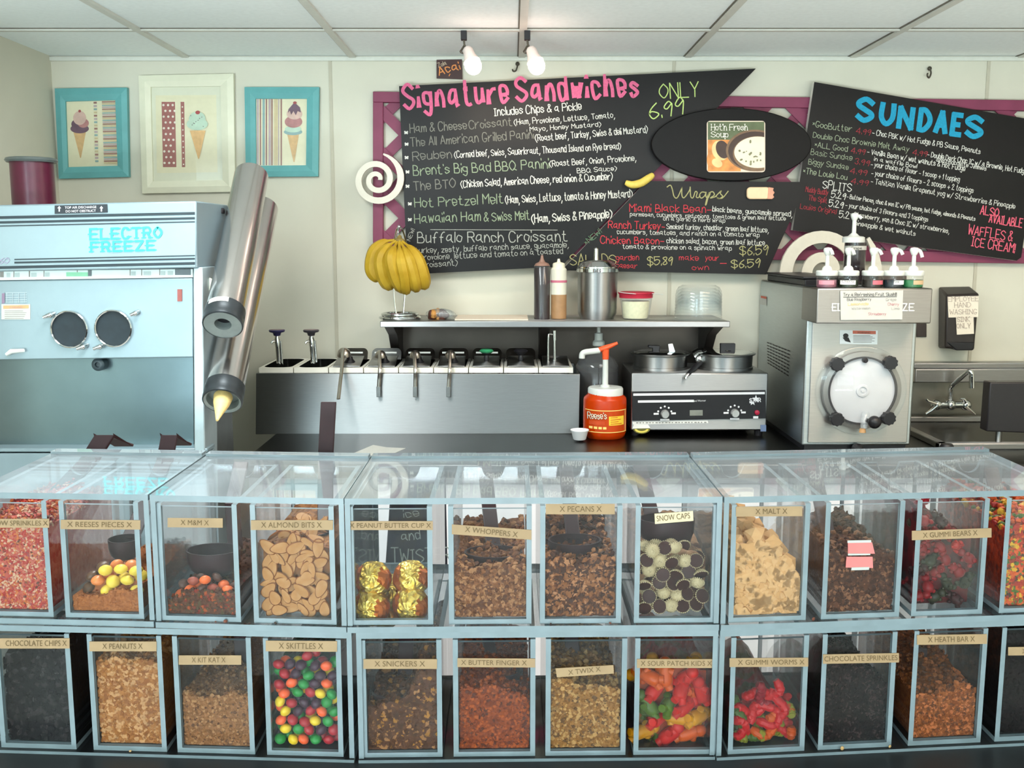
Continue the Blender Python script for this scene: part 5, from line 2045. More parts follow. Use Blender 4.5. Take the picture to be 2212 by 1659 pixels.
# control strip
b = MB()
b.pprism([(-118, 587), (-118, 607), (417, 599), (416, 581)], YM + .0, .05)
cs = b.build('control_strip', mat('control_strip_white', '#dcebea', .35, vary=.03), t, smooth=False)
b = MB()
for k, (x, w, m) in enumerate(((0, 8, 0), (14, 8, 1), (29, 2, 0), (32, 10, 1), (62, 3, 0), (67, 12, 1), (94, 2, 0), (97, 10, 1), (143, 48, 2), (166, 2, 0), (190, 8, 3), (280, 2, 0), (283, 10, 1), (305, 2, 0), (310, 16, 1), (344, 2, 0), (347, 10, 1), (362, 12, 1), (378, 34, 3))):
    y0 = 586 - x * .013
    b.add([P(a_, c_, YM - .0006 - .0002 * m) for a_, c_ in ((x, y0 + (4 if m in (1, 2) else 0)), (x, y0 + 13), (x + w, y0 + 13), (x + w, y0 + (4 if m in (1, 2) else 0)))], [(0, 1, 2, 3)], m)
b.build('control_markings', [GREYINK, mat('pale_print', '#b5c4c4', .6), mat('green_print', '#8fd0ac', .6), mat('dark_lamp', '#59646a', .4)], cs, smooth=False)
# front panel with the two openings
b = MB()
outer = [(-118, 608), (-118, 779), (418, 772), (417, 600)]
b.pprism(outer, YM, .05)
b.build('front_panel', MW, t, bevel=.003)
for cx_, cy_ in ((152, 711), (247, 709)):
    k = px(cx_, cy_, YM)
    b = MB()
    c = P(cx_, cy_, YM)
    b.lathe([(40.5 * k, 0), (40.5 * k, .010), (38.5 * k, .012), (37 * k, .010), (37 * k, .001)], c, (0, -1, 0), 48, cap=False)
    o = b.build('opening_ring', CHROME, t)
    b = MB()
    b.lathe([(37.2 * k, 0), (37.2 * k, .0015), (.001, .0015)], c, (0, -1, 0), 48)
    b.build('opening', mat('opening_shade', '#16232a', .6, vary=.2), o)  # flat dark disc in place of the hole's shaded depth
for (x0, y0, x1, y1) in ((93, 686, 118, 676), (281, 681, 300, 673), (165, 754, 190, 745), (201, 754, 226, 745)):
    b = MB()
    b.tube([P(x1, y1, YM), P((x0 + x1) / 2, (y0 + y1) / 2, YM - .018), P(x0, y0, YM - .022)], [.005, .006, .0045], 10)
    b.ball(P((x0 + x1) / 2 + 2, (y0 + y1) / 2, YM - .016), .0075, None, 10, 8)
    b.build('latch_pin', CHROME, t)
b = MB()
b.tube([P(14, 766, YM - .01), P(24, 759, YM - .012), P(52, 757, YM - .012)], [.005, .007, .005], 10)
b.build('clip', WHITEP, t)
b = MB()
b.prect(383, 625, 393, 651, YM - .003, .003)
b.build('red_tag', mat('red_tag_plastic', '#8a4a44', .5, vary=.1), t, smooth=False)
b = MB()
b.prect(3, 657, 65, 690, YM - .002, .002)
wl = b.build('warning_label', PAPER, t, smooth=False)
b = MB()
yw_ = YM - .0026
b.add([P(x, y, yw_) for x, y in ((7, 660), (7, 667), (62, 666), (62, 659))], [(0, 1, 2, 3)], 0)
for q in range(5):
    b.add([P(x, y, yw_) for x, y in ((10, 671 + q * 4), (10, 672 + q * 4), (50 + (q * 7) % 9, 672 + q * 4), (50 + (q * 7) % 9, 671 + q * 4))], [(0, 1, 2, 3)], 1)
printed(b, 'WARNING', (19, 666), (48, 665.5), 4, yw_ - .0004, 1)
b.add([P(x, y, yw_) for x, y in ((4, 634), (4, 656), (10, 655), (10, 633))], [(0, 1, 2, 3)], 2)
for q in range(5):
    b.add([P(x, y, yw_) for x, y in ((12, 632 + q * 5), (12, 633 + q * 5), (58, 632.4 + q * 5), (58, 631.4 + q * 5))], [(0, 1, 2, 3)], 3)
for q in range(4):
    b.add([P(x, y, yw_) for x, y in ((14 + 13 * q, 633), (14 + 13 * q, 654), (15 + 13 * q, 654), (15 + 13 * q, 633))], [(0, 1, 2, 3)], 3)
b.build('warning_print', [mat('warning_orange', '#d0966a', .6), GREYINK, mat('mauve_bar', '#7d6a80', .6), mat('pale_table', '#a9b6bd', .6)], wl, smooth=False)
# recessed splash area below, its corner post, the dark nozzle and the tray ledge
b = MB()
b.pprism([(-118, 779), (-118, 1040), (419, 1040), (417, 771)], YM + .045, .02)
b.build('splash_panel', MS, t, smooth=False)
b = MB()
b.pprism([(417, 578), (421, 1200), (446, 1200), (437, 577)], YM - .012, .12)
b.build('corner_post', MG, t, bevel=.003)
b = MB()
k = px(221, 784, YM)
b.lathe([(14.5 * k, 0), (14 * k, .03), (9 * k, .034), (6 * k, .034), (5 * k, .026), (.001, .026)], P(221, 785, YM + .045), (0, -1, 0), 24)
b.build('mixing_nozzle', mat('dark_nozzle', '#27363c', .4, vary=.15), t)
b = MB()
z_ = P(200, 964, YM + .03).z
b.box(xL, xR - .002, YM - .01, YM + .06, z_ - .40, z_ - .012)
b.box(xL, xR - .002, YM - .01, YM + .06, z_ - .008, z_ + .002)
b.build('drip_ledge', MW, t, bevel=.002)
b = MB()
b.box(xL, xR, YM, 3.19, 0, .06)
b.build('plinth', BLACK, t)

# maroon cup dispenser on top
Yc = 2.98
ztop = P(300, 437, YM - .03).z
b = MB()
kx = px(72, 400, Yc)
x_ = P(74, 437, Yc).x
t = thing('cup_dispenser', 'maroon cylinder with a dark flanged rim standing on the soft serve machine', 'canister', (x_, Yc, ztop))
b.lathe([(44 * kx, -.004), (44 * kx, P(72, 348, Yc).z - ztop)], (x_, Yc, ztop), (0, 0, 1), 40)
b.build('cylinder', mat('maroon_plastic', '#471026', .28, vary=.08), t)
b = MB()
h1 = P(72, 350, Yc).z - ztop
b.lathe([(44 * kx, h1), (50 * kx, h1 - .002), (53 * kx, h1 + .004), (51 * kx, h1 + .010), (46 * kx, h1 + .012), (44 * kx, h1 + .004), (.001, h1 + .002)], (x_, Yc, ztop), (0, 0, 1), 40)
b.build('rim', mat('grey_flange', '#5b6260', .3, .3, vary=.1), t)

# ---------------------------------------------------------------- cone dispenser tubes
TUBE = mat('polished_tube_steel', '#d8d2cf', .22, 1.0, vary=.05, scale=8, stretch=(1, 1, .2))
COLL = mat('dark_collar', '#3c4043', .35, .6, vary=.1)


def cone_tube(top, bot, rt, Yt, Yb_, label, with_cone):
    A, B_ = P(*top, Yt), P(*bot, Yb_)
    ax = (A - B_)
    L = ax.length
    ax.normalize()
    r = rt
    t = thing('cone_dispenser', label, 'cone dispenser', B_, 'cone dispenser tubes')
    b = MB()
    b.lathe([(r, .03), (r, L), (r * .96, L), (r * .96, .03)], B_, ax, 36, cap=False)
    b.build('tube', TUBE, t)
    b = MB()
    b.lathe([(r * .99, L - .002), (r * .9, L + .004), (.001, L + .005)], B_, ax, 36)
    b.build('top_cap', STEELD, t)
    b = MB()
    b.lathe([(r * .98, .0), (r * 1.05, .002), (r * 1.06, .012), (r * 1.03, .02), (r * 1.06, .028), (r * 1.05, .055), (r, .058)], B_, ax, 36, cap=False)
    b.build('collar', COLL, t)
    b = MB()
    if with_cone:
        b.lathe([(r * 1.0, .001), (r * .86, .006), (r * .86, .03), (.001, .03)], B_, ax, 36, cap=False)
    else:
        b.lathe([(r * 1.0, .001), (r * .44, .004), (r * .44, .03)], B_, ax, 36, cap=False)
        b.lathe([(r * .5, .03), (.001, .031)], B_, ax, 24, 1, cap=False)
    b.build('mouth_ring', [mat('mouth_grey', '#8e9796', .4, .4, vary=.08), BLACKR], t)
    return t, A, B_, ax, r


t, A, B_, ax, r = cone_tube((543, 380), (481, 703), .0512, 3.12, 2.66, 'upper steel cone dispenser tube with an empty mouth beside the soft serve machine', False)
u, w, _ = frame_of(ax)
b = MB()
c0 = B_ + ax * .045
front = Vector((0, -1, 0)) - ax * (Vector((0, -1, 0)).dot(ax))
front.normalize()
sd = ax.cross(front)
n = 8
for q in range(n):
    a0, a1 = -.62 + 1.05 * q / n, -.62 + 1.05 * (q + 1) / n
    pts = []
    for a, hh in ((a0, -.006), (a0, .010), (a1, .010), (a1, -.006)):
        pts.append(c0 + ax * hh + (front * math.cos(a) + sd * math.sin(a)) * (r * 1.075))
    b.add(pts, [(0, 1, 2, 3)])
b.build('collar_label', PAPER, t, smooth=False)
t2, A2, B2, ax2, r2 = cone_tube((566, 450), (480, 868), .0515, 3.28, 2.69, 'lower steel cone dispenser tube with a wafer cone hanging from its mouth', True)
b = MB()
tip = P(469, 908, 2.61)
base = P(482, 858, 2.70)
d = (tip - base)
b.lathe([(.026, 0), (.0225, d.length * .25), (.0115, d.length * .66), (.0035, d.length), (.0005, d.length + .001)], base, d, 20)
o = b.build('wafer_cone', mat('wafer', '#e3c583', .6, vary=.1, scale=120, bump=.2))
tag(o, 'pale wafer cone pointing down from the lower dispenser tube', 'cone')
# fittings on the machine's side that carry the tubes
t = scene.objects['soft_serve_machine']
xm = xR - .024
b = MB()
b.box(xm - .004, xm, 2.88, 3.09, 1.15, 1.66)
b.build('side_plate', STEELD, t, bevel=.001)
for za, zb_, Y_ in ((1.60, 1.595, 3.02), (1.45, 1.445, 2.90), (1.25, 1.245, 2.90)):
    b = MB()
    b.tube([(xm, Y_, za), (xm + .022, Y_, zb_)], .006, 8)
    b.build('support_arm', STEELD, t)
b = MB()
b.pprism([(448, 598), (441, 660), (448, 664), (458, 604)], 2.80, .01)
b.build('strip_label', mat('strip_cream', '#d9dcc8', .6), t, smooth=False)
b = MB()
b.pprism([(432, 441), (470, 443), (481, 452), (480, 462), (470, 458), (464, 466), (452, 462), (434, 462)], 2.95, .03)
b.build('black_clamp', BLACKR, t, bevel=.003)
# ---------------------------------------------------------------- clear candy bins in two rows
ACR = clear('clear_acrylic', haze=.001, scr=.007, rough=.04)
LIDM = clear('clear_acrylic_lid', haze=.05, scr=.07, rough=.02)  # haze also stands in for the whitish reflections on the lids
EDGE = mat('acrylic_edge', '#727f84', 0.35, vary=.10, scale=30, spec=.6)  # frosted cut edge, paled in place of light piped through the sheet
TAPE = mat('label_tape', '#977c5b', .6, vary=.08, scale=30)
TAPEW = mat('pale_label_tape', '#c9b795', .6, vary=.05, scale=30)
TAPEI = mat('tape_ink', '#5f4a2c', .7, vary=.1)
import colorsys
_plain_mat = mat


def rich(c):
    h, s, v = colorsys.rgb_to_hsv(*[int(c.lstrip('#')[i:i + 2], 16) / 255 for i in (0, 2, 4)])
    r, g, b = colorsys.hsv_to_rgb(h, min(1, s * 1.15), v)
    return '#%02x%02x%02x' % tuple(int(min(255, 255 * q)) for q in (r * .80, g * .70, b * .66))


def food(name, color, *a, **k):
    if k.get('color2'):
        k['color2'] = rich(k['color2'])
    k.setdefault('spec', .2)
    return _plain_mat(name, rich(color), *a, **k)


ZL = 1.260
TH = .0070
DEPTH = .262


class Unit:
    def __init__(s, p0, p1):
        s.L, s.R = PZ(*p0, ZL), PZ(*p1, ZL)
        d = s.R - s.L
        s.k = d.y / d.x

    def yf(s, X):
        return s.L.y + (X - s.L.x) * s.k

    def hit(s, x, y, off=0.0):
        """pixel -> point on the unit's front plane moved back by off"""
        d = ray(x, y)
        t = (s.L.y + off - s.k * s.L.x) / (d.y - s.k * d.x)
        return Vector((0, 0, CZ)) + d * t

    def pt(s, X, off, z):
        return Vector((X, s.yf(X) + off, z))


UN = {'A': Unit((-70, 1062.5), (319, 1068.5)), 'B': Unit((323, 1069.5), (742, 1077)), 'C': Unit((744, 1077), (1561, 1073)), 'D': Unit((1565, 1074), (2320, 1056)),
      'a': Unit((-70, 1066), (752, 1077.5)), 'c': Unit((762, 1078), (1561, 1074)), 'd': Unit((1565, 1075), (2320, 1057))}
Z1 = UN['C'].hit(1150, 1350).z           # bins of the upper row stand here
Z0 = UN['C'].hit(1150, 1634).z           # bins of the lower row stand here
ZM = Z1 - .0085                           # top of the lower case
SL = .0085


def slab(mb, U, x0, x1, o0, o1, z0, z1, fm):
    c = [U.pt(x0, o0, z0), U.pt(x1, o0, z0), U.pt(x1, o1, z0), U.pt(x0, o1, z0), U.pt(x0, o0, z1), U.pt(x1, o0, z1), U.pt(x1, o1, z1), U.pt(x0, o1, z1)]
    mb.hexa(c, 0, fm)


# face order: bottom, top, front, back, left, right
for key, lab, zf, zt in (('A', 'clear acrylic case over the first two bins of the upper row, at the far left', Z1, ZL), ('B', 'clear acrylic case over the third and fourth bins of the upper row', Z1, ZL),
                         ('C', 'clear acrylic four-bin case in the middle of the upper row', Z1, ZL), ('D', 'clear acrylic four-bin case at the right of the upper row', Z1, ZL),
                         ('a', 'clear acrylic four-bin case at the left of the lower row', Z0, ZM), ('c', 'clear acrylic four-bin case in the middle of the lower row', Z0, ZM),
                         ('d', 'clear acrylic four-bin case at the right of the lower row', Z0, ZM)):
    U = UN[key]
    up = key.isupper()
    x0, x1 = U.L.x, U.R.x
    t = thing('bin_case', lab, 'candy case', ((x0 + x1) / 2, U.yf((x0 + x1) / 2) + .13, zf - SL), 'clear candy cases')
    b = MB()
    slab(b, U, x0, x1, .0, DEPTH + .006, zt - SL * (1 if up else 1), zt, (0, 0, 1, 1, 1, 1))
    b.build('lid', [LIDM, EDGE], t, smooth=False)
    if up:
        b = MB()
        slab(b, U, x0 + .002, x1 - .002, DEPTH - .018, DEPTH + .006, zt + .0004, zt + .0045, (0, 0, 1, 1, 1, 1))
        b.build('hinge_strip', [LIDM, EDGE], t, smooth=False)
    b = MB()
    slab(b, U, x0, x1, -.003, DEPTH, zf - SL, zf - .0003, (0, 0, 1, 1, 1, 1))
    b.build('base_panel', [ACR, EDGE], t, smooth=False)
    for a_, c_ in ((x0, x0 + TH), (x1 - TH, x1)):
        b = MB()
        slab(b, U, a_, c_, .001, DEPTH, zf, zt - SL - .0003, (1, 1, 1, 1, 0, 0))
        b.build('side_panel', [ACR, EDGE], t, smooth=False)


class Bin:
    pass


def make_bin(U, xl, xr, yb, z0, z1, label, tape=None, key=''):
    """xl, xr: pixel edges of the bin front at its foot (pixel row yb)"""
    o = .004
    B = Bin()
    B.U = U
    B.x0, B.x1 = U.hit(xl, yb, o).x, U.hit(xr, yb, o).x
    B.o, B.z0, B.z1 = o, z0, z1
    t = thing('candy_bin', label, 'candy bin', U.pt((B.x0 + B.x1) / 2, .13, z0), 'clear candy bins')
    B.t = t
    b = MB()
    slab(b, U, B.x0, B.x1, o, DEPTH - .012, z0, z0 + TH, (0, 0, 1, 1, 1, 1))
    b.build('bottom_panel', [ACR, EDGE], t, smooth=False)
    for a_, c_ in ((B.x0, B.x0 + TH), (B.x1 - TH, B.x1)):
        b = MB()
        slab(b, U, a_, c_, o, DEPTH - .012, z0 + TH, z1, (0, 1, 1, 1, 0, 0))
        b.build('side_panel', [ACR, EDGE], t, smooth=False)
    b = MB()
    slab(b, U, B.x0 + TH, B.x1 - TH, o + .001, o + TH, z0 + TH, z1 - .004, (1, 1, 0, 0, 1, 1))
    b.build('front_panel', [ACR, EDGE], t, smooth=False)
    # back panel with a half-round finger notch
    b = MB()
    xm = (B.x0 + B.x1) / 2
    r = .017
    pl = [(B.x0 + TH, z0 + TH), (B.x1 - TH, z0 + TH), (B.x1 - TH, z1 - .001), (xm + r + .002, z1 - .001)]
    for q in range(9):
        a = math.radians(-10 - 160 * q / 8)
        pl.append((xm + r * math.cos(a), z1 - .004 + r * math.sin(a)))
    pl += [(xm - r - .002, z1 - .001), (B.x0 + TH, z1 - .001)]
    b.prism([U.pt(x, DEPTH - .012 - TH, z) for x, z in pl], (0, TH, 0), 0, 1)
    b.build('back_panel', [ACR, EDGE], t, smooth=False)
    if tape:
        for (text, q, h, m) in (tape if isinstance(tape, list) else [tape]):
            Yl = U.yf(xm) + o - .0016
            def on(x, y, d):
                p = U.hit(x, y, o - d)
                return p
            b = MB()
            pts = q
            vs = [on(x, y, .0012) for x, y in pts]
            b.prism(vs, (0, .0011, 0))
            lt = b.build('label_tape', m, t, smooth=False)
            if text:
                b = MB()
                (ax_, ay), (bx, by), (cx_, cy_), (dx, dy) = pts        # TL, BL, BR, TR
                hh = (by - ay)
                v, f, fx0, fx1 = font_tris(text)
                pad = h[0]
                p0 = Vector((ax_ + pad, by - hh * .25))
                p1 = Vector((cx_ - h[1], cy_ - hh * .25))
                ex = (p1 - p0)
                Lw = ex.length
                ex.normalize()
                ey = Vector((ex.y, -ex.x))
                if ey.y > 0:
                    ey = -ey
                sx = Lw / (fx1 - fx0)
                sy = hh * .55 / .69
                b.add([on((p0 + ex * (a_ - fx0) * sx + ey * b_ * sy).x, (p0 + ex * (a_ - fx0) * sx + ey * b_ * sy).y, .0018) for a_, b_, _ in v], f)
                b.build('tape_lettering', TAPEI, lt, smooth=False)
    B.ix0, B.ix1 = B.x0 + TH + .0006, B.x1 - TH - .0006
    B.f0, B.f1 = o + TH + .0008, DEPTH - .012 - TH - .001
    B.b0 = z0 + TH + .0006
    B.top = z1
    return B


def tp(x0, y0, x1, y1, dy=0):
    return [(x0, y0), (x0, y1), (x1, y1 + dy), (x1, y0 + dy)]


def zpx(B, y):
    return B.U.hit((1106), y, B.f0).z if False else B.U.hit(1106 + 0, y, B.f0).z


def zat(B, x, y):
    return B.U.hit(x, y, B.f0).z


def yat(B, X, z, off):
    return B.U.yf(X) + off


# chunk templates
_t = (1 + 5 ** .5) / 2
ICO_V = np.array([(-1, _t, 0), (1, _t, 0), (-1, -_t, 0), (1, -_t, 0), (0, -1, _t), (0, 1, _t), (0, -1, -_t), (0, 1, -_t), (_t, 0, -1), (_t, 0, 1), (-_t, 0, -1), (-_t, 0, 1)]) / math.hypot(1, _t)
ICO_F = [(0, 11, 5), (0, 5, 1), (0, 1, 7), (0, 7, 10), (0, 10, 11), (1, 5, 9), (5, 11, 4), (11, 10, 2), (10, 7, 6), (7, 1, 8), (3, 9, 4), (3, 4, 2), (3, 2, 6), (3, 6, 8), (3, 8, 9), (4, 9, 5), (2, 4, 11), (6, 2, 10), (8, 6, 7), (9, 8, 1)]
BOX_V = np.array([(-1, -1, -1), (1, -1, -1), (1, 1, -1), (-1, 1, -1), (-1, -1, 1), (1, -1, 1), (1, 1, 1), (-1, 1, 1)]) * .7
BOX_F = [(3, 2, 1, 0), (4, 5, 6, 7), (0, 1, 5, 4), (2, 3, 7, 6), (3, 0, 4, 7), (1, 2, 6, 5)]


def rand_rot():
    q = rng.normal(size=4)
    q /= np.linalg.norm(q)
    w, x, y, z = q
    return np.array([[1 - 2 * (y * y + z * z), 2 * (x * y - z * w), 2 * (x * z + y * w)], [2 * (x * y + z * w), 1 - 2 * (x * x + z * z), 2 * (y * z - x * w)], [2 * (x * z - y * w), 2 * (y * z + x * w), 1 - 2 * (x * x + y * y)]])


def heap(B, name, label, cat, prof, mats, weights, n, size, shape='rock', aspect=(1, 1, 1), rise=.0, rough=.004, topn=None, mats_body=None):
    """prof: pixel heights [(u, y)] of the fill line on the front pane, u from 0 (left) to 1 (right)"""
    U = B.U
    x0, x1, f0, f1, zb = B.ix0, B.ix1, B.f0, B.f1, B.b0
    xm = (x0 + x1) / 2
    pc = 1106 + F * xm / (U.yf(xm) * 1.02)
    us = [p[0] for p in prof]
    zs = [U.hit(pc, p[1], f0).z for p in prof]
    r = np.random.default_rng(abs(hash(label)) % 1000 if False else sum(map(ord, label)))
    ph = r.uniform(0, 6.28, 6)

    def H(u, v):
        h = np.interp(u, us, zs) + rise * v
        h += rough * (math.sin(9 * u + ph[0] + 3 * v) + .7 * math.sin(17 * u + ph[1] - 5 * v) + .6 * math.sin(11 * v + ph[2] + 4 * u)) * .6
        return max(zb + .004, min(h, B.top - .004))
    nx, ny = 22, 14
    b = MB()
    ins = size * .35
    X = [x0 + ins + (x1 - x0 - 2 * ins) * i / nx for i in range(nx + 1)]
    O = [f0 + ins + (f1 - f0 - 2 * ins) * j / ny for j in range(ny + 1)]
    k0 = len(b.v)
    for j in range(ny + 1):
        for i in range(nx + 1):
            b.v.append(tuple(U.pt(X[i], O[j], H(i / nx, j / ny) - size * .3 + r.uniform(-.3, .3) * size)))
    W = nx + 1
    for j in range(ny):
        for i in range(nx):
            b.f.append((k0 + j * W + i, k0 + j * W + i + 1, k0 + (j + 1) * W + i + 1, k0 + (j + 1) * W + i))
            b.m.append(0)
    ring = [(i, 0) for i in range(nx)] + [(nx, j) for j in range(ny)] + [(i, ny) for i in range(nx, 0, -1)] + [(0, j) for j in range(ny, 0, -1)]
    kb = len(b.v)
    for i, j in ring:
        b.v.append(tuple(U.pt(X[i], O[j], zb)))
    m = len(ring)
    for q in range(m):
        i, j = ring[q]
        i2, j2 = ring[(q + 1) % m]
        b.f.append((kb + q, kb + (q + 1) % m, k0 + j2 * W + i2, k0 + j * W + i))
        b.m.append(0)
    b.f.append(tuple(kb + q for q in reversed(range(m))))
    b.m.append(0)
    cum = np.cumsum(weights) / sum(weights)
    tv, tf = (ICO_V, ICO_F) if shape == 'rock' else (BOX_V, BOX_F)
    asp = np.array(aspect)

    def put(c, s):
        k = int(np.searchsorted(cum, r.random()))
        v = tv * asp * s * (1 + .25 * r.uniform(-1, 1, size=(len(tv), 1)) * (shape == 'rock'))
        v = v @ rand_rot().T + np.array(c)
        # keep inside the bin
        v[:, 0] = np.clip(v[:, 0], x0, x1)
        yf_ = U.L.y + (v[:, 0] - U.L.x) * U.k
        v[:, 1] = np.clip(v[:, 1], yf_ + f0, yf_ + f1)
        v[:, 2] = np.clip(v[:, 2], zb, B.top - .002)
        b.add([tuple(p) for p in v], tf, k)
    for _ in range(n):
        u = r.random()
        s = size * r.uniform(.55, 1.25)
        top = H(u, 0)
        z = zb + (top - zb) * r.random()
        x = x0 + (x1 - x0) * u
        put(U.pt(x, f0 + s * r.uniform(.25, .8), z), s)
    for _ in range(topn if topn is not None else n // 2):
        u, v = r.random(), r.random() ** 1.5
        s = size * r.uniform(.6, 1.4)
        put(U.pt(x0 + (x1 - x0) * u, f0 + (f1 - f0) * v, H(u, v) + s * r.uniform(-.3, .5)), s)
    o = b.build(name, mats, base=U.pt(xm, (f0 + f1) / 2, zb), smooth=False)
    return tag(o, label, cat, None, 'stuff')


def granular(name, c1, c2, scale=160, rough=.75, bump=.6):
    return food(name, c1, rough, color2=c2, scale=scale, bump=bump, kind='VORONOI', contrast=(.1, .9), spec=.06 if int(c1[1:3], 16) < 40 else .2)


def piles(B, prof, r, sq=1.0, rows=2, jit=.3, seed=1, top=True):
    """resting places for single sweets: hexagonal layers just behind the front pane, below the fill line"""
    U = B.U
    rg = random.Random(seed)
    x0, x1 = B.ix0 + r, B.ix1 - r
    xm = (x0 + x1) / 2
    pc = 1106 + F * xm / (U.yf(xm) * 1.02)
    us = [p[0] for p in prof]
    zs = [U.hit(pc, p[1], B.f0).z for p in prof]
    out = []
    for L in range(rows):
        off = B.f0 + r * 1.02 + L * r * 1.7
        z = B.b0 + r * sq
        row = 0
        while True:
            nx = max(2, int((x1 - x0) / (2.02 * r)) + 1)
            any_ = False
            for i in range(nx):
                u = (i + (.5 if (row + L) % 2 else 0)) / nx
                x = x0 + (x1 - x0) * min(1, u * nx / max(1, nx - .5))
                h = np.interp((x - x0) / (x1 - x0), us, zs) - r * .6
                if z <= h:
                    any_ = True
                    out.append((U.pt(x + rg.uniform(-jit, jit) * r * .6, off + rg.uniform(0, jit) * r, z + rg.uniform(-jit, jit) * r * .5), L, row))
            z += r * 1.72 * sq
            row += 1
            if not any_ or row > 40:
                break
    return out


def scatter(protos, spots, group, seed, tilt=1.0, pick=None):
    """place copies: protos = list of (object, label, weight)"""
    rg = random.Random(seed)
    used = set()
    for n, (p, L, row) in enumerate(spots):
        k = pick(n, p, L, row, rg) if pick else rg.choices(range(len(protos)), [w for _, _, w in protos])[0]
        o, lab, _ = protos[k]
        if k not in used:
            used.add(k)
            q = o
        else:
            q = o.copy()
            link(q)
            for ch in o.children:
                c = ch.copy()
                link(c)
                c.parent = q
        q.location = p
        q.rotation_euler = (rg.uniform(-1, 1) * tilt, rg.uniform(-1, 1) * tilt, rg.uniform(0, 6.28))
        q['label'] = lab
        q['group'] = group
    for k, (o, _, _) in enumerate(protos):
        if k not in used:
            bpy.data.objects.remove(o)


def sweet(name, cat, build, mats, smooth=True):
    b = MB()
    build(b)
    o = b.build(name, mats, base=(0, 0, 0), smooth=smooth, angle=60)
    o['category'] = cat
    return o


# -------- the bins themselves
U = UN
zu0, zu1 = Z1, ZL - SL - .004
zl0, zl1 = Z0, ZM - SL - .004
T1 = (9, 9)


def nb(u, xl, xr, lab, tape, yb=None):
    up = u.isupper()
    return make_bin(UN[u], xl, xr, yb or (1345 if up else 1628), zu0 if up else zl0, zu1 if up else zl1, lab, tape)


B = {}
B['A1'] = nb('A', -58, 117, 'bin of pink and red sprinkles, first of the upper row', ('RAINBOW SPRINKLES X', tp(-52, 1121, 106, 1140), (2, 3), TAPE))
B['A2'] = nb('A', 143, 312, 'upper bin of yellow, orange and brown round sweets, second from the left', ('X REESES PIECES X', tp(131, 1123, 303, 1143, 1), (14, 18), TAPE))
B['B1'] = nb('B', 349, 521, 'upper bin of brown and orange button sweets, third from the left', ('X M&M X', tp(362, 1119, 481, 1139, 1), (28, 30), TAPE))
B['B2'] = nb('B', 549, 727, 'upper bin of sliced almonds', ('X ALMOND BITS X', tp(542, 1124, 719, 1145), (22, 24), TAPE))
B['C1'] = nb('C', 757, 936, 'upper bin with a few gold-wrapped cups', ('X PEANUT BUTTER CUP X', tp(753, 1126, 935, 1145), (2, 4), TAPE))
B['C2'] = nb('C', 970, 1148, 'upper bin of light brown malt crumbs under a scoop', ('X WHOPPERS X', tp(976, 1133, 1148, 1154, 12), (28, 30), TAPE))
B['C3'] = nb('C', 1166, 1341, 'upper bin of chopped pecans', ('X PECANS X', tp(1179, 1089, 1328, 1111), (30, 28), TAPE))
B['C4'] = nb('C', 1369, 1545, 'upper bin of dark drops with white beads', ('SNOW CAPS', [(1414, 1110), (1415, 1132), (1498, 1125), (1497, 1104)], (5, 7), TAPEW))
B['D1'] = nb('D', 1573, 1740, 'upper bin of pale malt powder lumps', ('X MALT X', tp(1590, 1095, 1733, 1116, -1), (42, 32), TAPE))
B['D2'] = nb('D', 1773, 1941, 'upper bin of brown crumbs with two pink tags', [('', [(1832, 1172), (1832, 1197), (1890, 1196), (1884, 1172)], T1, _plain_mat('pink_tag', '#c9706c', .6, vary=.05)),
                                                                               ('', [(1829, 1203), (1827, 1226), (1886, 1227), (1885, 1203)], T1, MATS['pink_tag'])])
B['D3'] = nb('D', 1967, 2120, 'upper bin of dark red gummy sweets', ('X GUMMI BEARS X', tp(1970, 1147, 2142, 1167, -6), (24, 30), TAPE))
B['D4'] = nb('D', 2156, 2330, 'upper bin of small orange and green candy pebbles at the right edge', None)
B['a1'] = nb('a', 4, 166, 'lower bin of black chocolate chips, first from the left', ('CHOCOLATE CHIPS X', tp(-2, 1379, 150, 1401), (14, 6), TAPE))
B['a2'] = nb('a', 203, 361, 'lower bin of chopped peanuts', ('X PEANUTS X', tp(193, 1386, 338, 1407), (28, 30), TAPE))
B['a3'] = nb('a', 384, 551, 'lower bin of fine tan wafer crumbs', ('X KIT KAT X', tp(386, 1416, 521, 1436), (28, 34), TAPE))
B['a4'] = nb('a', 577, 742, 'lower bin of bright mixed-colour round candies', ('X SKITTLES X', tp(574, 1384, 728, 1407, 1), (28, 30), TAPE))
B['c1'] = nb('c', 783, 956, 'lower bin of chopped brown and cream nougat pieces', ('X SNICKERS X', tp(785, 1424, 944, 1445), (24, 26), TAPE))
B['c2'] = nb('c', 980, 1156, 'lower bin of orange-brown candy crumbs', ('X BUTTER FINGER X', tp(988, 1422, 1156, 1441, 1), (8, 18), TAPE))
B['c3'] = nb('c', 1178, 1351, 'lower bin of golden cookie crumbs', ('X TWIX X', [(1200, 1444), (1203, 1463), (1326, 1455), (1325, 1437)], (28, 28), TAPE))
B['c4'] = nb('c', 1368, 1546, 'lower bin of red, yellow and green sugared gummies', ('X SOUR PATCH KIDS X', tp(1376, 1424, 1546, 1443), (8, 8), TAPE))
B['d1'] = nb('d', 1572, 1737, 'lower bin of long red and green gummy worms', ('X GUMMI WORMS X', tp(1576, 1422, 1746, 1441, -1), (18, 8), TAPE))
B['d2'] = nb('d', 1766, 1924, 'lower bin of dark chocolate sprinkles heaped to the left', ('CHOCOLATE SPRINKLES', tp(1778, 1414, 1942, 1434, -3), (3, 3), TAPE))
B['d3'] = nb('d', 1960, 2116, 'lower bin of toffee-brown crumbs, second last from the right', ('X HEATH BAR X', tp(1981, 1372, 2132, 1393, -2), (24, 26), TAPE))
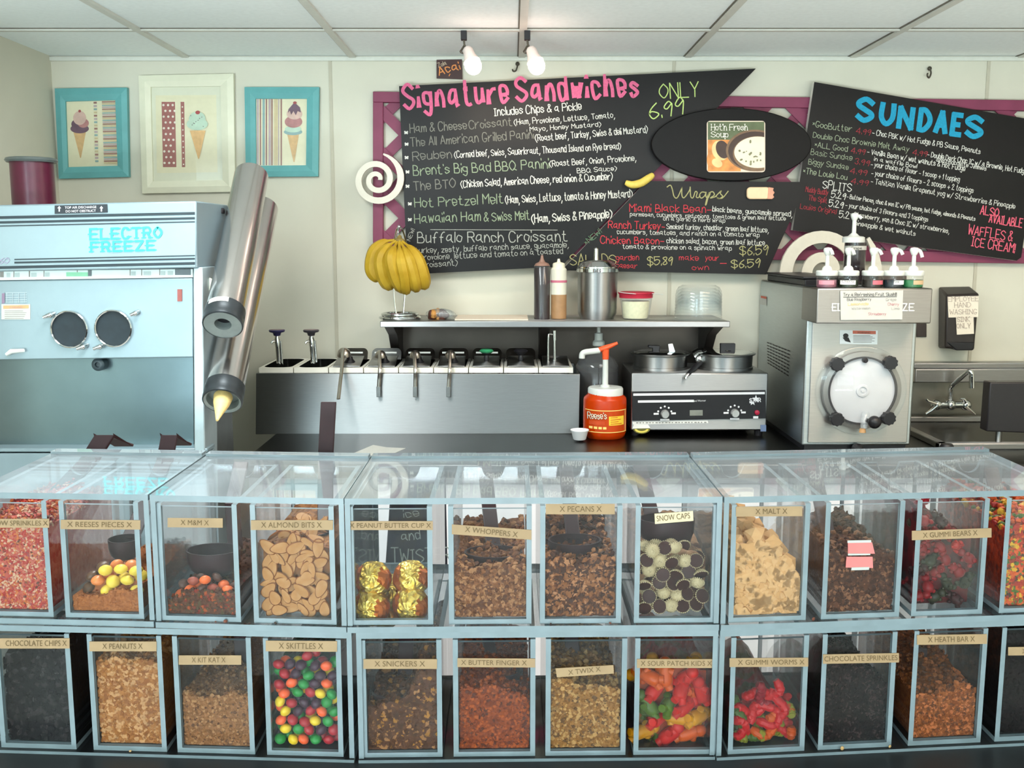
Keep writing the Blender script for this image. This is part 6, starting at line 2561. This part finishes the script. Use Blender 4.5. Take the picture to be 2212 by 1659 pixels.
B['d4'] = nb('d', 2146, 2320, 'lower bin of near-black candy at the right edge', ('X OREO X', tp(2178, 1398, 2310, 1416, -1), (30, 30), TAPE))
# paler borders of the two pink tags
for pts in ([(1831, 1168), (1831, 1173), (1882, 1172), (1882, 1167)], [(1832, 1196), (1832, 1200), (1880, 1199), (1880, 1196)], [(1840, 1226), (1839, 1232), (1877, 1231), (1878, 1225)]):
    b = MB()
    b.prism([UN['D'].hit(x, y, .004 - .002) for x, y in pts], (0, .0011, 0))
    b.build('tag_border', PAPER, B['D2'].t, smooth=False)

# -------- loose contents (nobody could count these)
M = granular
heap(B['A1'], 'rainbow_sprinkles', 'pink, red and cream sprinkles filling the first upper bin', 'sprinkles', [(0, 1128), (1, 1140)],
     [M('sprinkle_pink', '#d88a7c', '#c4574f'), food('sprinkle_cream', '#ecd3b8', .5), food('sprinkle_red', '#c04a44', .5), food('sprinkle_orange', '#dd8f58', .5), food('sprinkle_mauve', '#a9606a', .5), food('sprinkle_brown', '#6f4a3a', .5)],
     [4, 4, 3, 3, 1, .6], 1500, .0030, 'box', (1.9, .6, .6))
heap(B['A2'], 'candy_dust', 'tan candy crumbs at the bottom of the second upper bin', 'crumbs', [(0, 1292), (.5, 1280), (1, 1268)],
     [M('tan_dust', '#c18a55', '#a87040', 300)], [1], 260, .0022)
heap(B['B1'], 'candy_dust', 'brown candy crumbs at the bottom of the third upper bin', 'crumbs', [(0, 1300), (.5, 1272), (1, 1282)],
     [M('brown_dust', '#73503a', '#4d3226', 260), food('dust_orange', '#b9683a', .6), food('dust_red', '#8d3c2a', .6), food('dust_olive', '#5c5030', .6)], [5, .7, .6, 1], 420, .0032)
heap(B['C2'], 'malt_crumbs', 'light brown malt ball crumbs in the upper bin left of the pecans', 'crumbs', [(0, 1226), (.5, 1236), (1, 1224)],
     [M('malt_crumb', '#9d7450', '#7a5638', 200), food('malt_crumb_light', '#bb9670', .7, vary=.1), food('malt_crumb_dark', '#6a4732', .7, vary=.1)], [4, 2, 2], 900, .0040, rise=.006)
heap(B['C3'], 'chopped_pecans', 'chopped brown pecans under the dark scoop', 'nuts', [(0, 1212), (.5, 1220), (1, 1206)],
     [M('pecan_dark', '#6f4b33', '#4c3223', 180), food('pecan_mid', '#9a7048', .65, vary=.15), food('pecan_light', '#c59d78', .65, vary=.1), food('pecan_deep', '#4a3022', .65, vary=.1)], [3, 3, 1.4, 2], 900, .0046, aspect=(1.3, .8, .6), rise=.006)
heap(B['D1'], 'malt_powder', 'pale cream lumps of malt powder heaped in the middle', 'powder', [(0, 1190), (.35, 1172), (.55, 1178), (.8, 1215), (1, 1255)],
     [food('malt_powder', '#f2d6a4', .85, vary=.08, scale=60, bump=.3), food('malt_powder_tan', '#e8c894', .85, vary=.08, scale=60)], [3, 2], 260, .0105, rise=-.006, topn=90)  # lumps in two cream tones, mixed at random
heap(B['D2'], 'brown_crumbs', 'dark brown cookie crumbs under the pink tags', 'crumbs', [(0, 1192), (.4, 1215), (1, 1202)],
     [M('cookie_crumb', '#6b4a36', '#4a3024', 180), food('cookie_crumb_light', '#96745a', .7, vary=.15), food('cookie_crumb_dark', '#44291f', .7, vary=.1)], [4, 1.5, 2], 900, .0042, rise=.008)
heap(B['D4'], 'candy_pebbles', 'tiny orange, yellow, green and red candy pebbles', 'candy', [(0, 1146), (.3, 1130), (1, 1140)],
     [M('pebble_mix', '#c8552c', '#7d2a1c', 160, .4, .3), food('pebble_orange', '#e8742c', .4), food('pebble_yellow', '#ecc93c', .4), food('pebble_green', '#4f7a34', .4), food('pebble_red', '#b23228', .4), food('pebble_brown', '#4a2c24', .4)],
     [1, 4, 2, 2, 2, 1.4], 900, .0046, rise=.006)
heap(B['a1'], 'chocolate_chips', 'near-black chocolate chips filling the first lower bin', 'chocolate', [(0, 1436), (.25, 1412), (.5, 1400), (1, 1396)],
     [M('choc_chip', '#130e12', '#0a0809', 120, .75, .5), food('choc_chip_glossy', '#20171a', .4, vary=.1)], [3, 1], 520, .0060, rise=.004)  # glossier, slightly paler chips mixed in at random
heap(B['a2'], 'chopped_peanuts', 'golden chopped peanuts in the second lower bin', 'nuts', [(0, 1438), (.4, 1428), (1, 1436)],
     [M('peanut', '#c2945a', '#a97a40', 200), food('peanut_light', '#ddb988', .7, vary=.1), food('peanut_brown', '#a06f3c', .7, vary=.12)], [4, 3, 1.5], 1000, .0038, rise=.005)
heap(B['a3'], 'wafer_crumbs', 'fine tan wafer crumbs in the third lower bin', 'crumbs', [(0, 1504), (.4, 1502), (1, 1496)],
     [M('wafer_crumb', '#a98358', '#8c683f', 320), food('wafer_crumb_dark', '#6b4d2f', .7, vary=.1), food('wafer_crumb_light', '#bb9a70', .7)], [5, 1, 1.5], 700, .0026, rise=.010)
heap(B['c1'], 'nougat_pieces', 'chopped brown candy bar bits with cream peanuts', 'candy', [(0, 1532), (.3, 1528), (.55, 1515), (.8, 1460), (1, 1450)],
     [M('nougat_brown', '#6c4c30', '#54371f', 150), food('nougat_light', '#b08a5c', .65, vary=.1), food('nougat_yellow', '#b38a40', .65, vary=.1), food('nougat_dark', '#5a3a24', .6, vary=.1)], [5, .9, .4, 2], 900, .0044, rise=.02)
heap(B['c2'], 'toffee_crumbs', 'orange-brown crunchy candy crumbs in the lower bin', 'crumbs', [(0, 1488), (.4, 1482), (.75, 1500), (1, 1512)],
     [M('butter_crumb', '#a45c2c', '#7a3f1e', 260), food('butter_crumb_orange', '#b8692f', .65, vary=.1), food('butter_crumb_dark', '#5f3018', .65, vary=.1)], [6, 2, 1.5], 700, .0030, rise=.012)
heap(B['c3'], 'cookie_crumbs', 'golden cookie crumbs with flat scoop on top', 'crumbs', [(0, 1474), (.3, 1480), (.7, 1486), (1, 1496)],
     [M('cookie_gold', '#b18c52', '#94703a', 240), food('cookie_gold_light', '#cdb078', .7, vary=.1), food('cookie_gold_brown', '#6e5430', .7, vary=.12)], [5, 2.5, 1.2], 1000, .0036, rise=.010)
heap(B['d2'], 'chocolate_sprinkles', 'dark chocolate sprinkles sloping down to the right', 'sprinkles', [(0, 1396), (.18, 1396), (.45, 1436), (.75, 1462), (1, 1478)],
     [M('choc_sprinkle', '#1d1313', '#0f0b0b', 220, .75, .5), food('choc_sprinkle_brown', '#342220', .45, vary=.1)], [3, 1], 900, .0028, 'box', (2.0, .6, .6), rise=.004)  # browner sprinkles mixed in at random
heap(B['d3'], 'toffee_bits', 'toffee-brown candy crumbs in the second last lower bin', 'crumbs', [(0, 1502), (.4, 1492), (.7, 1488), (1, 1486)],
     [M('toffee_bit', '#a86f3c', '#875226', 240), food('toffee_bit_orange', '#cc8a58', .6, vary=.1), food('toffee_bit_dark', '#6c4320', .6, vary=.1)], [5, 1.6, 2], 900, .0034, rise=.012)
heap(B['d4'], 'dark_candy', 'near-black cookie crumbs in the last lower bin', 'crumbs', [(0, 1372), (1, 1372)],
     [M('dark_crumb', '#1c1416', '#0f0b0c', 160, .75, .5)], [1], 300, .0045)


# hidden filling behind single sweets, so that a bin of sweets is full
def fill(B_, prof, name, label, cat, m, inset=.03):
    f0 = B_.f0
    B_.f0 = f0 + inset
    heap(B_, name, label, cat, [(u_, y_) for u_, y_ in prof], [m], [1], 0, .006, topn=0)
    B_.f0 = f0


# -------- single sweets
def lens(r, h):
    return lambda b: b.lathe([(.0004, -h), (r * .55, -h * .82), (r * .88, -h * .42), (r, 0), (r * .88, h * .42), (r * .55, h * .82), (.0004, h)], (0, 0, 0), (0, 0, 1), 14, cap=True)


def colours(name, cat, r, h, cols, where):
    out = []
    for cname, hexc, w in cols:
        m = _plain_mat('%s_%s' % (name, cname.replace(' ', '_')), hexc, .34, vary=.06, scale=90, spec=.35)
        out.append((sweet(name, cat, lens(r, h), m), '%s %s' % (cname, where), w))
    return out


pr = [(0, 1432), (.25, 1424), (.6, 1412), (1, 1420)]
r = .0084
scatter(colours('round_candy', 'candy', r, r * .8, (('red', '#9c1c26', 3), ('purple', '#3a1d2c', 3), ('green', '#237a34', 3.2), ('yellow', '#d6b024', 2.2), ('orange', '#e0562a', 1.4)), 'round candy among the mixed colours in the fourth lower bin'),
        piles(B['a4'], pr, r, .95, 2, .35, 3), 'round candies in the mixed-colour bin', 5, .9)
fill(B['a4'], [(u_, y_ + 6) for u_, y_ in pr], 'round_candy_filling', 'deeper layer of mixed round candies in the fourth lower bin', 'candy', M('candy_fill', '#5a2a26', '#3a5a2a', 70, .4, .3), .028)

pr = [(0, 1256), (.2, 1232), (.45, 1205), (.75, 1208), (1, 1222)]
r = .0098
sp = [s for s in piles(B['A2'], pr, r, .92, 2, .4, 4) if s[0].z > zat(B['A2'], 220, 1284)]
scatter(colours('button_sweet', 'candy', r, r * .72, (('yellow', '#d9b63f', 4), ('orange', '#d0743a', 2), ('dark brown', '#5b3f2c', 2)), 'button sweet in the second upper bin'), sp, 'button sweets in the second upper bin', 8, 1.0)
pr = [(0, 1272), (.3, 1250), (.55, 1248), (1, 1256)]
r = .0082
sp = [s for s in piles(B['B1'], pr, r, .9, 2, .45, 5) if s[0].z > zat(B['B1'], 430, 1296)]
scatter(colours('shell_sweet', 'candy', r, r * .68, (('orange', '#d9602c', 2), ('dark brown', '#50342a', 4), ('red-brown', '#8c4030', 1.2), ('olive brown', '#5f5230', 1.2)), 'shell-coated sweet in the third upper bin'), sp, 'shell-coated sweets in the third upper bin', 6, 1.0)

# sliced almonds
ALM = food('almond_flesh', '#c89e62', .6, color2='#d9b682', scale=60)
ALS = food('almond_skin', '#9a6a3e', .6, vary=.15, scale=80)


def almond(L, W):
    def f(b):
        n = 18
        pts = []
        for q in range(n):
            a = 2 * math.pi * q / n
            pts.append((L * math.cos(a) * (1), W * math.sin(a) * (1 - .28 * math.cos(a)), 0))
        ins = [(x * .88, y * .88, .0011) for x, y, _ in pts]
        ins2 = [(x * .88, y * .88, -.0011) for x, y, _ in pts]
        b.add(pts + ins, [(q, (q + 1) % n, n + (q + 1) % n, n + q) for q in range(n)], 1)
        b.add(pts + ins2, [((q + 1) % n, q, n + q, n + (q + 1) % n) for q in range(n)], 1)
        b.add(ins, [tuple(range(n))], 0)
        b.add(ins2, [tuple(reversed(range(n)))], 0)
    return f


al = [(sweet('almond_slice', 'nut', almond(L, W), [ALM, ALS], False), lab, w) for L, W, lab, w in
      ((.0145, .0080, 'large oval almond slice in the upper almond bin', 3), (.0115, .0078, 'broad almond slice in the upper almond bin', 2), (.0120, .0052, 'narrow almond slice in the upper almond bin', 2))]
rg = random.Random(12)
Bn = B['B2']
spots = []
for row in range(12):
    for c in range(6):
        z = Bn.b0 + .007 + row * .0098
        x = Bn.ix0 + .010 + (Bn.ix1 - Bn.ix0 - .020) * (c + rg.uniform(.0, 1)) / 6
        ytop = zat(Bn, 640, 1172) + (.004 if .2 < c / 6 < .7 else -.004)
        if z < ytop:
            spots.append((Bn.U.pt(x, Bn.f0 + .0035 + rg.uniform(0, .006) + .002 * (c % 3), z + rg.uniform(-.003, .003)), 0, row))
for q in range(26):
    spots.append((Bn.U.pt(rg.uniform(Bn.ix0 + .014, Bn.ix1 - .014), Bn.f0 + .012 + rg.uniform(0, .10), zat(Bn, 640, 1170) + rg.uniform(-.002, .006)), 1, 99))
rg2 = random.Random(3)
used = set()
for p, L, row in spots:
    k = rg2.choices(range(3), [3, 2, 2])[0]
    o, lab, _ = al[k]
    q = o if k not in used else link(o.copy())
    used.add(k)
    q.location = p
    if L == 0:
        q.rotation_euler = (math.pi / 2 + rg2.uniform(-.22, .22), rg2.uniform(0, 6.28), rg2.uniform(-.22, .22))
    else:
        q.rotation_euler = (rg2.uniform(-.7, .7), rg2.uniform(-.7, .7), rg2.uniform(0, 6.28))
    q['label'] = lab
    q['group'] = 'almond slices in the upper bin'
fill(Bn, [(0, 1178), (.5, 1170), (1, 1180)], 'almond_filling', 'deeper layer of almond slices in the upper almond bin', 'nuts', M('almond_fill', '#b98d58', '#8a5f38', 110, .6, .6), .016)

# gold wrapped cups
GOLD = _plain_mat('gold_foil', '#a87c22', .34, .9, color2='#d6b860', scale=160, bump=1.0, kind='VORONOI', contrast=(.0, 1))
GOLO = food('orange_foil', '#b5702f', .35, .6, vary=.2, scale=60)


def foil_cup(b):
    r = .0262
    b.ball((0, 0, 0), (r, r, r * .80), None, 22, 14)
    rj = random.Random(6)
    b.v = [tuple(np.array(p) * (1 + rj.uniform(-.055, .04))) for p in b.v]
    for i, f_ in enumerate(b.f):
        c_ = np.mean([b.v[q] for q in f_], axis=0)
        b.m[i] = 1 if (c_[0] > r * .45 and abs(c_[1]) < r * .45) or (c_[0] < -r * .6 and c_[2] > 0) else 0


cup = sweet('foil_cup', 'candy', foil_cup, [GOLD, GOLO], False)
first = True
for (x, y, off, rx, rz, lab) in ((803, 1311, .022, 1.45, .3, 'gold foil cup at the lower left of the gold cups'), (888, 1306, .022, 1.6, 1.4, 'gold foil cup at the lower right of the gold cups'),
                                 (806, 1252, .034, 1.0, 2.4, 'gold foil cup at the upper left of the gold cups'), (888, 1250, .036, 1.1, 3.6, 'gold foil cup at the upper right of the gold cups'),
                                 (846, 1278, .062, .9, 4.4, 'gold foil cup in the middle behind the other gold cups'), (836, 1318, .085, 1.2, 5.1, 'gold foil cup at the back under the other gold cups')):
    q = cup if first else link(cup.copy())
    first = False
    Bc = B['C1']
    q.location = Bc.U.hit(x, y, Bc.f0 + off)
    q.rotation_euler = (rx, 0, (rz % 1) - .5)
    q['label'] = lab
    q['group'] = 'gold foil cups'

# snow caps: dark drops, white beads on top
SCD = food('nonpareil_choc', '#3f2420', .4, vary=.12)
SCW = _plain_mat('nonpareil_bead', '#ab9570', .6, vary=.12, scale=300)


def snowcap(b):
    r = .0098
    b.lathe([(.0005, -.0035), (r * .93, -.0034), (r, -.002), (r * .9, .0)], (0, 0, 0), (0, 0, 1), 16, 0, cap=True)
    b.lathe([(r * .95, -.001), (r * .82, .0025), (r * .5, .0048), (.0005, .0056)], (0, 0, 0), (0, 0, 1), 16, 1, cap=False)
    for q in range(22):
        a = 2 * math.pi * q / 22
        b.ball((r * .99 * math.cos(a), r * .99 * math.sin(a), -.0016), .00125, None, 5, 4, 1)
    for q in range(26):
        a, u_ = q * 2.4, math.sqrt((q + .5) / 26)
        b.ball((r * .92 * u_ * math.cos(a), r * .92 * u_ * math.sin(a), .0054 - .0058 * u_ * u_), .0013, None, 6, 4, 1)


sc = sweet('nonpareil_drop', 'candy', snowcap, [SCD, SCW])
sc2 = link(sc.copy())
Bn = B['C4']
pr = [(0, 1176), (.4, 1176), (.7, 1184), (1, 1192)]
rq = random.Random(21)
f1, f2 = True, True
for p, L, row in piles(Bn, pr, .0096, .98, 2, .6, 9):
    back = rq.random() < (.60 if row < 7 else .25)
    o = sc if back else sc2
    fresh = f1 if back else f2
    q = o if fresh else link(o.copy())
    if back:
        f1 = False
    else:
        f2 = False
    q.location = p
    sgn = -1 if not back else 1
    # bottom (-z) or top (+z) towards the viewer
    q.rotation_euler = (math.pi / 2 * (1 if not back else -1) + rq.uniform(-.8, .8), rq.uniform(-.8, .8), 0)
    q['label'] = 'chocolate drop showing its dark flat base in the upper bin of drops' if back else 'chocolate drop showing its white beads in the upper bin of drops'
    q['group'] = 'beaded chocolate drops'
fill(Bn, [(u_, y_ + 3) for u_, y_ in pr], 'drop_filling', 'deeper layer of beaded chocolate drops', 'candy', M('drop_fill', '#c9ac8c', '#5a3a2e', 90, .5, .5), .022)


# gummies
def gum(name, col, rough=.3):
    m = food(name, col, rough, vary=.08, scale=60, sss=.35)
    return m


def kid(b):
    b.tube(smooth_path([(0, 0, -.016), (.001, 0, -.006), (0, .001, .006), (0, 0, .013)], 4), [.0080, .0094, .0102, .0104, .0106, .0104, .0102, .0100, .0098, .0096, .0092, .0086, .0076], 10)
    b.ball((0, 0, .0165), .0092, None, 10, 8)
    for s in (-1, 1):
        b.tube([(s * .004, 0, .006), (s * .0125, .001, .004)], [.0062, .0052], 8)
        b.tube([(s * .003, 0, -.012), (s * .0075, 0, -.022)], [.0068, .0058], 8)


sps = piles(B['c4'], [(0, 1446), (.3, 1440), (.6, 1436), (1, 1444)], .0138, .9, 2, .6, 14)
scatter([(sweet('gummy_sweet', 'candy', kid, gum('gummy_' + n_, c_)), n_ + ' sugared gummy in the lower gummy bin', w_) for n_, c_, w_ in
         (('red', '#cf3b36', 4), ('yellow', '#d9a92f', 2), ('green', '#5c7f36', 2.2), ('orange', '#d9702c', 1.4))], sps, 'sugared gummies in the lower bin', 30, 1.4)
fill(B['c4'], [(0, 1446), (.5, 1438), (1, 1446)], 'gummy_filling', 'deeper layer of sugared gummies', 'candy', M('gummy_fill', '#b23c30', '#8a6a30', 40, .4, .4), .024)

Bn = B['d1']
rq = random.Random(8)
wc = (('red', '#c62b33'), ('dark red', '#8f1f33'), ('green', '#4d6b2c'), ('yellow-green', '#8f9a3a'), ('orange', '#cf6a2c'))
place = []
for L in (1, 0):
    for n in range(22 if L else 20):
        x = rq.uniform(1586, 1722)
        top = np.interp(x, [1580, 1610, 1650, 1690, 1732], [1512, 1490, 1470, 1482, 1556]) + (12 if not L else 0)
        y = rq.uniform(top + 6, 1612)
        low = y > 1575 or x < 1600
        k = rq.choices((0, 1, 2, 3, 4), (.6, 1, 3, 1.6, .3) if low else (6, 2.5, .5, .6, .7))[0]
        place.append((x, y, k, rq.uniform(0, 3.14), L))
for n, (x, y, k, an, L) in enumerate(place):
    cn, ch = wc[k]
    c = Bn.U.hit(x, y, Bn.f0 + .010 + .015 * L + rq.uniform(0, .008))
    b = MB()
    pts = []
    for q in range(7):
        s_ = (q - 3) / 3
        pts.append((.021 * s_ * math.cos(an) - .007 * math.sin(an) * math.sin(3 * s_ + n), .006 * math.sin(2 * s_ + n), .021 * s_ * math.sin(an) + .007 * math.cos(an) * math.sin(3 * s_ + n)))
    pp = []
    for p in smooth_path(pts, 4):
        w_ = c + p
        w_.x = min(max(w_.x, Bn.ix0 + .0075), Bn.ix1 - .0075)
        w_.y = max(w_.y, Bn.U.yf(w_.x) + Bn.f0 + .0075)
        w_.z = max(w_.z, Bn.b0 + .0075)
        pp.append(w_)
    m_ = len(pp)
    b.tube(pp, [.0076 * (.88 + .08 * math.sin(q * 2.2)) * (1 if 1 < q < m_ - 2 else .7) for q in range(m_)], 9)
    o = b.build('gummy_worm', gum('worm_' + cn.replace(' ', '_'), ch), base=c)
    tag(o, cn + ' gummy worm tangled in the lower worm bin', 'candy', 'gummy worms')
fill(Bn, [(0, 1525), (.35, 1500), (.65, 1492), (1, 1560)], 'worm_filling', 'deeper tangle of gummy worms', 'candy', M('worm_fill', '#8c2028', '#4a4a24', 40, .4, .4), .026)


def bear(b):
    b.ball((0, 0, -.002), (.0082, .007, .0095), None, 10, 8)
    b.ball((0, -.001, .0105), (.0062, .006, .0060), None, 10, 8)
    for s in (-1, 1):
        b.ball((s * .0045, 0, .0155), .0022, None, 8, 6)
        b.ball((s * .0068, -.004, .003), (.003, .0042, .003), None, 8, 6)
        b.ball((s * .0058, -.004, -.009), (.0034, .0045, .0036), None, 8, 6)


pr = [(0, 1088), (.2, 1098), (.5, 1128), (.8, 1150), (1, 1158)]
scatter([(sweet('gummy_bear', 'candy', bear, gum('bear_' + n_.replace(' ', '_'), c_)), n_ + ' gummy in the upper bin of red gummies', w_) for n_, c_, w_ in
         (('deep red', '#8c1626', 5), ('bright red', '#b52c26', 2.5), ('dark brown', '#3a1a1c', 2), ('dark green', '#2f3320', .7))], piles(B['D3'], pr, .0118, .92, 2, .45, 17), 'dark red gummies', 40, 1.2)
fill(B['D3'], pr, 'gummy_filling', 'deeper layer of dark red gummies', 'candy', M('bear_fill', '#6a1520', '#3d1018', 50, .4, .4), .018)


# -------- scoops
def scoop(key, label, head, handle, w=33, off=.085, way=None, hook=None):
    """head: (pixel x, y, half width, half height); handle: pixel (x, y) of its top and the distance behind the pane there"""
    Bn = B[key]
    U_ = Bn.U
    hx, hy, hw, hh = head
    c = U_.hit(hx, hy, off)
    k = c.y / ray(hx, hy).y / F
    t = thing('scoop', label, 'scoop', c - Vector((0, 0, hh * k)), 'dark plastic scoops in the bins')
    R, Hh = hw * k, hh * k
    b = MB()
    R2 = min(R, .030)
    sy = 1.0
    prof = [(.001, -Hh), (R * .62, -Hh * .98), (R * .86, -Hh * .55), (R * .97, Hh * .1), (R, Hh), (R * .93, Hh), (R * .88, Hh * .1), (R * .6, -Hh * .8), (.001, -Hh * .85)]
    q = MB()
    q.lathe(prof, (0, 0, 0), (0, 0, 1), 30, cap=False)
    sd = min(1.0, .030 / R)
    q.v = [(c.x + x, c.y + y * sd, c.z + z) for x, y, z in q.v]
    # keep the bowl inside its bin
    q.v = [(min(max(x, Bn.ix0 + .001), Bn.ix1 - .001), max(y, U_.yf(x) + Bn.f0 + .001), z) for x, y, z in q.v]
    q.build('bowl', BROWNP, t)
    s = c + Vector(((handle[3] if len(handle) > 3 else 0) * k, R * sd * .9, Hh * .5))
    e = U_.hit(handle[0], handle[1], handle[2])
    path = [s]
    if way:
        path.append(U_.hit(way[0], way[1], way[2]))
    path.append(e)
    if hook:
        path = path + [e + Vector(hook)]
    hwid = w * k * .5
    b = MB()
    n = len(path)
    L, Rr = [], []
    th = .0028
    for i, p in enumerate(path):
        d = (path[min(i + 1, n - 1)] - path[max(i - 1, 0)]).normalized()
        side = Vector((1, 0, 0))
        nm = (Vector((0, d.z, -d.y)) if i < n - 1 or not hook else Vector((0, .7, .7))).normalized()
        wv = hwid * (1.0 if i else .95)
        L.append([p - side * wv - nm * th, p + side * wv - nm * th, p + side * wv + nm * th, p - side * wv + nm * th])
    k0 = len(b.v)
    for r_ in L:
        b.v += [tuple(p) for p in r_]
    for i in range(n - 1):
        for j in range(4):
            b.f.append((k0 + 4 * i + j, k0 + 4 * i + (j + 1) % 4, k0 + 4 * i + 4 + (j + 1) % 4, k0 + 4 * i + 4 + j))
            b.m.append(0)
    b.f += [(k0 + 3, k0 + 2, k0 + 1, k0), tuple(k0 + 4 * (n - 1) + j for j in range(4))]
    b.m += [0, 0]
    b.build('handle', BROWNP, t, bevel=.0012, smooth=False)


scoop('A1', 'scoop with a bent handle end in the bin of pink sprinkles', (82, 1108, 26, 8), (226, 942, .300), 46, .15, (192, 996, .288), (.020, .030, -.022))
scoop('A2', 'scoop with a bent handle end in the bin of yellow and orange sweets', (270, 1184, 34, 22), (366, 942, .300), 40, .10, (356, 996, .288), (.014, .028, -.020))
scoop('B1', 'dark scoop leaning right in the bin of brown button sweets', (462, 1212, 58, 27), (521, 1000, .22, 36), 34, .07, (502, 1090, .13))
scoop('B2', 'scoop with the longest upright handle in the almond bin', (672, 1156, 42, 10), (710, 868, .300, 24), 37, .10, (703, 996, .288))
scoop('C2', 'dark scoop lying on the malt ball crumbs', (1066, 1211, 63, 21), (1043, 977, .290), 34, .075, (1046, 1000, .284))
scoop('C3', 'dark scoop standing in the chopped pecans', (1241, 1191, 58, 27), (1222, 1008, .236), 33, .075)
scoop('C4', 'dark round scoop above the beaded chocolate drops', (1440, 1150, 60, 32), (1382, 1008, .232, -24), 34, .075)
scoop('D2', 'dark scoop leaning left in the bin of brown crumbs', (1822, 1196, 40, 14), (1756, 1006, .236, -18), 34, .09)
scoop('D4', 'dark scoop on the candy pebbles at the right edge', (2206, 1146, 40, 14), (2140, 1012, .236, -20), 34, .08)
scoop('a2', 'flat dark scoop lying on the chopped peanuts', (312, 1418, 44, 9), (346, 1372, .12, 20), 28, .09)
scoop('a3', 'dark scoop resting on the fine wafer crumbs', (492, 1482, 52, 17), (521, 1374, .13, 20), 30, .08)
scoop('a4', 'dark scoop behind the mixed-colour round candies', (688, 1414, 40, 14), (700, 1374, .15), 34, .10)
scoop('c1', 'dark scoop sunk in the chopped nougat pieces', (848, 1502, 46, 16), (878, 1374, .12, 22), 33, .055)
scoop('c2', 'dark scoop behind the orange-brown crumbs', (1064, 1466, 66, 22), (1053, 1374, .14), 28, .08)
scoop('c3', 'flat dark scoop lying on the golden cookie crumbs', (1262, 1472, 54, 9), (1234, 1374, .13, -18), 31, .08)
scoop('d3', 'dark scoop at the left of the toffee-brown crumbs', (2010, 1474, 36, 16), (1988, 1400, .12, -12), 30, .09)

# spilled crumbs on the bin edges
rq = random.Random(31)
CRUMB = [mat('spilled_crumb_brown', '#6b3a2a', .6), mat('spilled_crumb_tan', '#c9a06a', .6), mat('spilled_crumb_dark', '#3a2a22', .6)]
b = MB()
for x, y, s, m in ((487, 1347, .0030, 0), (466, 1350, .0016, 0), (283, 1344, .0014, 2), (595, 1350, .0022, 2), (1190, 1352, .0016, 2), (1253, 1351, .0014, 2), (1318, 1351, .002, 0), (1757, 1341, .0034, 0), (282, 1604 + 30, .002, 1), (1819, 1622, .0036, 1), (1922, 1618, .0028, 1)):
    u = 'B' if x < 740 else 'C' if x < 1560 else 'D'
    U_ = UN[u if y < 1400 else {'B': 'a', 'C': 'c', 'D': 'd'}[u]]
    p = U_.hit(x, y, .0005)
    p.z = (Z1 if y < 1400 else Z0) + s * .8
    p.y = U_.yf(p.x) + .0006
    b.ball(p, (s, s * .6, s * .8), rotm(rq.random(), rq.random(), rq.random()), 7, 5, m)
tag(b.build('spilled_crumbs', CRUMB), 'crumbs spilled along the front lips of the bin cases', 'crumbs', None, 'stuff')

# small chalk sign standing behind the middle bins
t = thing('chalk_sign', 'dark chalk sign on a thin post, standing behind the bin of gold cups', 'sign', P(905, 1226, 1.72))
Yk = 1.70
b = MB()
b.pprism([(845, 1034), (832, 1226), (966, 1226), (962, 1034)], Yk, .012)
b.build('sign_board', mat('sign_slate', '#2a2a38', .6, vary=.15), t, bevel=.002)
b = MB()
chalk(b, 'and', (868, 1168), (908, 1164), 20, 2.6, Yk - .0012)
chalk(b, 'TWISTER', (846, 1216), (972, 1212), 30, 3, Yk - .0012)
chalk(b, 'ice', (872, 1118), (905, 1116), 16, 2.4, Yk - .0012)
b.build('chalk_lettering', CGY, t, smooth=False)
b = MB()
q = P(905, 1200, Yk)
b.tube([(q.x, Yk + .018, .012), (q.x, Yk + .018, q.z + .12)], .008, 12)
b.build('post', BLACK, t)
b = MB()
b.lathe([(.11, 0), (.11, .008), (.02, .014)], (q.x, Yk + .018, 0), (0, 0, 1), 32)
b.build('base_plate', BLACK, t, bevel=.001)
